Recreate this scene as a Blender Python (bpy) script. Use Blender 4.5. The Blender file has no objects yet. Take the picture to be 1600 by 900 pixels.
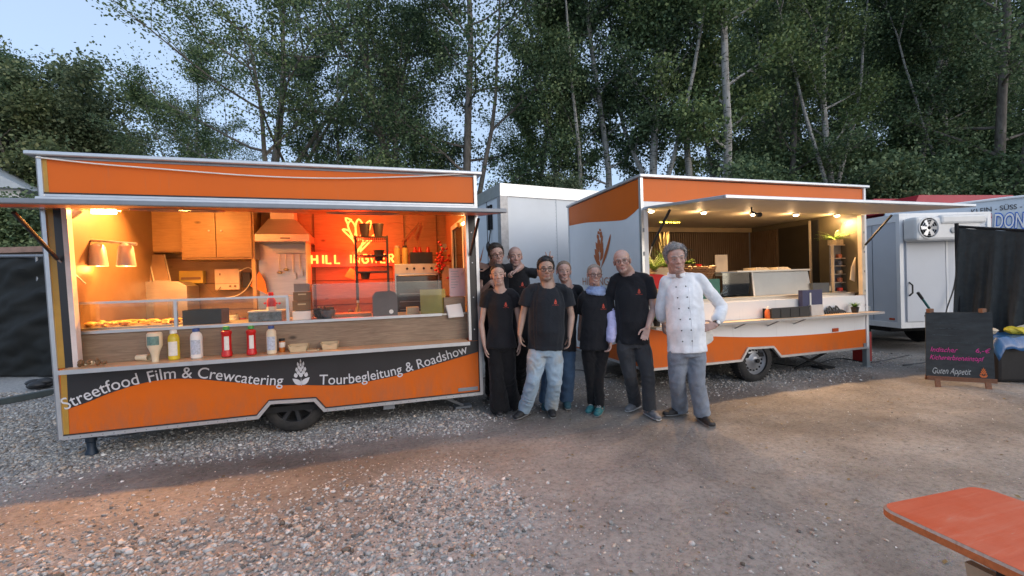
import bpy, bmesh, math, random
import numpy as np
from math import pi, sin, cos, radians, sqrt, atan2
from mathutils import Vector, Matrix, noise as mnoise

scene = bpy.context.scene
# ------------------------------------------------------------------ camera
F = 680.0; H = 1.5
def _d(x, y):
    return Vector(((x-800)/F, -(y-450)/F, -1.0)).normalized()
_vx = _d(3000, 374); _vy = _d(590, 449)
_vz = _vx.cross(_vy).normalized(); _vy = _vz.cross(_vx).normalized()
CM = Matrix((_vx, _vy, _vz))            # rows: world axes in camera coordinates
CP = Vector((0, 0, H))
cam_d = bpy.data.cameras.new('camera'); cam = bpy.data.objects.new('camera', cam_d)
scene.collection.objects.link(cam); scene.camera = cam
cam.matrix_world = Matrix.Translation(CP) @ CM.to_4x4()
cam_d.sensor_width = 36; cam_d.lens = 36*F/1600; cam_d.clip_start = 0.05; cam_d.clip_end = 2000
# ------------------------------------------------------------------ sky, sun, exposure
SUN_EL, SUN_ROT = radians(24), radians(150)
world = bpy.data.worlds.new('World'); scene.world = world; world.use_nodes = True
nt = world.node_tree; nt.nodes.clear()
sky = nt.nodes.new('ShaderNodeTexSky'); sky.sky_type = 'NISHITA'; sky.sun_disc = False
sky.sun_elevation = SUN_EL; sky.sun_rotation = SUN_ROT; sky.altitude = 300; sky.air_density = 0.85; sky.dust_density = 3.0; sky.ozone_density = 1.5
bg = nt.nodes.new('ShaderNodeBackground'); bg.inputs['Strength'].default_value = 0.15
wo = nt.nodes.new('ShaderNodeOutputWorld')
hz_ = nt.nodes.new('ShaderNodeMix'); hz_.data_type = 'RGBA'; hz_.inputs[0].default_value = .68; hz_.inputs[7].default_value = (1.95, 2.45, 3.2, 1)   # thin even dusk haze over the clear sky
nt.links.new(sky.outputs[0], hz_.inputs[6]); nt.links.new(hz_.outputs[2], bg.inputs[0]); nt.links.new(bg.outputs[0], wo.inputs[0])
sl = bpy.data.lights.new('sun', 'SUN'); sl.energy = 0.12; sl.angle = radians(60); sl.color = (1, .97, .93)
so = bpy.data.objects.new('sun', sl); scene.collection.objects.link(so)
sdir = Vector((sin(SUN_ROT)*cos(SUN_EL+.5), cos(SUN_ROT)*cos(SUN_EL+.5), sin(SUN_EL+.5)))
so.rotation_euler = sdir.to_track_quat('Z', 'Y').to_euler()
scene.view_settings.view_transform = 'Standard'; scene.view_settings.look = 'None'
scene.view_settings.exposure = 1.08; scene.view_settings.gamma = 1
scene.cycles.use_denoising = True
scene.cycles.max_bounces = 6; scene.cycles.diffuse_bounces = 3; scene.cycles.glossy_bounces = 3
scene.cycles.transmission_bounces = 4; scene.cycles.transparent_max_bounces = 8
scene.cycles.sample_clamp_indirect = 4
RNG = np.random.default_rng(7); random.seed(7)

# ------------------------------------------------------------------ placement helpers (a point of the place from its direction and its plane)
def ray(px, py): return CM @ Vector(((px-800)/F, -(py-450)/F, -1.0))
def onz(px, py, z=0.0):
    r = ray(px, py); return CP + r*((z-H)/r.z)
def ony(px, py, Y):
    r = ray(px, py); return CP + r*(Y/r.y)
def onx(px, py, X):
    r = ray(px, py); return CP + r*(X/r.x)
FWD = CM @ Vector((0, 0, -1)); RGT = CM @ Vector((1, 0, 0)); UPV = CM @ Vector((0, 1, 0))
def ond(px, py, d):
    return CP + ray(px, py)*d
def rect(x0, y0, x1, y1, Y):
    """pixel rectangle -> X0, X1, z0, z1 on the plane Y"""
    xm, ym = (x0+x1)/2, (y0+y1)/2
    return ony(x0, ym, Y).x, ony(x1, ym, Y).x, ony(xm, y1, Y).z, ony(xm, y0, Y).z

# ------------------------------------------------------------------ materials
def nz(nt, scale, detail=4, rough=.55, vec=None, dist=0):
    n = nt.nodes.new('ShaderNodeTexNoise'); n.inputs['Scale'].default_value = scale
    n.inputs['Detail'].default_value = detail; n.inputs['Roughness'].default_value = rough
    n.inputs['Distortion'].default_value = dist
    if vec is not None: nt.links.new(vec, n.inputs['Vector'])
    return n
def objco(nt, sc=(1, 1, 1)):
    t = nt.nodes.new('ShaderNodeTexCoord'); m = nt.nodes.new('ShaderNodeMapping')
    m.inputs['Scale'].default_value = sc; nt.links.new(t.outputs['Object'], m.inputs['Vector']); return m.outputs[0]
def ramp(nt, src, stops):
    r = nt.nodes.new('ShaderNodeValToRGB'); e = r.color_ramp.elements
    while len(e) < len(stops): e.new(.5)
    for i, (p, c) in enumerate(stops):
        e[i].position = p; e[i].color = (*c, 1) if len(c) == 3 else c
    nt.links.new(src, r.inputs[0]); return r.outputs[0]
def mixc(nt, fac, a, b, mode='MIX'):
    m = nt.nodes.new('ShaderNodeMix'); m.data_type = 'RGBA'; m.blend_type = mode
    for sock, v in ((m.inputs[0], fac), (m.inputs[6], a), (m.inputs[7], b)):
        if isinstance(v, bpy.types.NodeSocket): nt.links.new(v, sock)
        elif isinstance(v, (int, float)): sock.default_value = v
        else: sock.default_value = (*v, 1)
    return m.outputs[2]
def bump(nt, p, h, strength=.3, dist=.01):
    b = nt.nodes.new('ShaderNodeBump'); b.inputs['Strength'].default_value = strength; b.inputs['Distance'].default_value = dist
    nt.links.new(h, b.inputs['Height']); nt.links.new(b.outputs[0], p.inputs['Normal'])
def newmat(name):
    m = bpy.data.materials.new(name); m.use_nodes = True
    return m, m.node_tree, m.node_tree.nodes['Principled BSDF']
MC = {}
def mat(name, col, rough=.5, metal=0.0, var=.12, scale=6.0, bmp=0.0, bscale=40.0, coat=0.0, dirt=0.0, stretch=(1, 1, 1), attr=False, trans=0.0, spec=.5, sheen=0.0, low=False):
    if name in MC: return MC[name]
    m, t, p = newmat(name)
    co = objco(t, stretch); n = nz(t, scale, 5, .6, co)
    a = tuple(c*(1-var) for c in col); b = tuple(min(1, c*(1+var)) for c in col)
    c = ramp(t, n.outputs[0], [(.3, a), (.7, b)])
    if dirt:
        n2 = nz(t, scale*.35, 6, .7, co); d = ramp(t, n2.outputs[0], [(.45, (0, 0, 0)), (.75, (1, 1, 1))])
        mm = t.nodes.new('ShaderNodeMath'); mm.operation = 'MULTIPLY'; mm.inputs[1].default_value = dirt; t.links.new(d, mm.inputs[0])
        c = mixc(t, mm.outputs[0], c, (.12, .10, .08))
    if low:      # road grime and runs thrown up from the wheels on the lower part of the body
        tc = t.nodes.new('ShaderNodeTexCoord'); sx = t.nodes.new('ShaderNodeSeparateXYZ'); t.links.new(tc.outputs['Object'], sx.inputs[0])
        mr = t.nodes.new('ShaderNodeMapRange'); mr.inputs[1].default_value = .62; mr.inputs[2].default_value = .25; t.links.new(sx.outputs[2], mr.inputs[0])
        n5 = nz(t, 9, 6, .75, objco(t, (1, 1, .35))); r5 = ramp(t, n5.outputs[0], [(.36, (0, 0, 0)), (.72, (1, 1, 1))])
        mm = t.nodes.new('ShaderNodeMath'); mm.operation = 'MULTIPLY'; t.links.new(mr.outputs[0], mm.inputs[0]); t.links.new(r5, mm.inputs[1])
        m6 = t.nodes.new('ShaderNodeMath'); m6.operation = 'MULTIPLY'; m6.inputs[1].default_value = .55; t.links.new(mm.outputs[0], m6.inputs[0]); c = mixc(t, m6.outputs[0], c, (.16, .13, .105))
        n6 = nz(t, 3, 5, .7, objco(t, (9, 9, .5))); s6 = ramp(t, n6.outputs[0], [(.60, (0, 0, 0)), (.78, (.22, .22, .22))]); c = mixc(t, s6, c, (.20, .17, .14))
    if attr:
        at = t.nodes.new('ShaderNodeAttribute'); at.attribute_name = 'Col'; c = mixc(t, 1.0, c, at.outputs[0], 'MULTIPLY')
    t.links.new(c, p.inputs['Base Color'])
    p.inputs['Roughness'].default_value = rough; p.inputs['Metallic'].default_value = metal
    p.inputs['Coat Weight'].default_value = coat; p.inputs['Coat Roughness'].default_value = .08
    p.inputs['Specular IOR Level'].default_value = spec
    if sheen: p.inputs['Sheen Weight'].default_value = sheen
    if trans: p.inputs['Transmission Weight'].default_value = trans
    rn = nz(t, scale*2.3, 3, .5, co); rr = t.nodes.new('ShaderNodeMapRange')
    rr.inputs[3].default_value = max(0.02, rough-.08); rr.inputs[4].default_value = min(1, rough+.08)
    t.links.new(rn.outputs[0], rr.inputs[0]); t.links.new(rr.outputs[0], p.inputs['Roughness'])
    if bmp:
        bn = nz(t, bscale, 4, .6, co); bump(t, p, bn.outputs[0], bmp, .01)
    MC[name] = m; return m
def emat(name, col, strength):
    if name in MC: return MC[name]
    m, t, p = newmat(name); p.inputs['Base Color'].default_value = (*[c*.5 for c in col], 1)
    p.inputs['Emission Color'].default_value = (*col, 1); p.inputs['Emission Strength'].default_value = strength
    MC[name] = m; return m
def woodmat(name, dark, light, rough=.45, axis=0, scale=3.0, bmp=.15, knots=True):
    if name in MC: return MC[name]
    m, t, p = newmat(name)
    st = [14, 14, 14]; st[axis] = 1.2
    co = objco(t, st); n = nz(t, scale, 8, .62, co, 1.5)
    c = ramp(t, n.outputs[0], [(.30, dark), (.52, tuple((a+b)/2 for a, b in zip(dark, light))), (.72, light)])
    n2 = nz(t, 1.6, 4, .6, objco(t)); c = mixc(t, .35, c, ramp(t, n2.outputs[0], [(.3, dark), (.7, light)]))
    if knots:
        v = t.nodes.new('ShaderNodeTexVoronoi'); v.inputs['Scale'].default_value = 2.2
        s2 = [1.6, 1.6, 1.6]; s2[axis] = .8
        t.links.new(objco(t, s2), v.inputs['Vector'])
        k = ramp(t, v.outputs['Distance'], [(.03, (1, 1, 1)), (.09, (0, 0, 0))])
        c = mixc(t, k, c, tuple(x*.45 for x in dark))
    t.links.new(c, p.inputs['Base Color']); p.inputs['Roughness'].default_value = rough
    bump(t, p, n.outputs[0], bmp, .004)
    MC[name] = m; return m
def glassmat(name, tint=(.9, .95, .95), alpha=.14, rough=.03):
    if name in MC: return MC[name]
    m, t, p = newmat(name); t.nodes.remove(p)
    g = t.nodes.new('ShaderNodeBsdfGlossy'); g.inputs['Roughness'].default_value = rough
    tr = t.nodes.new('ShaderNodeBsdfTransparent'); tr.inputs[0].default_value = (*tint, 1)
    fr = t.nodes.new('ShaderNodeFresnel'); fr.inputs[0].default_value = 1.45
    n = nz(t, 5, 4); ad = t.nodes.new('ShaderNodeMath'); ad.operation = 'MULTIPLY_ADD'; ad.inputs[1].default_value = alpha*.5
    t.links.new(n.outputs[0], ad.inputs[0]); t.links.new(fr.outputs[0], ad.inputs[2])
    mx = t.nodes.new('ShaderNodeMixShader'); t.links.new(ad.outputs[0], mx.inputs[0]); t.links.new(tr.outputs[0], mx.inputs[1]); t.links.new(g.outputs[0], mx.inputs[2])
    t.links.new(mx.outputs[0], t.nodes['Material Output'].inputs[0]); MC[name] = m; return m

ORANGE = mat('orange_paint', (.66, .125, .003), .40, var=.06, scale=1.2, coat=.06, dirt=.05, low=True, spec=.28)
WHITE_P = mat('white_panel_paint', (.80, .81, .82), .35, var=.03, scale=1.5, coat=.1, dirt=.05, low=True)
ALU = mat('aluminium_profile', (.62, .64, .67), .35, metal=.75, var=.06, scale=9, dirt=.12)
ALU_D = mat('dull_grey_metal', (.25, .27, .30), .5, metal=.5, var=.1, scale=9)
STEEL = mat('brushed_steel', (.50, .48, .45), .33, metal=.85, var=.08, scale=5, stretch=(1, 1, 12))
BLACKG = mat('anthracite_film', (.022, .022, .026), .38, var=.1, scale=3, coat=.2)
BLACK = mat('black_plastic', (.018, .018, .02), .45, var=.2, scale=9)
RUBBER = mat('tyre_rubber', (.02, .02, .021), .85, var=.25, scale=12, dirt=.35, bmp=.4, bscale=60)
DARK = mat('dark_underbody', (.012, .012, .013), .9)
LETTER = mat('silver_lettering', (.62, .62, .66), .4, var=.04)
WHITE = mat('white_plastic', (.75, .74, .72), .4, var=.04)
CREAM = mat('cream_interior', (.62, .55, .42), .5, var=.06)
OAK = woodmat('oak_laminate', (.23, .13, .06), (.52, .35, .19), .42)
OAKG = woodmat('grey_oak_laminate', (.16, .105, .07), (.37, .27, .185), .5)
OAKV = woodmat('oak_door_laminate', (.26, .155, .065), (.48, .32, .15), .4, axis=0, knots=True)
BEECH = woodmat('beech_shelf_board', (.52, .34, .19), (.75, .55, .35), .4, knots=False)
PLY = woodmat('pale_plywood', (.5, .36, .2), (.7, .55, .36), .55, knots=False)
RUST = woodmat('brown_timber', (.10, .045, .025), (.24, .11, .06), .7)
GLASS = glassmat('clear_guard_glass')

# ------------------------------------------------------------------ mesh building
COL = scene.collection
class MB:
    def __init__(s): s.v = []; s.f = []; s.m = []
    def add(s, vs, fs, m=0):
        o = len(s.v); s.v += [tuple(v) for v in vs]; s.f += [tuple(i+o for i in f) for f in fs]; s.m += [m]*len(fs); return s
    def box(s, a, b, m=0):
        x0, x1 = sorted((a[0], b[0])); y0, y1 = sorted((a[1], b[1])); z0, z1 = sorted((a[2], b[2]))
        return s.add([(x0,y0,z0),(x1,y0,z0),(x1,y1,z0),(x0,y1,z0),(x0,y0,z1),(x1,y0,z1),(x1,y1,z1),(x0,y1,z1)],
                     [(0,3,2,1),(4,5,6,7),(0,1,5,4),(1,2,6,5),(2,3,7,6),(3,0,4,7)], m)
    def hexa(s, p, m=0):   # 8 points, bottom ring then top ring
        return s.add(p, [(0,3,2,1),(4,5,6,7),(0,1,5,4),(1,2,6,5),(2,3,7,6),(3,0,4,7)], m)
    def prism(s, pts, off, m=0):
        """pts: closed outline (3D), off: extrusion vector"""
        n = len(pts); off = Vector(off); a = [Vector(p) for p in pts]; b = [p+off for p in a]
        return s.add(a+b, [tuple(range(n))[::-1], tuple(range(n, 2*n))]+[(i, (i+1) % n, n+(i+1) % n, n+i) for i in range(n)], m)
    def bar(s, p0, p1, w, h, m=0, up=(0, 0, 1)):
        p0, p1 = Vector(p0), Vector(p1); d = (p1-p0).normalized(); up = Vector(up)
        r = d.cross(up)
        if r.length < 1e-3: r = d.cross(Vector((1, 0, 0)))
        r.normalize(); u = r.cross(d).normalized()
        c = [(-w/2, -h/2), (w/2, -h/2), (w/2, h/2), (-w/2, h/2)]
        return s.hexa([p0+r*a+u*b for a, b in c]+[p1+r*a+u*b for a, b in c], m)
    def tube(s, pts, r, n=8, m=0, cap=True):
        pts = [Vector(p) for p in pts]; rs = r if isinstance(r, (list, tuple)) else [r]*len(pts)
        vs = []; fs = []; u = None
        for i, p in enumerate(pts):
            d = (pts[min(i+1, len(pts)-1)]-pts[max(i-1, 0)])
            if d.length < 1e-9: d = Vector((0, 0, 1))
            d.normalize()
            if u is None:
                u = d.orthogonal().normalized()
            u = (u-d*u.dot(d))
            if u.length < 1e-6: u = d.orthogonal()
            u.normalize(); w = d.cross(u)
            for k in range(n):
                a = 2*pi*k/n; vs.append(p+u*(cos(a)*rs[i])+w*(sin(a)*rs[i]))
        for i in range(len(pts)-1):
            for k in range(n):
                k2 = (k+1) % n; fs.append((i*n+k, i*n+k2, (i+1)*n+k2, (i+1)*n+k))
        if cap: fs += [tuple(range(n))[::-1], tuple(range((len(pts)-1)*n, len(pts)*n))]
        return s.add(vs, fs, m)
    def lathe(s, c, prof, n=16, axis=(0, 0, 1), m=0, closed=True):
        """prof: list of (radius, height along axis)"""
        c = Vector(c); ax = Vector(axis).normalized(); u = ax.orthogonal().normalized(); w = ax.cross(u)
        vs = []; fs = []
        for r, h in prof:
            for k in range(n):
                a = 2*pi*k/n; vs.append(c+ax*h+(u*cos(a)+w*sin(a))*max(r, 1e-4))
        for i in range(len(prof)-1):
            for k in range(n):
                k2 = (k+1) % n; fs.append((i*n+k, i*n+k2, (i+1)*n+k2, (i+1)*n+k))
        if closed: fs += [tuple(range(n))[::-1], tuple(range((len(prof)-1)*n, len(prof)*n))]
        return s.add(vs, fs, m)
    def ell(s, c, r, n=12, k=8, m=0, rot=None):
        c = Vector(c); vs = []; fs = []
        for i in range(k+1):
            t = pi*i/k
            for j in range(n):
                a = 2*pi*j/n; v = Vector((r[0]*sin(t)*cos(a), r[1]*sin(t)*sin(a), r[2]*cos(t)))
                if rot is not None: v = rot @ v
                vs.append(c+v)
        for i in range(k):
            for j in range(n):
                j2 = (j+1) % n; fs.append((i*n+j, (i+1)*n+j, (i+1)*n+j2, i*n+j2))
        return s.add(vs, fs, m)
    def xf(s, M):
        s.v = [tuple(M @ Vector(v)) for v in s.v]; return s
    def build(s, name, mats, parent=None, smooth=False, local=False, bevel=0.0):
        me = bpy.data.meshes.new(name); off = Vector((0, 0, 0))
        if parent is not None and not local: off = wloc(parent)
        me.from_pydata([(v[0]-off.x, v[1]-off.y, v[2]-off.z) for v in s.v], [], s.f)
        if not isinstance(mats, (list, tuple)): mats = [mats]
        for m in mats: me.materials.append(m)
        if len(mats) > 1: me.polygons.foreach_set('material_index', s.m)
        if smooth: me.polygons.foreach_set('use_smooth', [True]*len(me.polygons))
        me.update()
        o = bpy.data.objects.new(name, me); COL.objects.link(o)
        if parent is not None: o.parent = parent
        if bevel:
            b = o.modifiers.new('bevel', 'BEVEL'); b.width = bevel; b.segments = 2; b.limit_method = 'ANGLE'; b.angle_limit = radians(50)
            b.harden_normals = False
        if smooth:
            try: me.set_sharp_from_angle(angle=radians(42))
            except Exception: pass
        return o
def wloc(o):
    v = Vector((0, 0, 0))
    while o is not None: v = v+o.location; o = o.parent
    return v
def thing(name, label, cat, loc=(0, 0, 0), group=None):
    o = bpy.data.objects.new(name, None); COL.objects.link(o); o.location = loc; o.empty_display_size = .1
    o['label'] = label; o['category'] = cat
    if group: o['group'] = group
    return o
def tag(o, label=None, cat=None, group=None, kind=None):
    if label: o['label'] = label
    if cat: o['category'] = cat
    if group: o['group'] = group
    if kind: o['kind'] = kind
    return o
def origin(o, loc):
    """move a top-level mesh object's origin to loc, keeping its shape in place"""
    loc = Vector(loc); o.data.transform(Matrix.Translation(-loc)); o.location = loc; return o
def copy_tree(o, parent=None):
    c = o.copy(); COL.objects.link(c); c.parent = parent
    for ch in list(o.children): copy_tree(ch, c)
    return c
_tc = {}
def textmesh(s, extrude=.0, bold=0.0):
    """verts, faces of a flat string, baseline at y=0, left at x=0"""
    cu = bpy.data.curves.new('tmp', 'FONT'); cu.body = s; cu.size = 1.0; cu.extrude = extrude; cu.offset = bold
    cu.resolution_u = 4
    ob = bpy.data.objects.new('tmp', cu); COL.objects.link(ob); dg = bpy.context.evaluated_depsgraph_get(); dg.update()
    me = bpy.data.meshes.new_from_object(ob.evaluated_get(dg))
    vs = [v.co.copy() for v in me.vertices]; fs = [tuple(p.vertices) for p in me.polygons]
    bpy.data.objects.remove(ob); bpy.data.curves.remove(cu); bpy.data.meshes.remove(me)
    return vs, fs
def pathtext(mb, s, path, hscale, normal, m=0, bold=0.0, ext=.0015, up=None):
    """bend text along a 3D polyline; glyph height factor hscale (cap height = .73*hscale)"""
    vs, fs = textmesh(s, 0, bold)
    x0 = min(v.x for v in vs); x1 = max(v.x for v in vs)
    P = [Vector(p) for p in path]; L = [0]
    for a, b in zip(P, P[1:]): L.append(L[-1]+(b-a).length)
    normal = Vector(normal).normalized()
    def pt(l):
        l = max(0, min(L[-1]-1e-6, l))
        for i in range(len(P)-1):
            if l <= L[i+1]: break
        t = (l-L[i])/(L[i+1]-L[i]); return P[i].lerp(P[i+1], t)
    out = []
    for v in vs:
        l = (v.x-x0)/(x1-x0)*L[-1]; p = pt(l); e = L[-1]*.03; d = (pt(l+e)-pt(l-e)).normalized()
        u = normal.cross(d) if up is None else Vector(up)
        if up is None and u.z < 0: u = -u
        out.append(p+u*(v.y*hscale))
    n = len(out); top = [p+normal*ext for p in out]
    mb.add(top, fs, m); return mb
def smoothpath(pts, k=6):
    P = [Vector(p) for p in pts]; out = []
    for i in range(len(P)-1):
        a, b, c, d = P[max(i-1, 0)], P[i], P[i+1], P[min(i+2, len(P)-1)]
        for j in range(k):
            t = j/k; out.append(.5*((2*b)+(c-a)*t+(2*a-5*b+4*c-d)*t*t+(3*b-a-3*c+d)*t**3))
    out.append(P[-1]); return out
def lamp(name, loc, energy, col, r=.04, parent=None, kind='POINT', rot=None, spot=1.2):
    l = bpy.data.lights.new(name, kind); l.energy = energy; l.color = col
    if kind == 'AREA': l.shape = 'RECTANGLE'; l.size = spot; l.size_y = r
    else: l.shadow_soft_size = r
    if kind == 'SPOT': l.spot_size = spot; l.spot_blend = .7
    o = bpy.data.objects.new(name, l); COL.objects.link(o); o.location = Vector(loc)-(wloc(parent) if parent else Vector())
    if parent: o.parent = parent
    if rot is not None: o.rotation_euler = rot
    return o
def mitre_rail(pts, y0, y1, lo, hi):
    """rail along a polyline of (x, z) with mitred corners, from y0 to y1, lo below and hi above the line"""
    mb = MB(); N = []
    for i, (x, z) in enumerate(pts):
        ds = []
        if i > 0: ds.append(Vector((x-pts[i-1][0], z-pts[i-1][1])).normalized())
        if i < len(pts)-1: ds.append(Vector((pts[i+1][0]-x, pts[i+1][1]-z)).normalized())
        d = sum(ds, Vector((0, 0))).normalized(); n = Vector((-d.y, d.x)); k = 1/max(.4, n.dot(Vector((-ds[0].y, ds[0].x)))); N.append(n*k)
    for i in range(len(pts)-1):
        q = []
        for y in (y0, y1):
            for j, s in ((i, lo), (i+1, lo), (i+1, hi), (i, hi)): q.append((pts[j][0]+N[j].x*s, y, pts[j][1]+N[j].y*s))
        mb.add(q, [(0, 1, 2, 3), (7, 6, 5, 4), (0, 4, 5, 1), (3, 2, 6, 7)])
        if i == 0: mb.add(q, [(0, 3, 7, 4)])
        if i == len(pts)-2: mb.add(q, [(1, 5, 6, 2)])
    return mb
def wheel(parent, c, R, w, rimstyle='steel', out=-1):
    """wheel with axis along Y; out=-1 faces the viewer"""
    c = Vector(c)
    hub = MB().lathe(c, [(.05, -.04*out), (.075, .01*out)], 12, (0, 1, 0)).build('wheel', ALU_D, parent, True)
    hub_loc = Vector((0, 0, 0))
    prof = [(R*.64, -w/2), (R*.72, -w/2-.004), (R*.9, -w/2+.004), (R*.98, -w/2+.03), (R, -w*.25), (R, w*.25), (R*.98, w/2-.03), (R*.9, w/2-.004), (R*.72, w/2+.004), (R*.64, w/2)]
    tm = MB()
    n = 48; vs = []; fs = []
    for r, h in prof:
        for k in range(n):
            a = 2*pi*k/n; vs.append(c+Vector((cos(a)*r, h, sin(a)*r)))
    for i in range(len(prof)-1):
        for k in range(n):
            k2 = (k+1) % n; fs.append((i*n+k, (i+1)*n+k, (i+1)*n+k2, i*n+k2))
    for k in range(n):
        k2 = (k+1) % n; fs.append((k, k2, (len(prof)-1)*n+k2, (len(prof)-1)*n+k))
    tm.add(vs, fs)
    for k in range(40):       # tread blocks
        a = 2*pi*k/40
        for sgn in (-1, 1):
            p = c+Vector((cos(a)*R, sgn*w*.24, sin(a)*R)); q = p+Vector((-sin(a)*.018, sgn*.0, cos(a)*.018))
            tm.bar(p-Vector((0, w*.16, 0)), p+Vector((0, w*.16, 0)), .02, .012, 0, (cos(a), 0, sin(a)))
    tm.build('tyre', RUBBER, hub, True)
    rm = MB(); y = -w/2+.02
    if rimstyle == 'steel':
        m = mat('grey_steel_wheel', (.32, .33, .35), .4, metal=.5, var=.1, dirt=.2)
        rm.lathe(c, [(R*.66, y-.012), (R*.66, y), (R*.60, y+.03), (R*.55, y+.05), (R*.40, y+.035), (R*.22, y+.01), (R*.2, y+.0), (R*.12, y-.01), (.001, y-.012)], 40, (0, 1, 0), 0, False)
        for k in range(16):
            a = 2*pi*k/16; p = c+Vector((cos(a)*R*.47, y+.034, sin(a)*R*.47))
            rm.ell(p, (.017, .012, .012), 8, 4, 1, Matrix.Rotation(-a, 3, 'Y') @ Matrix.Rotation(pi/2, 3, 'Y'))
        rm.lathe(c, [(.032, y-.03), (.03, y-.05), (.001, y-.052)], 12, (0, 1, 0), 1)
        rm.build('rim', [m, DARK], hub, True)
    else:
        m = mat('black_alloy_wheel', (.075, .078, .085), .35, metal=.6, var=.2, coat=.2)
        rm.lathe(c, [(R*.66, y-.012), (R*.66, y), (R*.6, y+.05), (R*.6, y+.09), (.001, y+.09)], 36, (0, 1, 0), 1, False)
        for k in range(8):
            a = 2*pi*k/8+.2; d = Vector((cos(a), 0, sin(a))); t = Vector((-sin(a), 0, cos(a)))
            p0 = c+d*.03+Vector((0, y+.0, 0)); p1 = c+d*R*.63+Vector((0, y+.015, 0))
            rm.hexa([p0-t*.022, p0+t*.022, p1+t*.03, p1-t*.03, p0-t*.016-Vector((0, .02, 0)), p0+t*.016-Vector((0, .02, 0)), p1+t*.018-Vector((0, .02, 0)), p1-t*.018-Vector((0, .02, 0))])
        rm.lathe(c, [(.05, y+.0), (.05, y-.025), (.03, y-.035), (.001, y-.036)], 16, (0, 1, 0))
        rm.lathe(c, [(R*.665, y-.01), (R*.67, y-.02), (R*.63, y-.02), (R*.62, y+.03)], 36, (0, 1, 0), 0, False)
        rm.build('rim', [m, DARK], hub, True)
    return hub
# ------------------------------------------------------------------ ground
def vnoise(x, y, s, seed=0):
    """numpy value noise"""
    x = x*s+seed*17.3; y = y*s+seed*9.1
    xi = np.floor(x).astype(int); yi = np.floor(y).astype(int); xf = x-xi; yf = y-yi
    xf = xf*xf*(3-2*xf); yf = yf*yf*(3-2*yf)
    def h(a, b):
        n = (a*374761393+b*668265263+seed*1442695) & 0xffffffff
        n = ((n ^ (n >> 13))*1274126177) & 0xffffffff
        return ((n ^ (n >> 16)) & 0xffff)/65535.0
    return (h(xi, yi)*(1-xf)+h(xi+1, yi)*xf)*(1-yf)+(h(xi, yi+1)*(1-xf)+h(xi+1, yi+1)*xf)*yf
def fbm(x, y, s, o=4, seed=0):
    r = 0; a = 1; t = 0
    for i in range(o): r = r+a*vnoise(x, y, s*2**i, seed+i); t += a; a *= .5
    return r/t
def gh(x, y):
    x = np.asarray(x, float); y = np.asarray(y, float)
    near = np.clip(1-(np.hypot(x-1, y-3)-9)/6, 0, 1)
    return ((fbm(x, y, 1.1, 3, 3)-.5)*.05+(fbm(x, y, 7, 3, 5)-.5)*.022)*near
def gravel_density(x, y):
    x = np.asarray(x, float); y = np.asarray(y, float)
    n = fbm(x, y, 1.3, 4, 11); n2 = fbm(x, y, 3.5, 3, 21)
    def blob(cx, cy, rx, ry): return np.exp(-(((x-cx)/rx)**2+((y-cy)/ry)**2)**1.5)
    d = 1.25*np.exp(-((y-(4.95-.09*(x+1)))/.42)**4)*(x < 1.9)*np.clip((1.5-x)/.8, 0, 1)      # strip along the left trailer
    d = d+1.7*blob(-.35, 2.35, 1.2, 1.15)+.7*blob(-1.7, 2.6, 1.3, 1.0)+.7*blob(.45, 3.0, .45, .5)
    d = d+1.1*np.clip((-2.3-x)/1.0, 0, 1)*np.clip((y-4.0)/.8, 0, 1)                      # left yard
    d = d+.3*blob(-2.4, 3.6, 1.0, .5)
    d = d+.14*blob(1.9, 2.0, .6, .4)+.55*blob(5.4, 4.9, 2.2, .45)+.22*np.clip((y-4.5)/1, 0, 1)
    d = d*(.35+1.3*n)*(.4+1.2*n2)+.055+.06*n2
    return np.clip(d, 0, 1.4)
xs = np.concatenate([[-300, -150, -80, -45, -28, -18, -12, -9], np.arange(-7, 9.01, .05), [9.6, 11, 14, 19, 28, 45, 80, 150, 300]])
ys = np.concatenate([[-60, -20, -8, -3], np.arange(0, 8.01, .05), [8.6, 10, 13, 18, 26, 40, 70, 130, 300]])
GX, GY = np.meshgrid(xs, ys); GZ = gh(GX, GY)
nx, ny = len(xs), len(ys)
me = bpy.data.meshes.new('ground')
co = np.stack([GX, GY, GZ], -1).reshape(-1, 3)
me.vertices.add(nx*ny); me.vertices.foreach_set('co', co.ravel())
idx = np.arange(nx*ny).reshape(ny, nx)
q = np.stack([idx[:-1, :-1], idx[:-1, 1:], idx[1:, 1:], idx[1:, :-1]], -1).reshape(-1, 4)
me.loops.add(q.size); me.loops.foreach_set('vertex_index', q.ravel()); me.polygons.add(len(q))
me.polygons.foreach_set('loop_start', np.arange(0, q.size, 4)); me.polygons.foreach_set('use_smooth', [True]*len(q)); me.update(); me.validate()
gd = np.clip(gravel_density(GX, GY), 0, 1).reshape(-1)
wet = np.clip(fbm(GX, GY, .9, 4, 31).reshape(-1)*1.4-.2, 0, 1)
ca = me.color_attributes.new('Col', 'FLOAT_COLOR', 'POINT')
ca.data.foreach_set('color', np.stack([gd, wet, gd*0, gd*0+1], -1).ravel())
m, t, p = newmat('packed_earth_and_grit')
co_ = objco(t); at = t.nodes.new('ShaderNodeAttribute'); at.attribute_name = 'Col'
sp = t.nodes.new('ShaderNodeSeparateColor'); t.links.new(at.outputs[0], sp.inputs[0])
n1 = nz(t, 1.1, 8, .65, co_); n2 = nz(t, 26, 6, .7, co_); n3 = nz(t, 120, 4, .7, co_)
base = ramp(t, n1.outputs[0], [(.30, (.175, .155, .137)), (.5, (.265, .242, .219)), (.72, (.365, .338, .308))])
base = mixc(t, .75, base, ramp(t, n2.outputs[0], [(.30, (.45, .44, .43)), (.5, (1, 1, 1)), (.75, (1.25, 1.22, 1.18))]), 'MULTIPLY')
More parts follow.
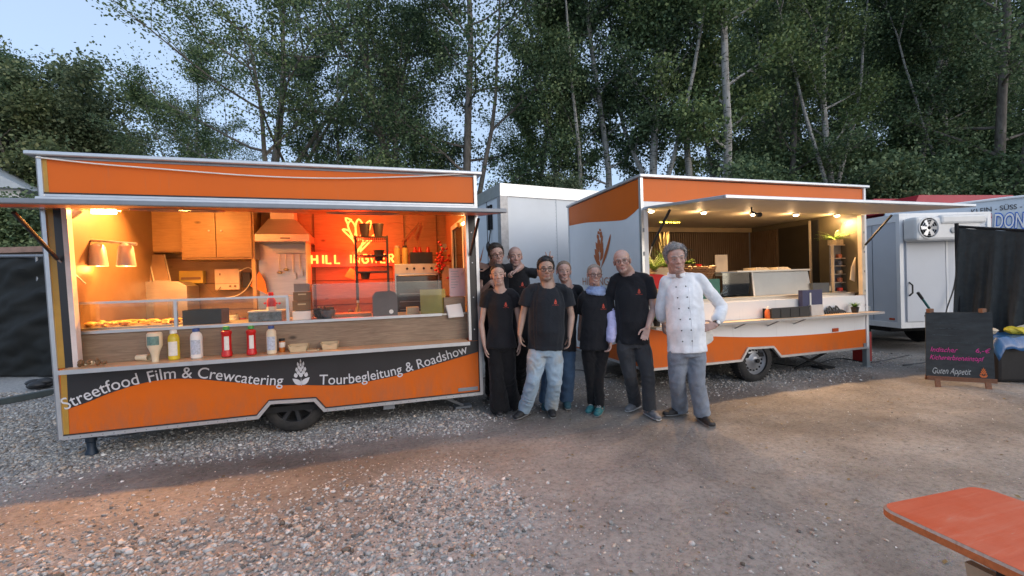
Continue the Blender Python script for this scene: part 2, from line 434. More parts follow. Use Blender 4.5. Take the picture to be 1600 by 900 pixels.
v = t.nodes.new('ShaderNodeTexVoronoi'); v.inputs['Scale'].default_value = 75; t.links.new(co_, v.inputs['Vector'])
peb = ramp(t, v.outputs['Distance'], [(.12, (1, 1, 1)), (.30, (0, 0, 0))])
vc = mixc(t, .5, v.outputs['Color'], (.5, .5, .5)); pc = mixc(t, 1.0, vc, (.80, .76, .72), 'MULTIPLY')
n4 = nz(t, 5, 3, .6, co_); pm = t.nodes.new('ShaderNodeMath'); pm.operation = 'MULTIPLY'
t.links.new(peb, pm.inputs[0]); t.links.new(ramp(t, n4.outputs[0], [(.38, (.15, .15, .15)), (.62, (.85, .85, .85))]), pm.inputs[1])
base = mixc(t, pm.outputs[0], base, pc)
base = mixc(t, sp.outputs[0], base, ramp(t, n2.outputs[0], [(.3, (.22, .216, .212)), (.7, (.50, .495, .49))]))
base = mixc(t, 1.0, base, ramp(t, sp.outputs[1], [(.1, (.60, .59, .58)), (.7, (1.08, 1.08, 1.08))]), 'MULTIPLY')
t.links.new(base, p.inputs['Base Color']); p.inputs['Roughness'].default_value = .92; p.inputs['Specular IOR Level'].default_value = .25
ad = t.nodes.new('ShaderNodeMath'); ad.operation = 'ADD'; t.links.new(n2.outputs[0], ad.inputs[0])
a2 = t.nodes.new('ShaderNodeMath'); a2.operation = 'MULTIPLY_ADD'; a2.inputs[1].default_value = .35; t.links.new(n3.outputs[0], a2.inputs[0]); t.links.new(pm.outputs[0], a2.inputs[2])
t.links.new(a2.outputs[0], ad.inputs[1]); bump(t, p, ad.outputs[0], .8, .02)
me.materials.append(m)
g = bpy.data.objects.new('ground', me); COL.objects.link(g); tag(g, 'brown packed earth yard with gravel worked into it', kind='structure')

# ------------------------------------------------------------------ crushed stone lying on the earth
def ico():
    b = bmesh.new(); bmesh.ops.create_icosphere(b, subdivisions=1, radius=1)
    v = np.array([x.co[:] for x in b.verts]); f = np.array([[x.index for x in q.verts] for q in b.faces]); b.free(); return v, f
ICO = ico(); OCT = (np.array([[1,0,0],[-1,0,0],[0,1,0],[0,-1,0],[0,0,1],[0,0,-1.]]), np.array([[0,2,4],[2,1,4],[1,3,4],[3,0,4],[2,0,5],[1,2,5],[3,1,5],[0,3,5]]))
def scatter_stones(name, P, S, flat=.55, mtl=None, shape=ICO, seed=1):
    IV, IF = shape
    r = np.random.default_rng(seed); N = len(P); nv = len(IV)
    var = IV[None]*(1+r.uniform(-.32, .32, (6, nv, 1))); k = r.integers(0, 6, N); V = var[k].copy()
    V *= np.stack([r.uniform(.75, 1.35, N), r.uniform(.6, 1.05, N), r.uniform(.35, .8, N)*flat/.55], -1)[:, None]
    ax = r.uniform(-.5, .5, (N, 2)); a = r.uniform(0, 2*pi, N)
    def rot(V, c, s, i, j):
        A = V[..., i]*c[:, None]-V[..., j]*s[:, None]; B = V[..., i]*s[:, None]+V[..., j]*c[:, None]; V[..., i] = A; V[..., j] = B
    rot(V, np.cos(ax[:, 0]), np.sin(ax[:, 0]), 0, 2); rot(V, np.cos(ax[:, 1]), np.sin(ax[:, 1]), 1, 2); rot(V, np.cos(a), np.sin(a), 0, 1)
    V = V*S[:, None, None]+P[:, None]
    me = bpy.data.meshes.new(name); me.vertices.add(N*nv); me.vertices.foreach_set('co', V.ravel().astype(np.float32))
    Fs = (IF[None]+(np.arange(N)*nv)[:, None, None]).reshape(-1, 3)
    me.loops.add(Fs.size); me.loops.foreach_set('vertex_index', Fs.ravel().astype(np.int32)); me.polygons.add(len(Fs))
    me.polygons.foreach_set('loop_start', np.arange(0, Fs.size, 3).astype(np.int32)); me.update()
    c = r.uniform(.55, 1.25, N)[:, None]*np.array([1, .985, .96])[None]
    wm = r.random(N) < .25; c[wm] *= np.array([1.05, .9, .78]); dk = r.random(N) < .15; c[dk] *= .45
    wh = r.random(N) < .06; c[wh] *= 1.5
    c = np.clip(c, 0, 1.9); c4 = np.concatenate([np.repeat(c, nv, 0), np.ones((N*nv, 1))], 1)
    ca = me.color_attributes.new('Col', 'FLOAT_COLOR', 'POINT'); ca.data.foreach_set('color', c4.ravel().astype(np.float32))
    me.materials.append(mtl); o = bpy.data.objects.new(name, me); COL.objects.link(o); return o
STONE = mat('crushed_limestone', (.46, .455, .45), .9, var=.25, scale=60, attr=True, bmp=.3, bscale=150, spec=.2)
r = np.random.default_rng(5)
N = 430000
# candidates spread evenly over the visible wedge of yard, thinned by the density map
X = r.uniform(-6.5, 9, N); Y = r.uniform(.6, 9, N)
vd = X*FWD.x+Y*FWD.y; keep = (np.abs(X*RGT.x+Y*RGT.y) < vd*1.3+.3) & (vd > .9)
X, Y = X[keep], Y[keep]; D = gravel_density(X, Y)
k = (r.random(len(X)) < D*.62) & ~((Y > 6.2) & (X > -3.0) & (X < 7.5)); X, Y, D = X[k], Y[k], D[k]
S = np.clip(r.lognormal(-4.85, .42, len(X)), .003, .022)*(.75+.4*np.clip(D, 0, 1))
S = np.where(D < .12, S*.62, S)
P = np.stack([X, Y, gh(X, Y)+S*r.uniform(-.1, .38, len(X))], -1)
print('stones', len(P))
big = S > .0085
o = scatter_stones('fine_gravel', P[~big], S[~big]*1.1, mtl=STONE, shape=OCT, seed=8); tag(o, 'fine grit and chippings spread between the crushed stone', 'grit', kind='stuff')
o = scatter_stones('gravel', P[big], S[big], mtl=STONE, seed=3); tag(o, 'loose grey crushed stone scattered in patches over the earth yard', 'gravel', kind='stuff')
# ================================================================== LEFT FOOD TRAILER
Y0 = 4.95
T1 = thing('food_trailer', 'orange and black street food trailer on the left, lit orange inside, hatch propped open', 'food trailer', (-.85, 6.0, 0))
def XL(z): return -2.745-.029*(z-.23)
XR, ZB, ZT = 1.125, .235, 2.79
YB = 7.08
N_ = (0, -1, 0)
def P1(px, py, off=0.0):
    v = ony(px, py, Y0); v.y = Y0-off; return v
# ---- lower front panel with the wheel arch
arch = [P1(*p) for p in [(405, 647), (424, 630), (491, 626), (506, 640)]]
zl = .245
out = [Vector((XL(zl), Y0, zl)), Vector((arch[0].x, Y0, zl)), Vector((arch[1].x, Y0, arch[1].z)), Vector((arch[2].x, Y0, arch[2].z)), Vector((arch[3].x, Y0, zl)), Vector((XR-.02, Y0, zl)), Vector((XR-.02, Y0, .855)), Vector((XL(.855), Y0, .855))]
mb = MB().prism(out[:6][::1]+out[6:], (0, .03, 0)); FP = mb.build('front_panel', ORANGE, T1)
wave = [(99, 641), (134, 629.5), (172.5, 614), (222, 599), (262, 592.5), (307, 592), (352, 596), (420, 601.5), (471, 601.5), (519, 602), (554, 599.5), (614, 588), (661, 575), (709, 561), (749, 549)]
W3 = smoothpath([P1(*p, .004) for p in wave], 4)
W3 = [v for v in W3]; W3[0].x = XL(.5)+.045; W3[-1].x = XR-.03
top = [Vector((XR-.03, Y0-.004, .845)), Vector((XL(.845)+.045, Y0-.004, .845))]
mb = MB(); 
nW = len(W3)
for i in range(nW-1):     # strips between wave and top edge, 3 mm film
    a, b = W3[i], W3[i+1]; zt = .845
    mb.hexa([a, b, (b.x, Y0-.001, b.z), (a.x, Y0-.001, a.z), (a.x, Y0-.004, zt), (b.x, Y0-.004, zt), (b.x, Y0-.001, zt), (a.x, Y0-.001, zt)])
mb.build('black_graphic_band', BLACKG, FP)
# white line under the wave is the panel edge trim
edge = [(XL(.24), .232), (arch[0].x-.01, .232), (arch[1].x-.008, arch[1].z+.012), (arch[2].x+.008, arch[2].z+.012), (arch[3].x+.01, .232), (XR, .232)]
mb = mitre_rail(edge, Y0-.026, Y0+.012, -.017, .017)
mb.build('bottom_rail', ALU, T1)
mitre_rail(edge, Y0-.014, Y0-.0045, .0175, .027).build('rubber_trim', BLACK, T1)
mb = MB()
for k in range(46): mb.lathe((-2.7+k*.083, Y0-.0262, .232), [(.005, 0), (.0045, .002), (.001, .0025)], 6, N_) if not (arch[0].x-.03 < -2.7+k*.083 < arch[3].x+.03) else None
tag(mb.build('rivet', ALU_D, T1), kind='stuff')
# lettering bent along the wave
def band(pts, dz=0.0): return smoothpath([P1(*p, .007)+Vector((0, 0, dz)) for p in pts], 6)
for wd, pts, hs in (('Streetfood', [(103, 641), (134, 628), (172, 612.5), (219, 600)], .155),
                ('Film & Crewcatering', [(234, 598), (262, 592.5), (307, 591), (352, 595), (400, 601), (442, 602.5)], .152),
                ('Tourbegleitung & Roadshow', [(499, 601.5), (545, 599.5), (590, 592.5), (640, 580.5), (690, 565), (731, 551.5)], .152)):
    mb = MB(); pathtext(mb, wd, band(pts, .004), hs, N_, bold=.004); mb.build('lettering', LETTER, FP)
def flower(mb, c, h, nrm=(0, -1, 0), side=(1, 0, 0), leaves=True, ext=.002):
    """turmeric flower emblem of overlapping bracts over two leaves"""
    c = Vector(c); s = Vector(side).normalized(); u = Vector((0, 0, 1)); n = Vector(nrm)*ext
    def leaf(cx, cz, w, l, ang):
        d = u*cos(ang)+s*sin(ang); q = s*cos(ang)-u*sin(ang); o = c+s*cx+u*cz
        pts = []
        for k in range(9):
            t = k/8; pts.append((t, sin(pi*t**.8)*w/2))
        ring = [o+d*(l*t)+q*x for t, x in pts]+[o+d*(l*t)-q*x for t, x in reversed(pts[1:-1])]
        mb.add([p+n for p in ring], [tuple(range(len(ring)))])
    for row in range(6):
        z = h*(.30+row*.108); w = h*.13*(1.15-row*.14)
        xs_ = [0] if row >= 5 else ([-w*.62, w*.62] if row % 2 else [-w*1.1, 0, w*1.1])
        for x in xs_: leaf(x, z, w*.95, h*.2, x/h*1.6)
    if leaves:
        leaf(0, 0, h*.2, h*.42, -.85); leaf(0, 0, h*.2, h*.42, .85); leaf(0, -.06*h, h*.03, h*.34, 0)
mb = MB(); a = P1(471, 601, .006); b = P1(471, 562, .006); flower(mb, a, (b-a).length, ext=.001); mb.build('flower_emblem', LETTER, FP)
MB().box((XR-.28, Y0-.008, .275), (XR-.05, Y0-.002, .315)).build('maker_plate', ALU_D, T1, bevel=.002)
MB().box((XL(.5), Y0-.005, .25), (XL(.5)+.045, Y0-.001, .845)).build('gold_edge_strip', mat('ochre_edge_strip', (.42, .24, .04), .4), T1)
# ---- posts, side walls, upper panel, roof
def slant(x_off0, x_off1, z0, z1, y0, y1, nm, m):
    MB().hexa([(XL(z0)+x_off0, y0, z0), (XL(z0)+x_off1, y0, z0), (XL(z0)+x_off1, y1, z0), (XL(z0)+x_off0, y1, z0),
               (XL(z1)+x_off0, y0, z1), (XL(z1)+x_off1, y0, z1), (XL(z1)+x_off1, y1, z1), (XL(z1)+x_off0, y1, z1)]).build(nm, m, T1)
slant(-.03, .0, .22, 2.76, Y0-.02, Y0+.05, 'corner_post', ALU)
slant(-.045, -.031, .22, 2.76, Y0-.008, Y0+.05, 'post_trim', ALU_D)
slant(.0, .05, .86, 2.30, Y0-.006, Y0+.03, 'gold_edge_strip', mat('ochre_edge_strip', (.42, .24, .04), .4))
slant(.05, .11, .86, 2.30, Y0-.010, Y0+.04, 'door_frame', BLACKG)
slant(.11, .15, .86, 2.30, Y0-.016, Y0+.05, 'window_frame', mat('pink_white_frame', (.66, .58, .56), .4))
MB().box((XR-.025, Y0-.02, .22), (XR+.01, Y0+.05, 2.76)).build('corner_post', ALU, T1)
MB().box((XR-.032, Y0-.012, .24), (XR-.026, Y0+.05, 2.3)).build('post_trim', DARK, T1)
MB().box((XR-.105, Y0-.012, .85), (XR-.033, Y0+.04, 2.30)).build('door_frame', BLACKG, T1)
MB().box((XR-.135, Y0-.018, .858), (XR-.106, Y0+.05, 2.30)).build('window_frame', ALU, T1)
mb = MB()
for z in (.98, 1.35, 1.75, 2.1): mb.lathe((XR-.07, Y0-.012, z), [(.008, 0), (.008, .006), (.003, .008)], 8, N_)
mb.build('screw_heads', ALU, T1)
UP = MB().hexa([(XL(2.43), Y0, 2.43), (XR-.03, Y0, 2.43), (XR-.03, Y0+.03, 2.43), (XL(2.43), Y0+.03, 2.43), (XL(2.76), Y0, 2.76), (XR-.03, Y0, 2.76), (XR-.03, Y0+.03, 2.76), (XL(2.76), Y0+.03, 2.76)]).build('upper_panel', ORANGE, T1)
slant(.0, .03, 2.44, 2.745, Y0-.003, Y0-.0005, 'gold_edge_strip', mat('ochre_edge_strip', (.42, .24, .04), .4))
mb = MB().box((-2.865, Y0-.035, 2.32), (XR+.01, Y0+.04, 2.40)).box((-2.845, Y0-.012, 2.402), (XR+.005, Y0+.03, 2.43)).box((-2.845, Y0-.028, 2.306), (XR+.008, Y0+.03, 2.318))
mb.build('hinge_rail', [ALU], T1, bevel=.012)
mb = MB().box((-2.835, Y0-.016, 2.431), (XR, Y0-.001, 2.440)); mb.build('rubber_trim', BLACK, T1)
mb = MB().box((-2.925, Y0-.05, 2.762), (XR+.07, YB+.04, 2.80)); mb.build('roof', ALU, T1, bevel=.01)
mb = MB().box((-2.83, Y0-.008, 2.74), (XR, Y0+.03, 2.761)); mb.build('top_rail', ALU_D, T1)
# cord sagging along the upper panel
cp = [P1(60, 247, .03), P1(150, 257, .03), P1(250, 265, .03), P1(400, 276, .03), P1(520, 279.5, .03), P1(640, 277, .03), P1(741, 272, .03)]
MB().tube(smoothpath(cp, 8), .0065, 6).build('white_cord', WHITE, T1, True)
# side walls, floor, back and inner ceiling
WALLI = woodmat('interior_wall_board', (.24, .14, .065), (.40, .26, .13), .5, axis=0, bmp=.05)
mb = MB().box((-2.79, Y0+.05, .24), (-2.745, YB, 2.76)); mb.build('end_wall', mat('brown_end_wall', (.17, .10, .05), .5, var=.15, scale=3, dirt=.2), T1)
mb = MB()   # right end wall with door opening
X = XR-.04
mb.box((X, Y0+.05, .24), (X+.04, 5.52, 2.76)).box((X, 6.42, .24), (X+.04, YB, 2.76)).box((X, 5.52, 2.34), (X+.04, 6.42, 2.76)).box((X, 5.52, .24), (X+.04, 6.42, 1.25))
mb.build('end_wall', WALLI, T1)
dr = MB().box((X-.02, 5.50, 1.24), (X+.0, 5.56, 2.36)).box((X-.02, 6.36, 1.24), (X+.0, 6.44, 2.36)).box((X-.02, 5.56, 2.30), (X+.0, 6.36, 2.36)).build('door_window', WHITE, T1)
MB().box((X+.01, 5.52, 1.25), (X+.018, 6.42, 2.34)).build('pane', mat('dark_glass', (.02, .03, .03), .08, coat=.5), dr)
MB().box((-2.80, YB-.04, .24), (XR, YB, 2.76)).build('back_wall', WALLI, T1)
mb = MB()
for z in (1.25, 1.62, 1.98): mb.box((-2.74, YB-.046, z), (XR-.05, YB-.0405, z+.012))
for x in (-.88, .42, .93): mb.box((x, YB-.055, 1.2), (x+.012, YB-.0405, 2.72))
mb.build('wall_joint_strip', mat('brown_joint', (.12, .07, .035), .6), T1)
MB().box((-2.745, Y0+.04, 2.66), (XR-.05, YB-.04, 2.75)).build('ceiling', CREAM, T1)
MB().box((-2.80, Y0+.05, .24), (XR, YB, .30)).build('floor_pan', DARK, T1)
mb = MB().box((-2.55, Y0+.42, .14), (XR-.1, Y0+.50, .24)).box((-2.55, YB-.3, .14), (XR-.1, YB-.2, .24)).box((-.95, Y0+.45, .20), (-.85, YB-.1, .26))
mb.build('chassis', DARK, T1)
# wheel box behind the arch, wheels, jack
ac = (arch[1].x+arch[2].x)/2
mb = MB().box((arch[0].x-.02, Y0+.36, .2), (arch[3].x+.02, Y0+.38, .6)).box((arch[0].x-.02, Y0+.032, .46), (arch[3].x+.02, Y0+.36, .48)); mb.build('wheel_box', DARK, T1)
WC = ony(461, 640, 5.06)
wheel(T1, (WC.x, 5.14, .31), .31, .19, 'alloy')
mb = MB().lathe((-2.64, 5.12, .0), [(.055, -.01), (.05, .02), (.035, .06), (.035, .12), (.045, .13), (.045, .26), (.001, .26)], 10)
mb.build('jack_leg', mat('blue_black_jack', (.02, .035, .06), .5, metal=.3), T1, True)
mb = MB().tube(smoothpath([(-2.6, 5.0, .21), (-2.45, 4.97, .19), (-2.25, 4.98, .19), (-2.1, 5.0, .22)], 5), .006, 5); mb.build('cable', BLACK, T1)
MB().box((.02, 5.0, .15), (.14, 5.06, .235)).build('step_bracket', ALU_D, T1)
mb = MB().bar((.6, 5.1, .24), (.95, 5.25, .03), .03, .03).box((.85, 5.2, 0), (1.05, 5.34, .03)); mb.build('stabiliser', ALU_D, T1)
# ---- hatch flap hinged below the hinge rail and its gas struts
hy, hz = Y0-.03, 2.30; fy, fz = 3.76, 2.152
d = Vector((0, fy-hy, fz-hz)).normalized(); nn = Vector((0, d.z, -d.y))
def fl(x, t, o): return Vector((x, hy, hz))+Vector((0, fy-hy, fz-hz))*t+nn*o
mb = MB().hexa([fl(-2.84, 0, -.015), fl(1.10, 0, -.015), fl(1.10, 1, -.015), fl(-2.84, 1, -.015), fl(-2.84, 0, .015), fl(1.10, 0, .015), fl(1.10, 1, .015), fl(-2.84, 1, .015)])
HF = mb.build('hatch_flap', mat('hatch_underside', (.46, .27, .16), .22, var=.08, scale=2, coat=.5), T1)
mb = MB()
mb.bar(fl(-2.87, 1, 0), fl(1.13, 1, 0), .04, .036).bar(fl(-2.855, 0, 0), fl(-2.855, 1, 0), .03, .036).bar(fl(1.115, 0, 0), fl(1.115, 1, 0), .03, .036)
mb.build('flap_edge', ALU_D, HF, bevel=.006)
# orange wave and ring outlines laid over the flap's inner face
mb = MB(); nn2 = -nn; K = 60
lo = [fl(-2.83+3.92*i/K, .30+.18*sin(i/K*6.5+.6)+.06*sin(i*.5), -.018) for i in range(K+1)]; hi = [fl(-2.83+3.92*i/K, .96, -.018) for i in range(K+1)]
mb.add(lo+hi, [(i, i+1, K+2+i, K+1+i) for i in range(K)]); mb.build('orange_wave', ORANGE, HF)
mb = MB()
for cx in (-1.6, -.1): MB().tube([fl(cx+.33*cos(a), .45+.22*sin(a), -.024) for a in np.linspace(0, 2*pi, 25)], .006, 5).build('ring_outline', mat('peach_line', (.65, .4, .25), .4), HF)
for x, dx in ((-2.72, .02), (1.03, -.02)):
    s = MB().tube([(x, Y0-.04, 1.84), (x, 4.44, 2.18)], .016, 8); so_ = s.build('gas_strut', BLACK, T1, True)
    MB().tube([(x, Y0-.04, 1.84), (x+dx*3, Y0+.22, 1.62)], .007, 6).build('piston_rod', ALU, so_, True)
# ---- serving shelf and timber riser, glass guard
SH = MB().hexa([(-2.66, 4.76, .832), (.955, 4.76, .832), (XR-.14, 5.20, .832), (-2.74, 5.20, .832), (-2.66, 4.76, .862), (.955, 4.76, .862), (XR-.14, 5.20, .862), (-2.74, 5.20, .862)]).build('serving_shelf', BEECH, T1)
MB().box((-2.665, 4.742, .828), (.96, 4.759, .866)).build('shelf_edge', ALU, SH)
MB().box((-2.70, 5.10, .864), (XR-.08, 5.13, 1.15)).build('riser_board', OAKG, T1)
MB().box((-2.70, 5.085, 1.151), (XR-.10, 5.80, 1.172)).build('counter_top', STEEL, T1)
MB().box((-2.70, 5.072, 1.146), (XR-.42, 5.084, 1.176)).build('counter_edge', ALU, T1)
MB().box((-2.744, 5.06, .864), (-2.70, 5.6, 1.15)).build('riser_end', WHITE, T1)
g = rect(110, 480, 272, 515, 5.12)
def guard(px0, px1, ytop0, ytop1, Y=5.12):
    a = ony(px0, ytop0, Y); b = ony(px1, ytop1, Y); return a.x, b.x, (a.z+b.z)/2
xa, xb, zt = guard(110, 450, 480, 458)
gg = MB().box((xa, 5.118, 1.178), (xb, 5.124, zt-.012)).build('glass_guard', GLASS, T1)
mb = MB().bar((xa, 5.12, zt), (xb, 5.12, zt), .02, .022); 
for px in (113, 275, 450):
    x = ony(px, 490, 5.12).x; mb.box((x-.014, 5.105, 1.174), (x+.014, 5.133, zt-.011))
mb.build('guard_rail', ALU, gg)
xa, xb = ony(489, 470, 5.12).x, ony(690, 450, 5.12).x; zt = ony(560, 443, 5.12).z
mb = MB().box((xa, 5.118, 1.178), (xb, 5.124, zt)); g2 = mb.build('glass_guard', GLASS, T1)
mb = MB().box((xa-.004, 5.112, 1.178), (xa+.004, 5.13, zt)).box((xa, 5.125, zt-.0), (xb, 5.45, zt+.008)); 
mb.build('guard_top', glassmat('amber_edge_glass', (.95, .8, .65), .5, .1), g2)
# ---- wall cupboards, hood, splash panel
def door(parent, x0, x1, z0, z1, Y, knob=None, m=OAKV):
    d_ = MB().box((x0+.004, Y-.02, z0+.004), (x1-.004, Y, z1-.004)).build('cupboard_door', m, parent, bevel=.003)
    if knob is not None: MB().lathe((knob, Y-.021, z0+.30*(z1-z0)+.15), [(.005, 0), (.005, .012), (.012, .02), (.001, .024)], 8, (0, -1, 0)).build('knob', ALU, d_, True)
YC = 6.62
x0, x1, z0, z1 = rect(283, 338, 397, 405, YC)
c1 = MB().box((x0, YC, z0), (x1, YB-.06, z1+.12)).build('wall_cupboard', OAKV, T1)
xm = ony(338, 370, YC).x
door(c1, x0+.02, xm, z0+.02, z1+.12, YC-.002, xm-.07); door(c1, xm, x1-.02, z0+.02, z1+.12, YC-.002, xm+.07)
x2, _, z2, _ = rect(189, 338, 283, 395, 6.8)
c2 = MB().box((x2, 6.74, z2), (x0-.01, YB-.06, 2.6)).build('wall_cupboard', CREAM if False else OAKV, T1)
xq = ony(226, 370, 6.74).x
door(c2, x2, xq, z2+.01, 2.6, 6.738); door(c2, xq, x0-.012, z2+.01, 2.6, 6.738)
# hood
YH = 6.45
x0, x1, z0, z1 = rect(398, 366, 483, 377, YH)
hd = MB().box((x0, YH, z0), (x1, YB-.06, z1)).build('cooker_hood', STEEL, T1)
cx0, cx1, _, zt = rect(420, 338, 462, 350, 6.75)
zc = ony(440, 349, 6.7).z
mb = MB().hexa([(x0, YH, z1+.001), (x1, YH, z1+.001), (x1, YB-.06, z1+.001), (x0, YB-.06, z1+.001), (cx0, 6.72, zc+.06), (cx1, 6.72, zc+.06), (cx1, YB-.06, zc+.06), (cx0, YB-.06, zc+.06)])
mb.build('hood_cone', STEEL, hd)
MB().box((cx0+.02, 6.74, zc+.062), (cx1-.02, YB-.06, 2.65)).build('chimney', CREAM, hd)
MB().box((x0+.3, YH-.004, z0+.035), (x0+.42, YH-.001, z0+.05)).build('switch_strip', BLACK, hd)
x0, x1, z0, z1 = rect(405, 380, 484, 470, 6.9)
MB().box((x0, 6.9, 1.1), (x1, 6.93, z1+.06)).build('splash_panel', STEEL, T1)
MB().box((x1+.0, 6.55, 1.1), (x1+.02, 6.93, z1+.06)).build('partition', CREAM, T1)
# steel work panel at the left back and rear worktop
MB().box((-2.70, 6.30, 1.02), (XR-.06, YB-.06, 1.06)).build('rear_worktop', STEEL, T1)
x0, x1, z0, z1 = rect(225, 440, 292, 478, 6.5)
MB().prism([(x0, 6.5, 1.061), (x1, 6.5, 1.061), (x1, 6.5, z1-.06), (x1-.09, 6.5, z1), (x0, 6.5, z1)], (0, .4, 0)).build('fryer_cabinet', STEEL, T1)
# ---- interior lamps: the two bulbs that show at the hatch corners, light from under the ceiling
b1 = thing('work_light', 'small white lamp glowing at the top left corner of the left trailer hatch', 'lamp', (-2.58, 5.35, 2.33))
MB().box((-2.70, 5.31, 2.345), (-2.46, 5.39, 2.365)).build('lamp_base', ALU, b1)
MB().tube([(-2.68, 5.35, 2.33), (-2.48, 5.35, 2.33)], .014, 8).build('lamp_tube', emat('warm_bulb', (1, .72, .38), 9), b1)
c = ony(731, 346, 5.3)
b2 = thing('work_light', 'bright short tube lamp at the top right corner inside the left trailer', 'lamp', c)
MB().tube([c+Vector((-.05, .10, -.02)), c+Vector((.02, -.03, .02))], .016, 8).build('lamp_tube', emat('warm_bulb', (1, .72, .38), 9), b2)
MB().lathe(c+Vector((-.09, .12, -.06)), [(.001, 0), (.03, .01), (.035, .05), (.02, .06)], 10).build('lamp_base', mat('amber_plastic', (.5, .3, .08), .4), b2)
# ================================================================== THINGS IN AND ON THE LEFT TRAILER
SZ = .8625     # shelf top
CZ = 1.1725    # counter top
def neon(mb, pts, r=.012): mb.tube([Vector(p) for p in pts], r, 8)
NEON = emat('neon_tube', (1, .13, .02), 4.5)
YN = 6.92
p0 = ony(487, 412, YN); p1 = ony(615, 412, YN); hN = ony(500, 401, YN).z-ony(500, 414, YN).z
ns = thing('neon_sign', 'glowing orange neon lettering under a neon flower on the back wall', 'neon sign', (p0+p1)/2)
_NR = .015
GL = {'H': [[(0, 0), (0, 1)], [(.7, 0), (.7, 1)], [(0, .5), (.7, .5)]], 'I': [[(.35, 0), (.35, 1)]], 'L': [[(0, 1), (0, 0), (.6, 0)]], 'N': [[(0, 0), (0, 1), (.7, 0), (.7, 1)]],
      'G': [[(.75, .85), (.5, 1), (.2, 1), (0, .7), (0, .3), (.2, 0), (.5, 0), (.75, .2), (.75, .5), (.4, .5)]], 'W': [[(0, 1), (.22, 0), (.45, .8), (.68, 0), (.9, 1)]],
      'E': [[(.6, 1), (0, 1), (0, 0), (.6, 0)], [(0, .5), (.5, .5)]], 'R': [[(0, 0), (0, 1), (.45, 1), (.62, .8), (.45, .52), (0, .5)], [(.3, .5), (.65, 0)]]}
def neontext(parent, s, x0, x1, z, h, Y, m, r=.0145):
    W = sum({'I': .7, 'W': 1.25, ' ': .55}.get(c, 1.0) for c in s); k = (x1-x0)/W; x = x0
    for c in s:
        if c != ' ':
            mb = MB()
            for pl in GL[c]: neon(mb, [(x+a*k*.92, Y, z+b*h) for a, b in pl], r)
            mb.build('letter', m, parent, True)
        x += {'I': .7, 'W': 1.25, ' ': .55}.get(c, 1.0)*k
neontext(ns, 'HILL INGWER', p0.x, p1.x+.05, p0.z, hN, YN, NEON)
fc = ony(557, 396, YN); S = ony(557, 345, YN).z-fc.z
def fp(a, b): return (fc.x+a*S, YN, fc.z+b*S)
FL = [[(0, 0), (-.05, .35), (-.32, .66), (-.36, .74), (-.18, .68), (-.1, .45)], [(0, 0), (.12, .2), (.45, .5), (.62, .62), (.42, .38), (.1, .05)],
      [(-.1, .5), (-.22, .85), (-.12, 1.0), (.0, .8), (-.02, .55)], [(.02, .5), (.0, .85), (.1, 1.05), (.22, .85), (.15, .55), (.04, .4)], [(.2, .6), (.3, .9), (.45, 1.0), (.4, .75), (.25, .55)], [(-.22, .9), (-.28, 1.08), (-.1, 1.02)], [(.1, .1), (.3, .62)]]
for pl in FL:
    mb = MB(); neon(mb, smoothpath([fp(*q) for q in pl], 3), .0135); mb.build('neon_tube', NEON, ns, True)
MB().box((p0.x-.05, YN+.02, p0.z-.05), (p1.x+.08, YN+.035, p0.z+hN+.05)).build('backing', mat('clear_acrylic', (.5, .12, .05), .2), ns)
lamp('glow', (fc.x, YN-.25, fc.z+.1), 15, (1, .05, .01), .12, ns); lamp('glow', ((p0.x+p1.x)/2, YN-.25, p0.z), 12, (1, .05, .01), .15, ns)
# heat lamp with two cone shades
hl = thing('heat_lamp', 'bent chrome heat lamp stand with two cone shades over the hot plate', 'heat lamp', (ony(120, 470, 5.5).x, 5.5, CZ))
YL = 5.45
pts = [ony(117, 512, YL), ony(119, 440, YL), ony(120, 395, YL), ony(124, 381, YL), ony(136, 376, YL), ony(160, 377, YL), ony(214, 381.5, YL)]
pts[0].z = CZ
MB().tube(smoothpath(pts, 6), .015, 10).build('stand', STEEL, hl, True)
for px in (152, 196):
    c = ony(px, 380, YL); b = ony(px, 416, YL)
    h = c.z-b.z
    s = MB().lathe(c, [(.016, 0), (.042, -.01), (.062, -.04), (.082, -h), (.079, -h), (.058, -.04), (.04, -.018), (.001, -.014)], 24).build('shade', mat('copper_shade', (.42, .38, .38), .35, metal=.3, var=.05), hl, True)
    MB().ell(c+Vector((0, 0, -h+.05)), (.04, .04, .05), 12, 8).build('bulb', emat('heat_bulb', (1, .45, .12), 14), s, True)
    lamp('heat_glow', c+Vector((0, -.02, -h-.02)), 4, (1, .36, .08), .05, hl)
# main lighting of the inside (a strip lamp fixed under the ceiling)
sl_ = thing('ceiling_strip_light', 'warm strip light under the left trailer ceiling', 'lamp', (-1.0, 5.93, 2.5))
for x in (-2.1, .2):
    MB().box((x-.35, 5.90, 2.62), (x+.35, 5.98, 2.645)).build('fitting', ALU, sl_); MB().box((x-.33, 5.915, 2.605), (x+.33, 5.965, 2.619)).build('lit_cover', emat('strip_cover', (1, .62, .25), 4), sl_)
    lamp('strip_glow', (x, 5.93, 2.58), 74 if x < 0 else 9, (1, .42, .10), .05, sl_, 'AREA', (radians(-42), 0, 0), .6); lamp('strip_glow', (x, 5.93, 2.45), 7, (1, .46, .10), .08, sl_)
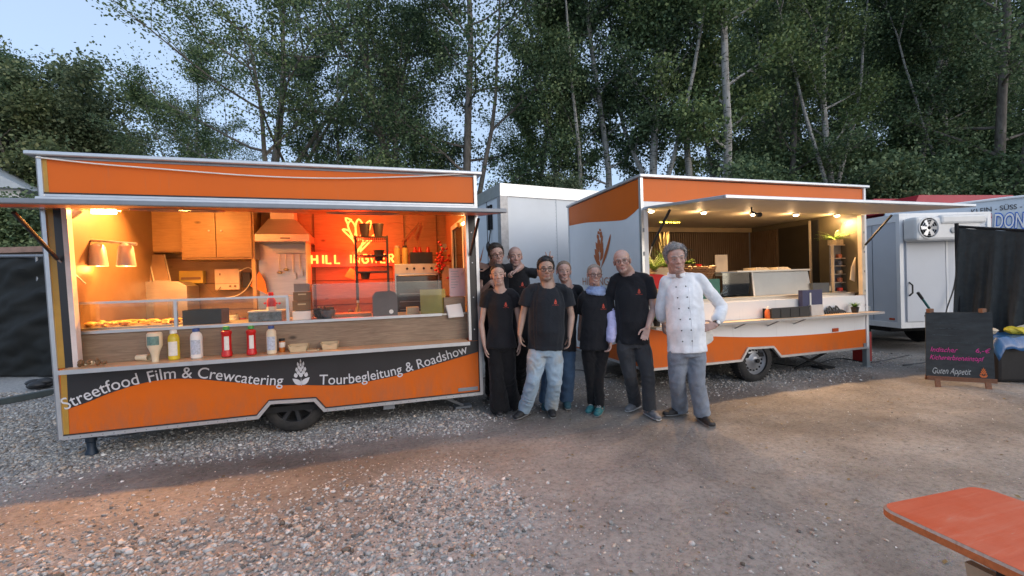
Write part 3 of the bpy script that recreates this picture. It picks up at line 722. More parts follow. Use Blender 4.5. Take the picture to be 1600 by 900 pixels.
# food in the hot plate
hp = thing('hot_plate', 'shallow steel tray of golden fried food under the heat lamps', 'hot plate', (-2.2, 5.4, CZ))
x0, x1 = ony(118, 512, 5.25).x, ony(272, 505, 5.25).x
MB().box((x0, 5.2, CZ+.001), (x1, 5.75, CZ+.02)).build('tray', STEEL, hp)
mb = MB(); rr = np.random.default_rng(2)
for i in range(70):
    mb.ell((rr.uniform(x0+.04, x1-.04), rr.uniform(5.24, 5.6), CZ+.03+rr.uniform(0, .035)), (rr.uniform(.03, .06), .02, .014), 7, 4, 0, Matrix.Rotation(rr.uniform(0, 3), 3, 'Z'))
tag(mb.build('fried_food', mat('golden_crust', (.72, .38, .08), .45, var=.3, scale=20), hp, True), kind='stuff')
# --- bottles on the serving shelf
RED = mat('red_sauce_bottle', (.55, .012, .012), .3, var=.08); GRN = mat('green_cap', (.05, .3, .06), .4); BLU = mat('blue_cap', (.03, .07, .25), .4)
LBL = mat('paper_label', (.72, .70, .66), .6, var=.1, scale=30); YEL = mat('yellow_oil', (.62, .48, .03), .25); BGE = mat('cream_sauce_plastic', (.70, .60, .44), .4)
def on_shelf(px, py, z=SZ): return onz(px, py, z)
def bottle(px, ptop, pbot, w, body, cap, label, group, prof='sauce', lab=LBL):
    c = onz(px, pbot, SZ); d_ = (c-CP).dot(FWD); h = (pbot-ptop)*d_/F*.95; r = w*d_/F/2*.95
    t = thing('sauce_bottle', label, 'bottle', c, group)
    if prof == 'sauce': pr = [(.6*r, 0), (r, .01), (r, .16*h), (.86*r, .2*h), (.86*r, .72*h), (r, .76*h), (r*.95, .84*h), (.45*r, .88*h)]
    elif prof == 'straight': pr = [(.8*r, 0), (r, .01), (r, .70*h), (.9*r, .80*h), (.5*r, .88*h)]
    else: pr = [(.45*r, 0), (.5*r, .2*h), (.62*r, .33*h), (r, .55*h), (r, .95*h), (.85*r, h)]
    MB().lathe(c, [(a, b) for a, b in pr]+[(.001, pr[-1][1])], 16).build('body', body, t, True)
    if prof != 'flip': MB().lathe(c, [(.5*r, .88*h), (.62*r, .885*h), (.6*r, .99*h), (.3*r, h), (.001, h)], 12).build('cap', cap, t, True)
    # label wrapped on the front
    r2 = (.88*r if prof == 'sauce' else 1.02*r)+.0008; z0, z1 = (.24*h, .68*h) if prof == 'sauce' else ((.15*h, .62*h) if prof == 'straight' else (.58*h, .88*h))
    a0, a1 = (-1.9, -.9) if prof == 'sauce' else (-2.4, -.75)
    vs = []; K = 8
    for k in range(K+1):
        a = a0+(a1-a0)*k/K+.1
        vs += [c+Vector((cos(a)*r2, sin(a)*r2, z0)), c+Vector((cos(a)*r2, sin(a)*r2, z1))]
    MB().add(vs, [(2*k, 2*k+2, 2*k+3, 2*k+1) for k in range(K)]).build('label', lab, t, True)
    return t
BG = 'sauce bottles on the left trailer shelf'
bottle(243, 517, 565, 21, BGE, WHITE, 'pale wide squeeze bottle standing upside down on its narrow neck', BG, 'flip', mat('green_grey_label', (.12, .22, .20), .5, var=.3, scale=60))
bottle(272.5, 513, 562, 16, YEL, WHITE, 'bottle of yellow oil with a white cap and pale label', BG, 'straight')
bottle(308, 510, 560, 17, WHITE, BLU, 'white sauce bottle with blue cap left of the two red bottles', BG, 'straight', mat('blue_print_label', (.45, .5, .6), .5, var=.3, scale=60))
bottle(355, 507, 558, 16, RED, GRN, 'red ketchup bottle with green cap, the left one of the pair', BG)
bottle(393.5, 506, 555, 15, RED, GRN, 'red ketchup bottle with green cap, the right one of the pair', BG)
bottle(425, 506, 553, 15, BGE, BLU, 'cream sauce bottle with blue cap beside the small orange jar', BG, 'straight', mat('blue_print_label', (.45, .5, .6), .5, var=.3, scale=60))
c = onz(441, 550, SZ); t = thing('spice_jar', 'small orange and white jar between cream bottle and snack trays', 'jar', c)
MB().lathe(c, [(.028, 0), (.03, .01), (.03, .10), (.026, .115), (.001, .116)], 14).build('body', mat('orange_glass', (.5, .16, .03), .3), t, True)
MB().lathe(c, [(.0305, .05), (.0308, .052), (.0308, .1), (.0305, .102)], 14).build('label', LBL, t, True)
MB().lathe(c, [(.027, .117), (.028, .12), (.028, .14), (.001, .142)], 12).build('lid', BLACK, t, True)
# cup lying on its side
a = onz(215, 561, SZ+.03); b = onz(232, 562, SZ+.03); d = Vector((.115, -.05, 0))
c = onz(212, 565, SZ); c.y += .03
cp_ = MB().lathe(c+Vector((0, 0, .034)), [(.001, 0), (.026, 0), (.034, .13), (.031, .13), (.024, .006), (.001, .008)], 20, d.normalized()).build('paper_cup', mat('cream_cup', (.72, .62, .45), .5), None, True)
origin(cp_, c); tag(cp_, 'cream paper cup lying on its side at the left of the shelf', 'cup')
# pile of mushrooms / cones
c = onz(143, 574, SZ); c.y += .04
t = thing('table_decoration', 'small heap of brown cones and pale pebbles at the shelf end', 'decoration', c); rr = np.random.default_rng(4)
for nm, mt, n, sp_ in (('cone', mat('brown_cone', (.16, .09, .04), .7, var=.5, scale=80, bmp=.6, bscale=150), 9, .06), ('pebble', mat('pale_pebble', (.6, .48, .32), .5), 8, .07)):
    for i in range(n):
        q = c+Vector((rr.normal(0, sp_), rr.normal(0, .018), .018+abs(rr.normal(0, .012)) if nm == 'pebble' else .02+rr.uniform(0, .03)))
        MB().ell(q, (.026, .018, .018) if nm == 'cone' else (.016, .013, .011), 8, 5, 0, Matrix.Rotation(rr.uniform(0, 3), 3, 'Y')).build(nm, mt, t, True)
# small wooden snack trays
def snack_tray(px0, px1, py, lab):
    a = onz(px0, py, SZ); b = onz(px1, py, SZ); y = a.y; w = b.x-a.x; x = a.x; h = .075; dd = .10
    t = thing('snack_tray', lab, 'tray', ((a.x+b.x)/2, y, SZ), 'small wooden trays on the left trailer shelf')
    for nm, pts, off in (('side', [(x+.015, y, SZ+.001), (x+w-.015, y, SZ+.001), (x+w, y, SZ+h*.8), (x+w*.65, y, SZ+h*.8), (x+w*.6, y, SZ+h*.62), (x+w*.4, y, SZ+h*.62), (x+w*.35, y, SZ+h*.8), (x, y, SZ+h*.8)], (0, .005, 0)),
                         ('side', [(x+.015, y+dd, SZ+.001), (x+w-.015, y+dd, SZ+.001), (x+w, y+dd, SZ+h), (x, y+dd, SZ+h)], (0, .005, 0))):
        MB().prism(pts, off).build(nm, PLY, t)
    for xa, sg in ((x, 1), (x+w, -1)):
        MB().hexa([(xa+sg*.015, y, SZ+.001), (xa+sg*.02, y, SZ+.001), (xa+sg*.02, y+dd, SZ+.001), (xa+sg*.015, y+dd, SZ+.001), (xa, y, SZ+h), (xa+sg*.005, y, SZ+h), (xa+sg*.005, y+dd, SZ+h), (xa, y+dd, SZ+h)]).build('side', PLY, t)
    MB().box((x+.016, y+.002, SZ+.001), (x+w-.016, y+dd, SZ+.006)).build('base', PLY, t)
snack_tray(450, 479, 551, 'small wooden tray on the shelf beside the orange jar'); snack_tray(501, 528, 547, 'small wooden tray on the shelf, the right one of two')
MB2 = MB().box(*[tuple(v) for v in (onz(478, 549, SZ)+Vector((0, 0, .001)), onz(500, 546, SZ)+Vector((0, .08, .008)))]).build('flat_box_lid', PLY); tag(MB2, 'thin flat wooden lid lying between the two snack trays', 'lid')
# generic box thing
def boxthing(nm, lab, cat, px0, py0, px1, py1, Y, dep, m, z=None, group=None, bevel=.004, top=True, lid=None):
    x0, x1, z0, z1 = rect(px0, py0, px1, py1, Y)
    if z is not None: z0 = z
    t = thing(nm, lab, cat, ((x0+x1)/2, Y+dep/2, z0), group)
    if top: MB().box((x0, Y, z0), (x1, Y+dep, z1)).build('body', m, t, bevel=bevel)
    else:
        e = .006
        MB().box((x0, Y, z0), (x1, Y+dep, z0+e)).box((x0, Y, z0+e), (x1, Y+e, z1)).box((x0, Y+dep-e, z0+e), (x1, Y+dep, z1)).box((x0, Y+e, z0+e), (x0+e, Y+dep-e, z1)).box((x1-e, Y+e, z0+e), (x1, Y+dep-e, z1)).build('body', m, t)
    if lid: MB().box((x0-.006, Y-.006, z1+.001), (x1+.006, Y+dep+.006, z1+.018)).build('lid', lid, t, bevel=.004)
    return t, (x0, x1, z0, z1)
BRN = mat('brown_kraft_box', (.22, .14, .08), .7, var=.1)
t, _ = boxthing('white_carton', 'white carton at the bottom of the box pile on the counter', 'carton', 457, 486, 486, 501, 5.2, .2, WHITE, CZ)
t, (x0, x1, z0, z1) = boxthing('brown_crate', 'brown crate with hand slot standing on the white carton', 'crate', 457, 470, 486, 485, 5.2, .2, BRN, None, 'brown crates piled on the counter', top=False)
MB().box(((x0+x1)/2-.04, 5.196, z0+.06), ((x0+x1)/2+.04, 5.199, z0+.075)).build('hand_slot', PLY, t)
t, (x0, x1, z0, z1) = boxthing('brown_crate', 'brown crate with hand slot, second from the top of the pile', 'crate', 458, 456, 486, 469.5, 5.2, .2, BRN, None, 'brown crates piled on the counter', top=False)
MB().box(((x0+x1)/2-.04, 5.196, z0+.06), ((x0+x1)/2+.04, 5.199, z0+.075)).build('hand_slot', PLY, t)
t, (x0, x1, z0, z1) = boxthing('grey_tub', 'small grey tub on top of the crate pile', 'tub', 459, 443, 484, 455.5, 5.2, .18, mat('grey_brown_tub', (.25, .2, .17), .5), None, top=False)
boxthing('black_food_tray', 'long black food container behind the guard glass', 'food container', 285, 484, 346, 505, 5.25, .25, BLACK, CZ, top=False)
t, b_ = boxthing('salad_tray', 'blue grey tray of wrapped food with a white lid', 'food tray', 388, 488, 440, 505, 5.25, .25, mat('blue_grey_film', (.16, .21, .27), .3, var=.5, scale=25), CZ, lid=mat('white_lid', (.6, .6, .62), .3))
boxthing('steel_pan', 'shallow steel pan under the right guard glass', 'pan', 520, 490, 580, 498, 5.3, .3, mat('copper_pan', (.5, .25, .14), .35, metal=.4), CZ)
t = thing('steel_bowl', 'small grey bowl behind the right guard glass', 'bowl', ony(513, 497, 5.25)); c = ony(513, 499, 5.25); c.z = CZ
MB().lathe(c, [(.03, 0), (.07, .04), (.085, .09), (.08, .09), (.06, .04), (.001, .01)], 18).build('bowl', ALU_D, t, True)
t = thing('ketchup_bottle', 'red bottle with label standing behind the guard rail', 'bottle', ony(425, 500, 5.3)); c = ony(425, 503, 5.3); c.z = CZ
MB().lathe(c, [(.04, 0), (.045, .01), (.045, .22), (.02, .27), (.001, .27)], 16).build('body', RED, t, True)
MB().lathe(c, [(.046, .06), (.047, .065), (.047, .15), (.046, .155)], 16).build('label', LBL, t, True)
MB().lathe(c, [(.022, .272), (.025, .28), (.022, .31), (.001, .312)], 12).build('cap', RED, t, True)
# slate with rounded top
x0, x1, z0, z1 = rect(582, 455, 621, 493, 5.09); z0 = CZ+.005
t = thing('slate_board', 'small grey slate with rounded shoulders and a white round sticker', 'slate board', ((x0+x1)/2, 5.09, CZ))
w = x1-x0; pts = [(x0, 5.09, z0), (x1, 5.09, z0), (x1, 5.09, z1-.05), (x1-.03, 5.09, z1-.01), (x1-.07, 5.09, z1), (x0+.07, 5.09, z1), (x0+.03, 5.09, z1-.01), (x0, 5.09, z1-.05)]
MB().prism(pts, (0, .012, 0)).build('slate', mat('grey_slate', (.13, .12, .12), .6), t)
MB().lathe((x1-.07, 5.089, z0+.045), [(.024, 0), (.024, .003), (.001, .003)], 18, (0, -1, 0)).build('sticker', WHITE, t)
# yellow board, pink sheet, orange notice, wood box, napkins
def sheet(nm, lab, cat, px0, py0, px1, py1, Y, m, th=.006, tilt=0, z=None):
    x0, x1, z0, z1 = rect(px0, py0, px1, py1, Y)
    if z is not None: z0 = z
    o = MB().hexa([(x0, Y, z0), (x1, Y, z0), (x1, Y+th, z0), (x0, Y+th, z0), (x0, Y+tilt, z1), (x1, Y+tilt, z1), (x1, Y+tilt+th, z1), (x0, Y+tilt+th, z1)]).build(nm, m)
    tag(o, lab, cat); origin(o, ((x0+x1)/2, Y, z0)); return o, (x0, x1, z0, z1)
sheet('yellow_board', 'upright yellow board leaning on the right of the counter', 'board', 657, 452, 697, 489, 5.16, mat('mustard_board', (.42, .30, .03), .45, var=.15), .012, .04, CZ+.001)
sheet('orange_notice', 'orange paper notice hanging beside the oven', 'notice', 691, 414, 703, 462, 6.0, mat('orange_paper', (.7, .4, .2), .6, var=.15, scale=20))
o, (x0, x1, z0, z1) = sheet('pink_menu', 'pink printed menu sheet above the wooden box', 'menu', 702, 419, 727, 463, 5.16, mat('pink_paper', (.62, .45, .48), .6))
mb = MB()
for k in range(7):
    zz = z1-.04-k*.032; mb.box((x0+.02, 5.157, zz), (x0+.02+(.09, .07, .1, .06, .09, .08, .05)[k], 5.1585, zz+.006))
mb.build('print_line', ALU_D, o)
t, (x0, x1, z0, z1) = boxthing('wooden_box', 'brown wooden box at the right end of the counter', 'box', 694, 464, 727, 489, 5.13, .2, OAKG, CZ)
t = thing('napkin_stack', 'white napkins hanging over the counter edge at the right', 'napkins', (ony(709, 496, 5.06).x, 5.06, 1.13))
a, b, c, d_ = ony(696, 478, 5.10), ony(719, 475, 5.10), ony(724, 495, 5.04), ony(701, 497, 5.04)
for k in range(3):
    o_ = Vector((.003*k, -.006*k, .004*k)); MB().hexa([d_+o_, c+o_, c+o_+Vector((0, .006, 0)), d_+o_+Vector((0, .006, 0)), a+o_, b+o_, b+o_+Vector((0, .006, 0)), a+o_+Vector((0, .006, 0))]).build('napkin', WHITE, t)
# oven with knobs
YO = 6.35
x0, x1, z0, z1 = rect(617, 412, 687, 480, YO)
t = thing('oven', 'steel oven with dark glass door and row of knobs', 'oven', ((x0+x1)/2, YO, 1.06))
MB().box((x0, YO, 1.061), (x1, YO+.55, z1)).build('body', STEEL, t, bevel=.006)
zp = ony(650, 427, YO).z
MB().box((x0+.004, YO-.014, zp), (x1-.004, YO-.001, z1-.01)).build('control_panel', mat('cream_steel', (.62, .52, .38), .35, metal=.3), t)
for px in (636, 647, 662, 674):
    MB().lathe((ony(px, 419, YO).x, YO-.015, (zp+z1)/2), [(.018, 0), (.016, .02), (.001, .021)], 12, N_).build('knob', BLACK, t, True)
MB().box((x0+.02, YO-.012, 1.08), (x1-.02, YO-.001, zp-.03)).build('door', mat('oven_glass', (.03, .02, .02), .12, coat=.5), t)
MB().tube([(x0+.05, YO-.05, zp-.03), (x1-.05, YO-.05, zp-.03)], .012, 8).build('handle', ALU, t, True)
mb = MB()
for k in range(3): mb.box((x0+.06, YO-.016, 1.17+k*.11), (x1-.06, YO-.0125, 1.18+k*.11))
mb.build('oven_rack', ALU_D, t)
x0o, x1o, zo = x0, x1, z1
boxthing('black_bin', 'black open tub on top of the oven', 'tub', 641, 394, 676, 410, YO+.05, .3, BLACK, zo+.002, top=False)
for px, col, lab, hgt in ((649, RED, 'red bottle in the black tub on the oven, leftmost', .1), (656, RED, 'red bottle with pale label in the middle of the black tub', .09), (669, RED, 'red bottle at the right end of the black tub on the oven', .1)):
    c = ony(px, 400, YO+.15); c.z = zo+.03; tt = thing('sauce_bottle', lab, 'bottle', c, 'bottles in the tub on the oven')
    MB().lathe(c, [(.035, 0), (.035, .13+hgt*.2), (.02, .17+hgt*.2), (.018, .22), (.001, .22)], 12).build('body', col, tt, True); MB().lathe(c, [(.036, .09), (.0365, .092), (.0365, .14), (.036, .142)], 12).build('label', LBL, tt, True)
for k, (px, lab) in enumerate(((621, 'tall yellow canister on the left end of the oven'), (633, 'tall pale canister with dark lid on the oven'))):
    c = ony(px, 408, YO+.15); c.z = zo+.001; tt = thing('canister', lab, 'canister', c)
    MB().lathe(c, [(.04, 0), (.042, .01), (.042, .22), (.03, .24), (.001, .24)], 14).build('body', mat('yellow_can', (.6, .42, .12), .4), tt, True); MB().lathe(c, [(.032, .241), (.032, .27), (.001, .27)], 12).build('lid', BLACK if k else BGE, tt, True)
# red flowers beside door and small grey picture
c = ony(690, 418, 6.0); t = thing('red_flowers', 'bunch of red flowers hanging beside the side door', 'flowers', c); rr = np.random.default_rng(8)
mb = MB()
for i in range(40):
    q = c+Vector((rr.normal(0, .05), rr.normal(0, .04), rr.normal(.10, .10))); mb.ell(q, (.022, .022, .018), 6, 4)
tag(mb.build('blossom', mat('red_petals', (.5, .02, .02), .6, var=.3), t, True), kind='stuff')
mb = MB()
for i in range(14): mb.tube([c+Vector((0, 0, -.08)), c+Vector((rr.normal(0, .05), rr.normal(0, .04), rr.normal(.12, .1)))], .003, 4)
mb.build('stem', mat('dark_stem', (.06, .07, .02), .7), t)
sheet('grey_picture', 'small grey square picture on the wall by the side door', 'picture', 688, 381, 698, 393, 6.3, mat('grey_print', (.3, .27, .25), .5), .01)
# black wire rack with buckets
YR = 6.15
x0, x1, z0, z1 = rect(556, 368, 606, 440, YR)
t = thing('wire_rack', 'tall black metal rack in front of the neon flower', 'rack', ((x0+x1)/2, YR, 1.06))
for x in (x0, x1):
    for y in (YR, YR+.3): MB().box((x-.012, y-.012, 1.061), (x+.012, y+.012, z1)).build('post', BLACK, t)
for z in (z1-.03, z1-.28, z0+.12):
    mb = MB().box((x0+.013, YR-.01, z), (x1-.013, YR+.31, z+.02)); mb.build('rack_shelf', BLACK, t)
mb = MB()
for k in range(14):
    x = x0+.03+(x1-x0-.06)*k/13; mb.box((x-.003, YR-.014, z1-.085), (x+.003, YR-.011, z1-.031))
mb.box((x0+.013, YR-.016, z1-.092), (x1-.013, YR-.0145, z1-.084)); mb.build('basket_rail', BLACK, t)
def bucket(px, ptop, pbot, w, Y, lab, z=None):
    b = ony(px, pbot, Y); tt = ony(px, ptop, Y); r_ = w*(tt-CP).dot(FWD)/F/2
    if z: b.z = z
    t = thing('black_bucket', lab, 'bucket', b, 'black buckets on and in the wire rack'); h = tt.z-b.z
    MB().lathe(b, [(r_*.72, 0), (r_, h), (r_*1.06, h), (r_*1.06, h-.012), (r_*.95, h-.012), (r_*.68, .01), (.001, .01)], 20).build('body', mat('dark_brown_bucket', (.05, .03, .03), .5), t, True)
    return t
bucket(570, 350, 368, 17, YR+.12, 'dark bucket on the left of the rack top', z1+.001); bucket(591, 350, 368, 17, YR+.12, 'dark bucket on the right of the rack top', z1+.001)
bucket(592, 391, 408, 17, YR+.15, 'dark bucket hanging inside the rack before the neon letters', None); bucket(571, 425, 436, 16, YR+.15, 'low dark bucket on the bottom shelf of the rack')
# candle glass, wall machines, baking trays, towels, till
boxthing('paper_dispenser', 'yellow dispenser with a dark slot on the back wall', 'dispenser', 279, 423, 317, 443, 6.9, .12, mat('yellow_plastic', (.55, .42, .07), .4), bevel=.01)
x0, x1, z0, z1 = rect(283, 433, 313, 437, 6.89); o = MB().box((x0, 6.885, z0), (x1, 6.899, z1)).build('slot', BRN, bpy.data.objects['paper_dispenser'])
t, (x0, x1, z0, z1) = boxthing('water_heater', 'cream boxy water heater with two small knobs on the back wall', 'water heater', 335, 420, 374, 453, 6.86, .16, mat('cream_enamel', (.66, .54, .38), .35), bevel=.012)
for f_ in (.62, .82): MB().lathe((x0+(x1-x0)*f_, 6.859, z0+.05), [(.015, 0), (.013, .015), (.001, .016)], 10, N_).build('knob', BRN, t, True)
MB().box((x0+.01, 6.856, z0+.085), (x1-.01, 6.8595, z0+.09)).build('seam', BRN, t)
MB().box((x0+.06, 6.856, z0+.2), (x0+.075, 6.8595, z1-.06)).build('gauge', BRN, t)
for k, (px0, px1, lab) in enumerate(((206, 238, 'large dark baking tray tilted against the back wall, left one'), (232, 262, 'large dark baking tray tilted against the back wall, right one'))):
    a, b, c, d_ = ony(px0, 398, 6.7), ony(px0+24, 398, 6.7), ony(px0+34, 440, 6.6), ony(px0+6, 440, 6.6)
    t = thing('baking_tray', lab, 'baking tray', d_, 'baking trays stacked at the back')
    MB().hexa([d_, c, c+Vector((0, .02, 0)), d_+Vector((0, .02, 0)), a, b, b+Vector((0, .02, 0)), a+Vector((0, .02, 0))]).build('pan', BRN, t)
    MB().bar(b, c, .014, .03).bar(d_, c, .014, .03).build('rim', STEEL, t)
for lab, P_, cc in (('orange towel with a small print hanging beside the hood', [(405, 424), (397, 436), (391, 447), (418, 460), (414, 440)], (.75, .22, .06)), ('tan pointed towel hanging left of the wire rack', [(547, 418), (538, 432), (556, 438), (554, 422)], (.6, .35, .12))):
    pts = [ony(x, y, 6.80) for x, y in P_]; o = MB().prism(pts, (0, .015, 0)).build('hanging_towel', mat('towel_%g' % cc[0], cc, .85, sheen=.3, var=.2, scale=12)); tag(o, lab, 'towel'); origin(o, pts[0])
t, _ = boxthing('cooker', 'low steel cooker with red lit controls beneath the hood', 'cooker', 403, 462, 470, 482, 6.35, .5, STEEL, 1.061)
for px in (414, 432, 437): MB().lathe(ony(px, 474, 6.349), [(.015, 0), (.012, .02), (.001, .021)], 10, N_).build('knob', RED, t, True)
c = ony(602, 492, 5.6); c.z = CZ+.001; c.x = ony(602, 480, 5.6).x
c = ony(560, 487, 5.9); c.z = 1.061
t = thing('oil_bottle', 'slim glass bottle behind the right guard glass', 'bottle', c)
MB().lathe(c, [(.04, 0), (.045, .02), (.04, .16), (.015, .2), (.015, .25), (.001, .25)], 14).build('body', mat('amber_oil', (.35, .2, .06), .2), t, True); MB().lathe(c, [(.018, .251), (.018, .28), (.001, .28)], 10).build('cap', ALU, t, True)
# arm bracket at the left of the guard
a, b = ony(96, 425, 5.2), ony(117, 470, 5.2)
o = MB().tube([a, b], .008, 8).tube([b, b+Vector((-.05, 0, -.01)), ony(109, 490, 5.2)], .012, 8).build('wall_bracket', STEEL, T1, True)

# ---- working clutter of the kitchen
rr = np.random.default_rng(21)
o = MB().tube([ony(204, 400, 6.85), ony(207, 470, 6.85)], .03, 10).build('waste_pipe', mat('cream_pipe', (.5, .38, .25), .5), T1, True)
o = MB().tube(smoothpath([ony(372, 425, 6.8), ony(388, 418, 6.8), ony(396, 428, 6.8), ony(386, 450, 6.8), ony(370, 462, 6.8), ony(352, 465, 6.8)], 6), .007, 5).build('power_cable', CREAM, T1, True)
o = MB().tube(smoothpath([ony(318, 443, 6.85), ony(335, 458, 6.85), ony(345, 448, 6.85)], 6), .005, 5).build('power_cable', BRN, T1, True)
MB().box(*[tuple(v) for v in (ony(381, 426, 6.97), ony(391, 449, 6.9))]).build('fuse_box', BLACK, T1)
MB().box(ony(397, 405, 6.5)-Vector((.03, 0, 0)), ony(399, 482, 6.5)+Vector((.02, .04, 0))).build('timber_upright', OAKV, T1)
MB().tube([ony(300, 412, 6.8), ony(300, 418, 6.8)], .004, 5)
rail = MB().tube([ony(430, 395, 6.86), ony(478, 396, 6.86)], .006, 6).build('utensil_rail', ALU, T1, True)
for k, (px, L_, nm) in enumerate(((436, .24, 'ladle'), (446, .20, 'ladle'), (457, .26, 'turner'), (468, .22, 'turner'))):
    c = ony(px, 397, 6.84); t = thing('kitchen_' + nm, ['long steel ladle at the left of the utensil rail', 'shorter steel ladle beside the long one on the rail', 'steel turner third along the utensil rail', 'steel turner at the right end of the utensil rail'][k], nm, c)
    MB().tube([c, c+Vector((0, 0, -L_))], .006, 6).build('handle', STEEL, t, True)
    (MB().ell(c+Vector((0, -.01, -L_-.02)), (.035, .03, .022), 10, 6) if nm == 'ladle' else MB().box(c+Vector((-.035, -.003, -L_-.09)), c+Vector((.035, .003, -L_)))).build('head', STEEL, t)
labs = ['brown storage tin at the far left of the rear worktop', 'pale storage tin, second on the rear worktop', 'tall orange tin on the rear worktop', 'small dark jar on the rear worktop', 'white tub on the rear worktop near the cooker', 'low red tin on the rear worktop', 'amber jar on the rear worktop left of the rack', 'dark jar on the rear worktop left of the rack', 'pale squat jar behind the crates', 'brown jar at the foot of the wire rack']
cols = [(.2, .1, .04), (.55, .45, .3), (.6, .22, .04), (.05, .03, .02), (.6, .58, .5), (.45, .03, .02), (.4, .2, .04), (.04, .03, .03), (.5, .42, .3), (.22, .12, .05)]
for k, px in enumerate((300, 312, 326, 342, 364, 378, 500, 512, 524, 548)):
    c = ony(px, 480, 6.55+.08*(k % 3)); c.z = 1.061; h_ = (.16, .13, .24, .11, .15, .09, .2, .16, .1, .14)[k]; r__ = (.05, .045, .04, .035, .06, .05, .035, .04, .055, .04)[k]
    t = thing('storage_jar', labs[k], 'jar', c, 'tins and jars on the rear worktop')
    MB().lathe(c, [(r__*.9, 0), (r__, .01), (r__, h_*.85), (r__*.8, h_*.9), (.001, h_*.9)], 14).build('body', mat('jar%d' % k, cols[k], .35, var=.2, scale=20), t, True)
    MB().lathe(c, [(r__*.82, h_*.901), (r__*.82, h_), (.001, h_)], 12).build('lid', ALU_D if k % 2 else BRN, t, True)
    MB().lathe(c, [(r__*1.01, h_*.25), (r__*1.015, h_*.26), (r__*1.015, h_*.6), (r__*1.01, h_*.61)], 14, (0, 0, 1), 0, False).build('label', LBL, t, True)
t, _ = boxthing('fold_carton', 'plain brown carton on the rear worktop behind the black container', 'carton', 240, 470, 262, 487, 6.4, .2, BRN, 1.061)
t, _ = boxthing('fold_carton', 'cream carton on the floor level rack right of the oven', 'carton', 636, 480, 655, 492, 5.3, .15, mat('cream_card', (.62, .50, .36), .6), CZ)
for k, px in enumerate((625, 641, 664)):
    c = ony(px, 483, 5.32); c.z = CZ+.001
o = MB().tube(smoothpath([ony(604, 350, 6.9), ony(625, 348, 6.9), ony(645, 362, 6.9), ony(652, 380, 6.9)], 6), .004, 5).build('hanging_cable', BRN, T1, True)
o = MB().bar(ony(628, 378, 6.95), ony(655, 348, 6.95), .02, .02).bar(ony(655, 352, 6.94), ony(648, 372, 6.94), .03, .03).build('wall_bracket', BRN, T1)
for k, (px, py) in enumerate(((452, 470), (519, 470))):
    pass
mb = MB()
for k in range(22):
    x = -2.62+.055*k*2.9; 
c = ony(505, 480, 5.35); c.z = CZ+.001
t = thing('torn_paper', 'crumpled dark paper bag behind the left end of the right guard glass', 'paper bag', c)
m2 = MB().ell((0, 0, .05), (.11, .06, .06), 16, 10); m2.v = [tuple(Vector(v)*(1+.5*mnoise.noise(Vector(v)*28))+c) for v in m2.v]; m2.build('bag', mat('dark_brown_paper', (.07, .04, .03), .7), t)

# steam rising from the hot food under the heat lamps
m, t, p = newmat('thin_steam'); t.nodes.remove(p)
vp = t.nodes.new('ShaderNodeVolumePrincipled'); vp.inputs['Color'].default_value = (.95, .95, .95, 1)
n = nz(t, 7, 4, .6, objco(t, (1, 1, .5)), .8); rr2 = t.nodes.new('ShaderNodeMapRange'); rr2.inputs[1].default_value = .42; rr2.inputs[2].default_value = .8; rr2.inputs[3].default_value = 0; rr2.inputs[4].default_value = 2.6
t.links.new(n.outputs[0], rr2.inputs[0]); sv = t.nodes.new('ShaderNodeVectorMath'); sv.operation = 'LENGTH'; tcm = t.nodes.new('ShaderNodeMapping'); tcm.inputs['Location'].default_value = (0, 0, -.958); tcm.inputs['Scale'].default_value = (2.63, 6.25, 4.167); tco = t.nodes.new('ShaderNodeTexCoord'); t.links.new(tco.outputs['Object'], tcm.inputs[0]); t.links.new(tcm.outputs[0], sv.inputs[0]); fd_ = t.nodes.new('ShaderNodeMapRange'); fd_.inputs[1].default_value = 1.0; fd_.inputs[2].default_value = .25; t.links.new(sv.outputs['Value'], fd_.inputs[0]); ml_ = t.nodes.new('ShaderNodeMath'); ml_.operation = 'MULTIPLY'; t.links.new(rr2.outputs[0], ml_.inputs[0]); t.links.new(fd_.outputs[0], ml_.inputs[1]); t.links.new(ml_.outputs[0], vp.inputs['Density']); t.links.new(vp.outputs[0], t.nodes['Material Output'].inputs['Volume'])
o = MB().ell((-2.22, 5.42, 1.44), (.38, .16, .24), 20, 14).build('steam', m, None, True); origin(o, (-2.22, 5.42, 1.21)); tag(o, 'thin steam drifting up from the hot food under the heat lamps', 'steam', kind='stuff')
# ================================================================== RIGHT FOOD TRAILER
V0 = 4.84; XA = 3.253; XB = 7.255; VB = 7.03; VZB = .32; VZT = 2.83
T2 = thing('food_trailer', 'white and orange food trailer on the right with wooden slat interior and open hatch', 'food trailer', (5.2, 5.9, 0))
def P2(px, py, off=0.0):
    v = ony(px, py, V0); v.y = V0-off; return v
def PS(px, py, off=0.0):
    v = onx(px, py, XA); v.x = XA-off; return v
NS = (-1, 0, 0)
arch2 = [P2(*p) for p in [(1158, 566), (1168, 545), (1206, 543), (1218, 558)]]
o8 = [Vector((XA+.02, V0, .34)), Vector((arch2[0].x, V0, .34)), Vector((arch2[1].x, V0, arch2[1].z)), Vector((arch2[2].x, V0, arch2[2].z)), Vector((arch2[3].x, V0, .34)), Vector((XB-.02, V0, .34)), Vector((XB-.02, V0, 1.145)), Vector((XA+.02, V0, 1.145))]
FP2 = MB().prism(o8, (0, .03, 0)).build('front_panel', WHITE_P, T2)
wv = smoothpath([P2(1000, 512, .003), P2(1060, 521, .003), P2(1110, 525.5, .003), P2(1200, 526.5, .003), P2(1290, 521, .003), P2(1347, 514.5, .003)], 5)
wv[0].x = XA+.022; wv[-1].x = XB-.022
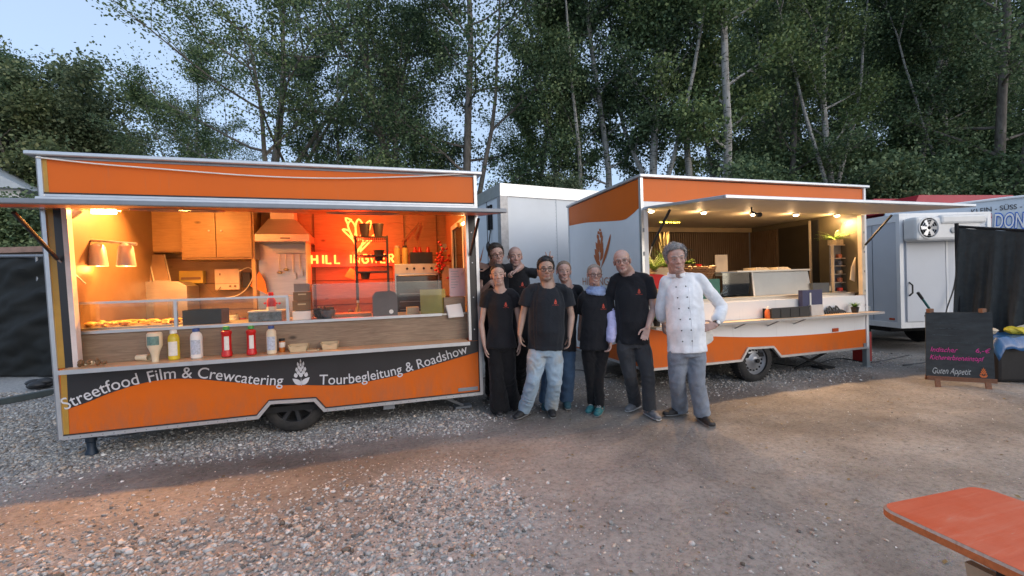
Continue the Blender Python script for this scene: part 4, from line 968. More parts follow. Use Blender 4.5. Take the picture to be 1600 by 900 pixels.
def lowz(x):
    pts = [(XA, .342), (arch2[0].x, .342), (arch2[1].x, arch2[1].z+.002), (arch2[2].x, arch2[2].z+.002), (arch2[3].x, .342), (XB, .342)]
    for (a, za), (b, zb) in zip(pts, pts[1:]):
        if x <= b: return za+(zb-za)*(x-a)/(b-a)
    return .342
xs_ = sorted(set([v.x for v in wv if XA+.03 < v.x < XB-.03]+[XA+.022, XB-.022]+[a.x for a in arch2]))
wv = [v for i, v in enumerate(wv) if i in (0, len(wv)-1) or XA+.03 < v.x < XB-.03]
def wz(x): return float(np.interp(x, [v.x for v in wv], [v.z for v in wv]))
mb = MB()
for a, b in zip(xs_, xs_[1:]):
    mb.hexa([(a, V0-.003, lowz(a)), (b, V0-.003, lowz(b)), (b, V0-.0005, lowz(b)), (a, V0-.0005, lowz(a)), (a, V0-.003, wz(a)), (b, V0-.003, wz(b)), (b, V0-.0005, wz(b)), (a, V0-.0005, wz(a))])
mb.build('orange_graphic', ORANGE, FP2)
e2 = [(XA, .33), (arch2[0].x-.01, .33), (arch2[1].x-.008, arch2[1].z+.01), (arch2[2].x+.008, arch2[2].z+.01), (arch2[3].x+.01, .33), (XB, .33)]
mb = mitre_rail(e2, V0-.026, V0+.012, -.015, .015)
mb.box((XA-.008, V0+.02, .315), (XA+.02, VB, .345)); mb.build('bottom_rail', ALU, T2)
MB().box((XA-.008, V0-.018, .32), (XA+.03, V0+.03, 2.80)).build('corner_post', ALU, T2)
MB().box((XA-.010, VB-.03, .32), (XA+.03, VB+.01, 2.79)).build('corner_post', ALU, T2)
MB().box((XB-.03, V0-.018, .32), (XB+.01, V0+.03, 2.80)).build('corner_post', WHITE_P, T2)
MB().box((XA+.031, V0-.02, 1.15), (XA+.09, V0+.04, 2.40)).build('door_frame', WHITE_P, T2)
MB().box((XB-.10, V0-.02, 1.15), (XB-.031, V0+.04, 2.38)).build('door_frame', mat('cream_post', (.62, .52, .40), .45), T2)  # right door frame in one even cream colour, shared with the jamb
mb = MB()
for z in (.98, 1.2, 1.5, 1.8, 2.1): mb.box((XA+.01, V0-.026, z), (XA+.028, V0-.0185, z+.05)).box((XB-.06, V0-.026, z), (XB-.045, V0-.0205, z+.03))
mb.build('hinge_pins', ALU_D, T2)
MB().box((XA+.031, V0, 2.50), (XB-.031, V0+.03, 2.79)).build('upper_panel', ORANGE, T2)
mb = MB().box((XA+.031, V0-.012, 2.40), (XB-.031, V0+.04, 2.497)); mb.build('hinge_rail', WHITE_P, T2, bevel=.01)
MB().box((XA-.03, V0-.05, 2.80), (XB+.06, VB+.04, 2.84)).build('roof', ALU, T2, bevel=.01)
MB().box((XB-.09, V0-.012, .34), (XB-.031, V0-.004, .40)).build('maker_plate', ALU_D, T2)
MB().box((P2(1300, 515).x, V0-.014, P2(1307, 518).z-.0), (P2(1309, 515).x, V0-.002, P2(1307, 512.5).z)).build('side_marker', mat('orange_lens', (.5, .08, .02), .2), T2)
# left end wall with orange top and printed flower
EW = MB().box((XA, V0+.03, .34), (XA+.04, VB-.03, 2.79)).build('end_wall', WHITE_P, T2)
sw = smoothpath([PS(889, 353, .003), PS(915, 348, .003), PS(945, 346, .003), PS(972, 344, .003), PS(984, 338, .003), PS(998, 325, .003)], 5)
sw[0].y = VB-.03; sw[-1].y = V0+.032
mb = MB()
for a, b in zip(sw, sw[1:]):
    mb.hexa([a, b, (XA-.0005, b.y, b.z), (XA-.0005, a.y, a.z), (XA-.003, a.y, 2.79), (XA-.003, b.y, 2.79), (XA-.0005, b.y, 2.79), (XA-.0005, a.y, 2.79)])
mb.build('orange_graphic', ORANGE, EW)
lw = smoothpath([PS(888, 540, .003), PS(920, 543, .003), PS(960, 538, .003), PS(998, 515, .003)], 5); lw[0].y = VB-.03; lw[-1].y = V0+.032
mb = MB()
for a, b in zip(lw, lw[1:]):
    mb.hexa([(XA-.003, a.y, .35), (XA-.003, b.y, .35), (XA-.0005, b.y, .35), (XA-.0005, a.y, .35), a, b, (XA-.0005, b.y, b.z), (XA-.0005, a.y, a.z)])
mb.build('orange_graphic', ORANGE, EW)
# flower drawn from outlines
PRINT = mat('burnt_orange_print', (.50, .13, .035), .4, var=.05)
mb = MB()
def petal(pts, o=.005):
    P_ = smoothpath([PS(x, y, o) for x, y in pts+[pts[0]]], 4)[:-1]; c = sum(P_, Vector())/len(P_)
    n = len(P_); mb.add(P_+[c], [(i, (i+1) % n, n) for i in range(n)])
L0 = [[(937, 420), (930, 405), (929, 398), (937, 408), (938, 416)], [(939, 420), (944, 400), (954, 366), (953, 380), (948, 400)], [(929.5, 389), (935, 392), (937, 406), (931, 401)], [(938, 408), (939, 396), (943, 388), (942.5, 402)],
      [(931, 378), (936, 384), (936.5, 394), (932, 389)], [(938, 396), (937, 384), (942, 378), (942.5, 388)], [(934, 372), (938, 376), (938, 386), (934, 382)], [(939, 380), (939.5, 372), (942, 368), (942, 377)],
      [(933, 366), (936, 368), (936, 374), (933, 372)], [(938, 372), (937.5, 364), (940.5, 362), (941, 369)], [(934.5, 361), (937, 362), (937, 366), (934, 365)], [(937, 361), (936.5, 358), (938.5, 357.5), (939.5, 361)]]
for q in L0: petal(q)
mb.build('flower_print', PRINT, EW)
mb = MB(); pathtext(mb, 'HILL INGWER', [PS(911, 445, .005), PS(980, 446, .005)], .17, NS); mb.build('lettering', mat('copper_print', (.5, .22, .12), .4), EW)
# interior: floor, back wall, right wall with wooden slats
MB().box((XA+.04, VB-.03, .34), (XB-.01, VB, 2.79)).build('back_wall', mat('dark_backing', (.03, .02, .014), .8), T2)
MB().box((XB-.03, V0+.03, .34), (XB, VB-.03, 2.79)).build('end_wall', mat('olive_grey_wall', (.11, .09, .055), .5, var=.1, coat=.1), T2)
MB().box((XA+.05, V0+.05, .34), (XB-.03, VB-.03, .40)).build('floor_pan', DARK, T2)
CEILW = mat('beige_ceiling', (.55, .47, .36), .5, var=.05)
MB().box((XA+.041, V0+.042, 2.46), (XB-.031, VB-.031, 2.56)).build('ceiling', CEILW, T2)
SLAT = woodmat('slat_timber', (.10, .06, .032), (.20, .125, .07), .55, axis=2, knots=False)
mb = MB(); x = XA+.1
while x < XB-.06: mb.box((x, VB-.055, 1.0), (x+.030, VB-.0305, 2.36)); x += .05
tag(mb.build('slat', SLAT, T2), kind='stuff')
mb = MB(); yend = onx(1217, 400, XB-.03).y; y = VB-.06
while y > yend: mb.box((XB-.055, y-.03, 1.0), (XB-.0305, y, 2.36)); y -= .05
tag(mb.build('slat', SLAT, T2), kind='stuff')
MB().box((XA+.05, VB-.10, 2.37), (XB-.04, VB-.056, 2.455)).build('top_fascia', mat('tan_fascia', (.38, .28, .17), .5), T2)
MB().box((XB-.075, VB-.075, 1.0), (XB-.056, VB-.056, 2.37)).build('corner_trim', ALU_D, T2)
ya, yb = onx(1268, 400, XB-.03).y, yend
dd = MB().box((XB-.045, ya, .5), (XB-.0305, yb-.02, onx(1240, 354, XB-.03).z)).build('side_door', mat('near_black_door', (.035, .028, .018), .35), T2)
MB().box((XB-.06, ya-.01, .5), (XB-.031, ya+.02, 2.42)).build('door_jamb', mat('cream_post', (.62, .52, .40), .45), T2)
MB().box((XB-.052, ya-.14, .5), (XB-.031, ya-.03, 2.42)).build('dark_strip', BLACK, T2)
# counter front (white) and counter top
MB().box((XA+.05, V0+.14, .86), (XB-.04, V0+.17, 1.17)).build('counter_front', WHITE_P, T2)
MB().box((XA+.045, V0+.10, 1.172), (XB-.035, V0+.70, 1.195)).build('counter_top', STEEL, T2)
# folding shelf outside
yS = 4.62
S2 = MB().box((XA+.02, yS, .868), (XB+.03, V0+.13, .895)).build('serving_shelf', BEECH, T2)
MB().box((XA+.02, yS-.012, .866), (XB+.035, yS-.001, .897)).build('shelf_edge', mat('grey_trim', (.4, .38, .36), .45), S2)
mb = MB()
for px in (1168, 1220, 1262): 
    x = ony(px, 500, yS).x; mb.bar((x, yS+.03, .862), (x, V0-.004, .78), .02, .012)
mb.build('shelf_bracket', ALU_D, T2)
# chassis, wheel, jack
mb = MB().box((XA+.1, V0+.40, .22), (XB-.1, V0+.48, .32)).box((XA+.1, VB-.3, .22), (XB-.1, VB-.22, .32)); mb.build('chassis', DARK, T2)
MB().box((arch2[0].x-.02, V0+.34, .28), (arch2[3].x+.02, V0+.36, .62)).box((arch2[0].x-.02, V0+.032, .5), (arch2[3].x+.02, V0+.34, .52)).build('wheel_box', DARK, T2)
w2 = ony(1181, 570, V0+.02)
wheel(T2, (w2.x, V0+.10, .30), .31, .19, 'steel')
mb = MB().bar((6.0, 5.05, .30), (6.75, 5.15, .02), .03, .03).bar((6.75, 5.05, .30), (6.2, 5.2, .02), .03, .03).box((6.6, 5.05, .0), (6.85, 5.25, .025)); mb.build('scissor_jack', DARK, T2)
o = MB().box((XB+.06, V0+.05, .0), (XB+.13, V0+.12, .95)).box((XB+.04, V0+.03, .0), (XB+.15, V0+.14, .02)).box((XB+.045, V0+.035, .90), (XB+.145, V0+.135, .96)); o = o.build('drawbar_post', mat('galvanised_post', (.26, .29, .30), .6, metal=.3, dirt=.2), T2, bevel=.005)
t, _ = boxthing('red_canister', 'red canister with a white cap on the ground right of the trailer', 'canister', 1349, 519, 1362, 544, V0+.35, .18, mat('red_canister_paint', (.35, .02, .015), .4), .0)
MB().lathe((XB+.16, V0+.34, .27), [(.03, 0), (.03, .03), (.001, .031)], 10, N_).build('cap', WHITE, t, True)
# hatch flap of the right trailer
hy, hz = V0-.02, 2.405; fy, fz = 3.47, 2.285
def fl2(x, t, o): 
    d = Vector((0, fy-hy, fz-hz)); n = Vector((0, -d.z, d.y)).normalized(); return Vector((x, hy, hz))+d*t-n*o
HF2 = MB().hexa([fl2(XA+.06, 0, -.015), fl2(XB-.05, 0, -.015), fl2(XB-.17, 1, -.015), fl2(XA+.06, 1, -.015), fl2(XA+.06, 0, .015), fl2(XB-.05, 0, .015), fl2(XB-.17, 1, .015), fl2(XA+.06, 1, .015)]).build('hatch_flap', mat('beige_flap_lining', (.52, .46, .38), .5, var=.05), T2)
MB().bar(fl2(XA+.03, 1, 0), fl2(XB-.14, 1, 0), .04, .036).bar(fl2(XA+.045, 0, 0), fl2(XA+.045, 1, 0), .03, .036).bar(fl2(XB-.035, 0, 0), fl2(XB-.155, 1, 0), .03, .036).build('flap_edge', ALU, HF2, bevel=.006)
for x, s in ((XA+.12, 1), (XB-.07, -1)):
    so_ = MB().tube([(x, V0-.05, 1.92), (x, 4.42, 2.32)], .016, 8).build('gas_strut', BLACK, T2, True)
    MB().tube([(x, V0-.05, 1.92), (x, V0+.02, 1.78)], .007, 6).build('piston_rod', ALU, so_, True)
cc = fl2(4.25, .55, -.03)
mb = MB().tube([cc, cc+Vector((0, 0, -.05)), cc+Vector((.08, -.02, -.09))], .012, 8).lathe(cc+Vector((.08, -.02, -.09)), [(.02, -.03), (.03, 0), (.03, .03), (.001, .031)], 10, (1, 0, 0)); mb.build('flap_catch', BLACK, T2, True)
# ---- the four lit spots
for i, (px, py) in enumerate(((1018, 335), (1100, 337), (1177, 339.5), (1244, 340), (1308, 341))):
    c = onz(px, py, 2.38); c.z = 2.42; c.y = max(c.y, 5.02)
    t = thing('ceiling_spot', ['round warm spot lamp nearest the left post of the right trailer', 'round warm spot lamp, second from the left in the right trailer', 'round warm spot lamp in the middle of the right trailer ceiling', 'round warm spot lamp, second from the right in the right trailer', 'round warm spot lamp near the right post of the right trailer'][i], 'lamp', c, 'ceiling spots of the right trailer')
    MB().lathe(c+Vector((0, 0, .035)), [(.05, 0), (.055, -.01), (.045, -.03), (.001, -.03)], 18).build('housing', ALU, t, True)
    MB().ell(c+Vector((0, 0, -.004)), (.036, .036, .016), 14, 8).build('lamp_disc', emat('spot_disc', (1, .80, .52), 9), t, True)
    lamp('spot_glow', c+Vector((0, .1, -.06)), 2.6, (1, .62, .30), .04, t)
    lamp('spot_beam', c+Vector((0, .05, -.04)), 50, (1, .60, .28), .03, t, 'SPOT', (radians(-38), 0, 0), 2.1)

# ================================================================== THINGS IN AND ON THE RIGHT TRAILER
Z2 = .8955; K2 = 1.1955
def s2(px, Y=4.76):
    q = ony(px, 487, Y); q.z = Z2; return q
t, _ = boxthing('orange_bottle', '', 'bottle', 1195, 475, 1206, 491, 4.8, .07, RED, Z2); 
for ch in list(t.children): bpy.data.objects.remove(ch)
t['label'] = 'orange sauce bottle with a pale cap at the left of the black crate'
c = s2(1200); t.location = c
MB().lathe(c, [(.036, 0), (.042, .01), (.042, .09), (.03, .12), (.018, .13), (.001, .13)], 16).build('body', mat('orange_sauce', (.62, .14, .03), .3), t, True); MB().lathe(c, [(.02, .131), (.02, .15), (.008, .17), (.001, .171)], 12).build('cap', WHITE, t, True)
a, b = s2(1207, 4.68), s2(1266, 4.68); y = 4.69
t = thing('black_crate', 'long black plastic crate with compartments on the right trailer shelf', 'crate', ((a.x+b.x)/2, y, Z2))
x0, x1 = a.x, b.x; h = .135
mb = MB().box((x0, y, Z2+.001), (x1, y+.006, Z2+h)).box((x0, y+.19, Z2+.001), (x1, y+.196, Z2+h)).box((x0, y+.006, Z2+.001), (x0+.006, y+.19, Z2+h)).box((x1-.006, y+.006, Z2+.001), (x1, y+.19, Z2+h)).box((x0+.006, y+.006, Z2+.001), (x1-.006, y+.19, Z2+.006))
mb.box((x0-.01, y-.008, Z2+h), (x1+.01, y-.0, Z2+h+.012)).box((x0-.01, y+.19, Z2+h), (x1+.01, y+.205, Z2+h+.012)).build('body', BLACK, t)
mb = MB()
for k in range(1, 4): xx = x0+(x1-x0)*k/4; mb.box((xx-.004, y+.007, Z2+.007), (xx+.004, y+.189, Z2+h-.005)).box((xx-.015, y-.006, Z2+.01), (xx+.015, y-.0005, Z2+h-.01))
mb.build('divider', BLACK, t)
mb = MB(); rr = np.random.default_rng(6)
for k in range(9): mb.ell((rr.uniform(x0+.05, x1-.05), y+rr.uniform(.04, .15), Z2+h-.01), (.03, .02, .012), 7, 4)
tag(mb.build('napkin_packets', BGE, t, True), kind='stuff')
t, (x0, x1, z0, z1) = boxthing('blue_crate', 'dark blue crate standing behind the black crate', 'crate', 1254, 453, 1285, 478, 4.765, .065, mat('navy_crate', (.035, .04, .11), .45), Z2, top=False)
MB().box(((x0+x1)/2-.06, 4.760, z0+.06), ((x0+x1)/2-.03, 4.764, z1-.04)).build('slot', LBL, t)
a, b = s2(1270, 4.70), s2(1289, 4.70); t = thing('paper_stack', 'stack of white folded boxes beside the black crate', 'stack', (a+b)/2)
for k in range(9):
    o_ = rr.uniform(-.004, .004); MB().box((a.x+o_, a.y+.02, Z2+.001+k*.017), (b.x+o_, a.y+.16, Z2+.0165+k*.017)).build('box', mat('white_card', (.66, .62, .58), .6), t, bevel=.002)
t = thing('black_tongs', 'heap of black serving tongs and straps on the shelf', 'tongs', s2(1305)); a = s2(1292); b = s2(1316)
mb = MB()
for k in range(7):
    q = a.lerp(b, k/7); mb.tube(smoothpath([q+Vector((0, .02, .01)), q+Vector((.03, .05, .05+.03*(k % 3))), q+Vector((.09, .03, .04)), q+Vector((.12, .0, .012))], 4), .012, 6)
mb.build('tongs', BLACK, t, True)
def fern(name, lab, base, potr, poth, potm, n, L, col, up=.7, seedv=1, square=False, wid=.035):
    t = thing(name, lab, 'plant', base); r_ = np.random.default_rng(seedv)
    if square: MB().box(base+Vector((-potr, -potr, .001)), base+Vector((potr, potr, poth))).build('pot', potm, t, bevel=.005)
    else: MB().lathe(base, [(potr*.7, .001), (potr, poth), (potr*.9, poth), (potr*.85, poth-.01), (.001, poth-.01)], 18).build('pot', potm, t, True)
    mb = MB(); c = base+Vector((0, 0, poth-.01))
    for i in range(n):
        a = r_.uniform(0, 2*pi); l = L*r_.uniform(.6, 1.1); dr_ = Vector((cos(a), sin(a), 0)); e = r_.uniform(up*.5, up*1.4); side = Vector((-sin(a), cos(a), 0))
        pts = [c+dr_*(l*t_*cos(e*(1-.5*t_)))+Vector((0, 0, l*(t_*sin(e)-.45*t_*t_*(1-up*.5)))) for t_ in (0, .25, .5, .75, 1)]
        if wid > .012:
            for k in range(1, 13):
                t_ = k/12; q = pts[min(int(t_*4), 3)].lerp(pts[min(int(t_*4)+1, 4)], t_*4-min(int(t_*4), 3)); w_ = wid*sin(pi*min(1, t_*.85+.1))
                for s in (-1, 1):
                    tip = q+side*s*w_+dr_*.012-Vector((0, 0, .006)); mb.add([q, q+dr_*.010, tip, q-dr_*.004+side*s*w_*.5], [(0, 1, 2, 3)])
        else:
            for k in range(4):
                w0 = wid*(1-k/4.2); w1 = wid*(1-(k+1)/4.2); mb.add([pts[k]-side*w0/2, pts[k]+side*w0/2, pts[k+1]+side*w1/2, pts[k+1]-side*w1/2], [(0, 1, 2, 3)])
    tag(mb.build('leaves', col, t), kind='stuff'); return t
FERNG = mat('bright_fern_green', (.20, .34, .04), .5, var=.3, scale=20); HERB = mat('herb_green', (.10, .22, .03), .55, var=.3, scale=20); STRAW = mat('dry_grass', (.45, .35, .15), .7, var=.3, scale=20)
c = s2(1336, 4.74)
fern('potted_grass', 'small green grass plant in a dark pot at the right end of the shelf', c, .055, .085, BLACK, 150, .12, HERB, 1.0, 3, wid=.010)
# tower shelf with fern
YT = 5.12
x0, x1, z0, z1 = rect(1303, 382, 1325, 455, YT); z0 = K2
t = thing('shelf_tower', 'narrow open tower of five small compartments under the fern', 'shelf', ((x0+x1)/2, YT, K2))
FR = mat('pale_tower_frame', (.5, .42, .33), .5)
MB().box((x0, YT, z0+.001), (x0+.010, YT+.045, z1)).build('side_panel', FR, t); MB().box((x1-.014, YT, z0+.001), (x1, YT+.08, z1)).build('side_panel', FR, t); MB().box((x0+.015, YT+.07, z0+.001), (x1-.015, YT+.08, z1)).build('back_panel', ALU_D, t)
zz = [ony(1314, p, YT).z for p in (404, 416, 429, 442)]
for k, z in enumerate([z0+.001]+zz[::-1]+[z1-.014]): MB().box((x0+.0145, YT, z), (x1-.0145, YT+.069, z+.012)).build('shelf_board', FR, t)
lv = [z0+.013]+[z+.012 for z in zz[::-1]]
for k, (z, cc_) in enumerate(zip(lv, ((.6, .05, .03), (.45, .16, .08), (.4, .3, .2), (.1, .1, .12), (.5, .14, .05)))):
    c = Vector(((x0+x1)/2, YT+.025, z+.001)); tt = thing('goods_pot', ['red tin in the lowest compartment of the tower', 'reddish snack bag in the second compartment from below', 'pale printed cup in the middle compartment of the tower', 'dark folded cloth in the fourth compartment of the tower', 'orange tin in the top compartment of the tower'][k], 'tin', c, 'goods in the tower shelf')
    MB().lathe(c, [(.034, 0), (.04, .004), (.04, .05+.012*(k % 2)), (.03, .058+.012*(k % 2)), (.001, .06)], 12).build('body', mat('goods%d' % k, cc_, .45, var=.3, scale=30), tt, True)
c = Vector(((x0+x1)/2, YT+.08, z1+.001))
fern('potted_fern', 'bright green fern in a pale square pot on top of the tower', c, .075, .085, mat('bark_pot', (.45, .36, .24), .8, var=.3, scale=30), 34, .26, FERNG, .75, 5, True)
t, b_ = boxthing('grey_bin', 'dark grey bin holding packets left of the tower', 'bin', 1270, 442, 1296, 454, 5.12, .2, mat('slate_plastic', (.07, .08, .09), .45), K2, top=False)
for k, (px, cc_) in enumerate(((1275, (.35, .37, .42)), (1284, (.5, .33, .14)), (1292, (.5, .4, .25)))):
    x = ony(px, 440, 5.2).x; MB().box((x-.035, 5.16, K2+.02), (x+.035, 5.22+.02*k, K2+.125-.01*k)).build('packet', mat('packet%d' % k, cc_, .5), t)
# glass display case / hood and counter things
YG = 5.15
x0, x1, z0, z1 = rect(1180, 421, 1268, 459, YG)
t = thing('display_case', 'grey steel display case on the right trailer counter', 'display case', ((x0+x1)/2, YG, K2))
a = ony(1176, 460, YG).x
MB().hexa([(a+.06, YG, K2+.001), (x1, YG, K2+.001), (x1, YG+.4, K2+.001), (a+.06, YG+.4, K2+.001), (x0, YG+.06, z1-.03), (x1, YG+.06, z1-.03), (x1, YG+.4, z1-.03), (x0, YG+.4, z1-.03)]).build('body', mat('satin_grey_steel', (.30, .31, .31), .4, metal=.5, var=.08, scale=3), t)
MB().box((x0-.30, YG+.03, z1-.028), (x1+.02, YG+.44, z1)).build('top', STEEL, t, bevel=.004)
MB().bar((a+.03, YG-.004, K2), (x0-.005, YG+.05, z1-.03), .022, .014).build('edge_bar', WHITE, t)
MB().box((x0-.55, YG+.05, K2+.02), (x0-.06, YG+.055, z1-.03)).build('pane', GLASS, t)
MB().box((x0-.6, YG+.03, z1-.028), (x0-.305, YG+.3, z1-.012)).build('glass_top', ALU_D, t)
for k in range(2):
    xx = x0+.12+.42*k; tt = thing('lid_stack', ['pale flat lids stacked on the left of the display case', 'pale flat lids stacked on the right of the display case'][k], 'lids', (xx, YG+.2, z1))
    for j in range(3): MB().box((xx, YG+.1, z1+.001+j*.013), (xx+.28-.03*j, YG+.34, z1+.0125+j*.013)).build('lid', BGE, tt, bevel=.003)
c = Vector((x0-.32, YG+.2, K2))
t = thing('cutlery_heap', 'shiny steel ladles in a dark pan beside the display case', 'utensils', c)
MB().lathe(c, [(.10, .001), (.17, .03), (.165, .032), (.1, .008), (.001, .008)], 20).build('pan', BLACK, t, True)
for i in range(9):
    q = c+Vector((.08+rr.normal(0, .07), rr.normal(0, .04), .10+abs(rr.normal(0, .05)))); MB().ell(q, (.022, .022, .016), 8, 6).build('ladle_cup', mat('bright_steel', (.7, .7, .68), .15, metal=1), t, True)
    MB().tube([q, c+Vector((-.1, .05, .03))], .004, 5).build('ladle_handle', ALU, t, True)
o, _ = sheet('menu_card', 'tall cream menu card standing on the counter behind the basket', 'menu', 1118, 398, 1137, 431, 5.35, mat('cream_card', (.62, .50, .36), .6), .006)
# raised ledge carrying basket
zl = ony(1100, 446, 5.1).z
t, _ = boxthing('teal_box', 'teal green box on the counter under the wicker basket', 'box', 1088, 436, 1125, 456, 5.08, .22, mat('teal_plastic', (.02, .16, .12), .45), K2)
x0, x1, z0, z1 = rect(1070, 418, 1125, 437, 5.1)
t = thing('wicker_basket', 'shallow brown wicker basket behind the chef with a red cup on it', 'basket', ((x0+x1)/2, 5.2, z0))
mb = MB(); c = Vector(((x0+x1)/2, 5.2, z0)); RX = (x1-x0)/2; n = 40
for j in range(8):
    f_ = j/7; ring = [c+Vector((cos(a)*RX*(.72+.28*f_), sin(a)*.14*(.72+.28*f_), .004+f_*(z1-z0)+.004*((k+j) % 2))) for k, a in enumerate(np.linspace(0, 2*pi, n+1))]
    mb.tube(ring, .0095, 5)
mb.lathe(c, [(.001, .002), (.14, .002)], 8)
mb.build('wicker', woodmat('wicker_brown', (.16, .07, .025), (.34, .17, .07), .6, knots=False), t, True)
MB().ell(c+Vector((0, 0, .012)), (RX*.74, .10, .006), 20, 4).build('base', BRN, t, True)
mb = MB()
for i in range(30): mb.ell(c+Vector((rr.uniform(-RX*.8, RX*.8), rr.uniform(-.09, .09), z1-z0+rr.uniform(-.02, .015))), (.03, .03, .018), 7, 5)
tag(mb.build('bread', mat('pale_bread', (.6, .48, .30), .7, var=.3, scale=40), t, True), kind='stuff')
c = ony(1092, 418, 5.2); tt = thing('red_cup', 'small red cup standing in the wicker basket', 'cup', c)
MB().lathe(c, [(.03, 0), (.045, .05), (.04, .05), (.028, .004), (.001, .004)], 16).build('cup', RED, tt, True)
c = ony(1074, 416, 5.25); fern('herb_bunch', 'pale green herbs just left of the red cup', c, .05, .03, BRN, 40, .10, FERNG, 1.0, 9)
# plants at the left post
c = ony(1037, 428, 5.1); c.z = K2+.02
t, _ = boxthing('wooden_planter', 'pale wooden planter at the left end of the right trailer counter', 'planter', 1024, 418, 1052, 436, 5.08, .16, PLY, K2+.001)
fern('tall_grass_plant', 'tall green plant with pale plumes in the wooden planter', ony(1040, 420, 5.14), .06, .02, BRN, 120, .34, HERB, 1.35, 12, wid=.010)
c = ony(1040, 418, 5.14); mb = MB()
for i in range(9):
    a = rr.uniform(-.5, .5); top_ = c+Vector((sin(a)*.22, rr.uniform(-.05, .05), .40+rr.uniform(-.1, .12))); mb.tube([c, c.lerp(top_, .6)], .003, 4); mb.tube([c.lerp(top_, .6), c.lerp(top_, .8), top_], [.008, .016, .004], 6)
o = mb.build('dry_plumes', STRAW, None, True); origin(o, c); tag(o, 'pale dry grass plumes standing up in the wooden planter', 'plumes')
fern('trailing_plant', 'leafy yellow green plant close to the left post', ony(1022, 425, 5.0), .05, .02, BRN, 60, .30, FERNG, 1.1, 13)
pts = [ony(x, y, 4.98) for x, y in ((1012, 428), (1040, 430), (1046, 444), (1036, 452), (1022, 449), (1012, 440))]
o = MB().prism(smoothpath(pts+[pts[0]], 4)[:-1], (0, .03, 0)).build('red_cloth', mat('red_cloth', (.55, .015, .015), .8, sheen=.3, var=.2), bevel=.008); origin(o, pts[0]); tag(o, 'bright red cloth draped over the counter edge behind the bald man', 'cloth')
c = onz(1028, 500, Z2); c = ony(1026, 492, 4.75); c.z = Z2
fern('herb_pot', 'dark green herb in a black pot between the bald man and the chef', c, .055, .09, BLACK, 60, .11, HERB, .9, 14)
# small yellow neon word
a = ony(1030, 348, 6.3); b = ony(1064, 348, 6.3)
n2 = thing('neon_sign', 'small yellow neon word hanging at the top left inside the right trailer', 'neon sign', a)
neontext(n2, 'INGWER', a.x, b.x, a.z, .085, 6.3, emat('yellow_neon', (1, .72, .08), 5), .008)
# wall fan / bracket
c = ony(1063, 388, 6.85)
mb = MB()
for s in (-1, 1): mb.hexa([c+Vector((0, 0, -.02)), c+Vector((0, .02, -.02)), c+Vector((0, .02, .02)), c+Vector((0, 0, .02)), c+Vector((s*.28, 0, -.05*s)), c+Vector((s*.28, .02, -.05*s)), c+Vector((s*.28, .02, -.05*s+.03)), c+Vector((s*.28, 0, -.05*s+.03))])
o = mb.lathe(c, [(.05, 0), (.05, .03), (.001, .04)], 12, N_).build('wall_fan', BLACK); origin(o, c); tag(o, 'black two blade fan on the slatted wall above the chef', 'fan')
# towel near right post
pts = [ony(x, y, 4.95) for x, y in ((1331, 418), (1337, 402), (1336, 440), (1329, 437))]
o = MB().prism(pts, (0, .015, 0)).build('hanging_towel', mat('cream_towel', (.6, .5, .36), .85)); origin(o, pts[0]); tag(o, 'cream towel hanging by the right post', 'towel')
# ================================================================== BOX TRUCK BEHIND THE GROUP
def frame(px, d, ang):
    """ground point below pixel column px at view depth d and a yaw; returns to-world function (u right, v away, z up)"""
    o = ond(px, 450, d); o.z = 0; c, s = cos(ang), sin(ang)
    U = Vector((c, s, 0)); V = Vector((-s, c, 0))
    return o, U, V
def boxm(mb, o, U, V, u0, u1, v0, v1, z0, z1, m=0):
    P_ = lambda u, v, z: o+U*u+V*v+Vector((0, 0, z))
    return mb.hexa([P_(u0, v0, z0), P_(u1, v0, z0), P_(u1, v1, z0), P_(u0, v1, z0), P_(u0, v0, z1), P_(u1, v0, z1), P_(u1, v1, z1), P_(u0, v1, z1)], m)
o, U, V = frame(787, 8.45, radians(9.1))
o.z = 0
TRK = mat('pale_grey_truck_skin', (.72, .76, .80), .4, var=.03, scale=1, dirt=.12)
bt = thing('box_truck', 'tall white box truck body with aluminium corner rails behind the group of people', 'truck', o)
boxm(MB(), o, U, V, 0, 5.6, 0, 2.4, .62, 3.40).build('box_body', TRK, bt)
boxm(MB(), o, U, V, -.02, 5.62, -.02, 2.42, 3.36, 3.44).build('roof', ALU, bt)
mb = MB(); boxm(mb, o, U, V, -.025, 5.62, -.025, -.001, 3.20, 3.36); boxm(mb, o, U, V, -.025, -.001, 0, 2.42, 3.20, 3.36); mb.build('top_rail', ALU, bt)
mb = MB(); boxm(mb, o, U, V, -.03, 5.62, -.03, -.001, .60, .72); boxm(mb, o, U, V, -.03, -.001, 0, 2.42, .60, .72); mb.build('bottom_rail', ALU, bt)
mb = MB(); boxm(mb, o, U, V, -.03, .13, -.03, -.0012, .72, 3.20); boxm(mb, o, U, V, -.03, -.0012, -.0, .12, .72, 3.20); mb.build('corner_rail', mat('worn_aluminium', (.42, .42, .43), .5, metal=.5, dirt=.3, scale=20), bt)
for u in (1.25, 2.5, 3.75):
    mb = MB(); boxm(mb, o, U, V, u, u+.006, -.006, -.0005, .72, 3.20)
    for k in range(34): boxm(mb, o, U, V, u-.022, u-.012, -.008, -.0005, .76+k*.072, .768+k*.072)
    mb.build('rivet_seam', mat('seam_grey', (.42, .46, .50), .5), bt)
for v in (.42,):
    mb = MB(); boxm(mb, o, U, V, -.012, -.0005, v+.28, v+.285, .72, 3.2); boxm(mb, o, U, V, -.05, -.001, v, v+.03, 2.6, 3.1); boxm(mb, o, U, V, -.05, -.001, v+.12, v+.15, 2.6, 3.1); mb.build('door_gear', DARK, bt)
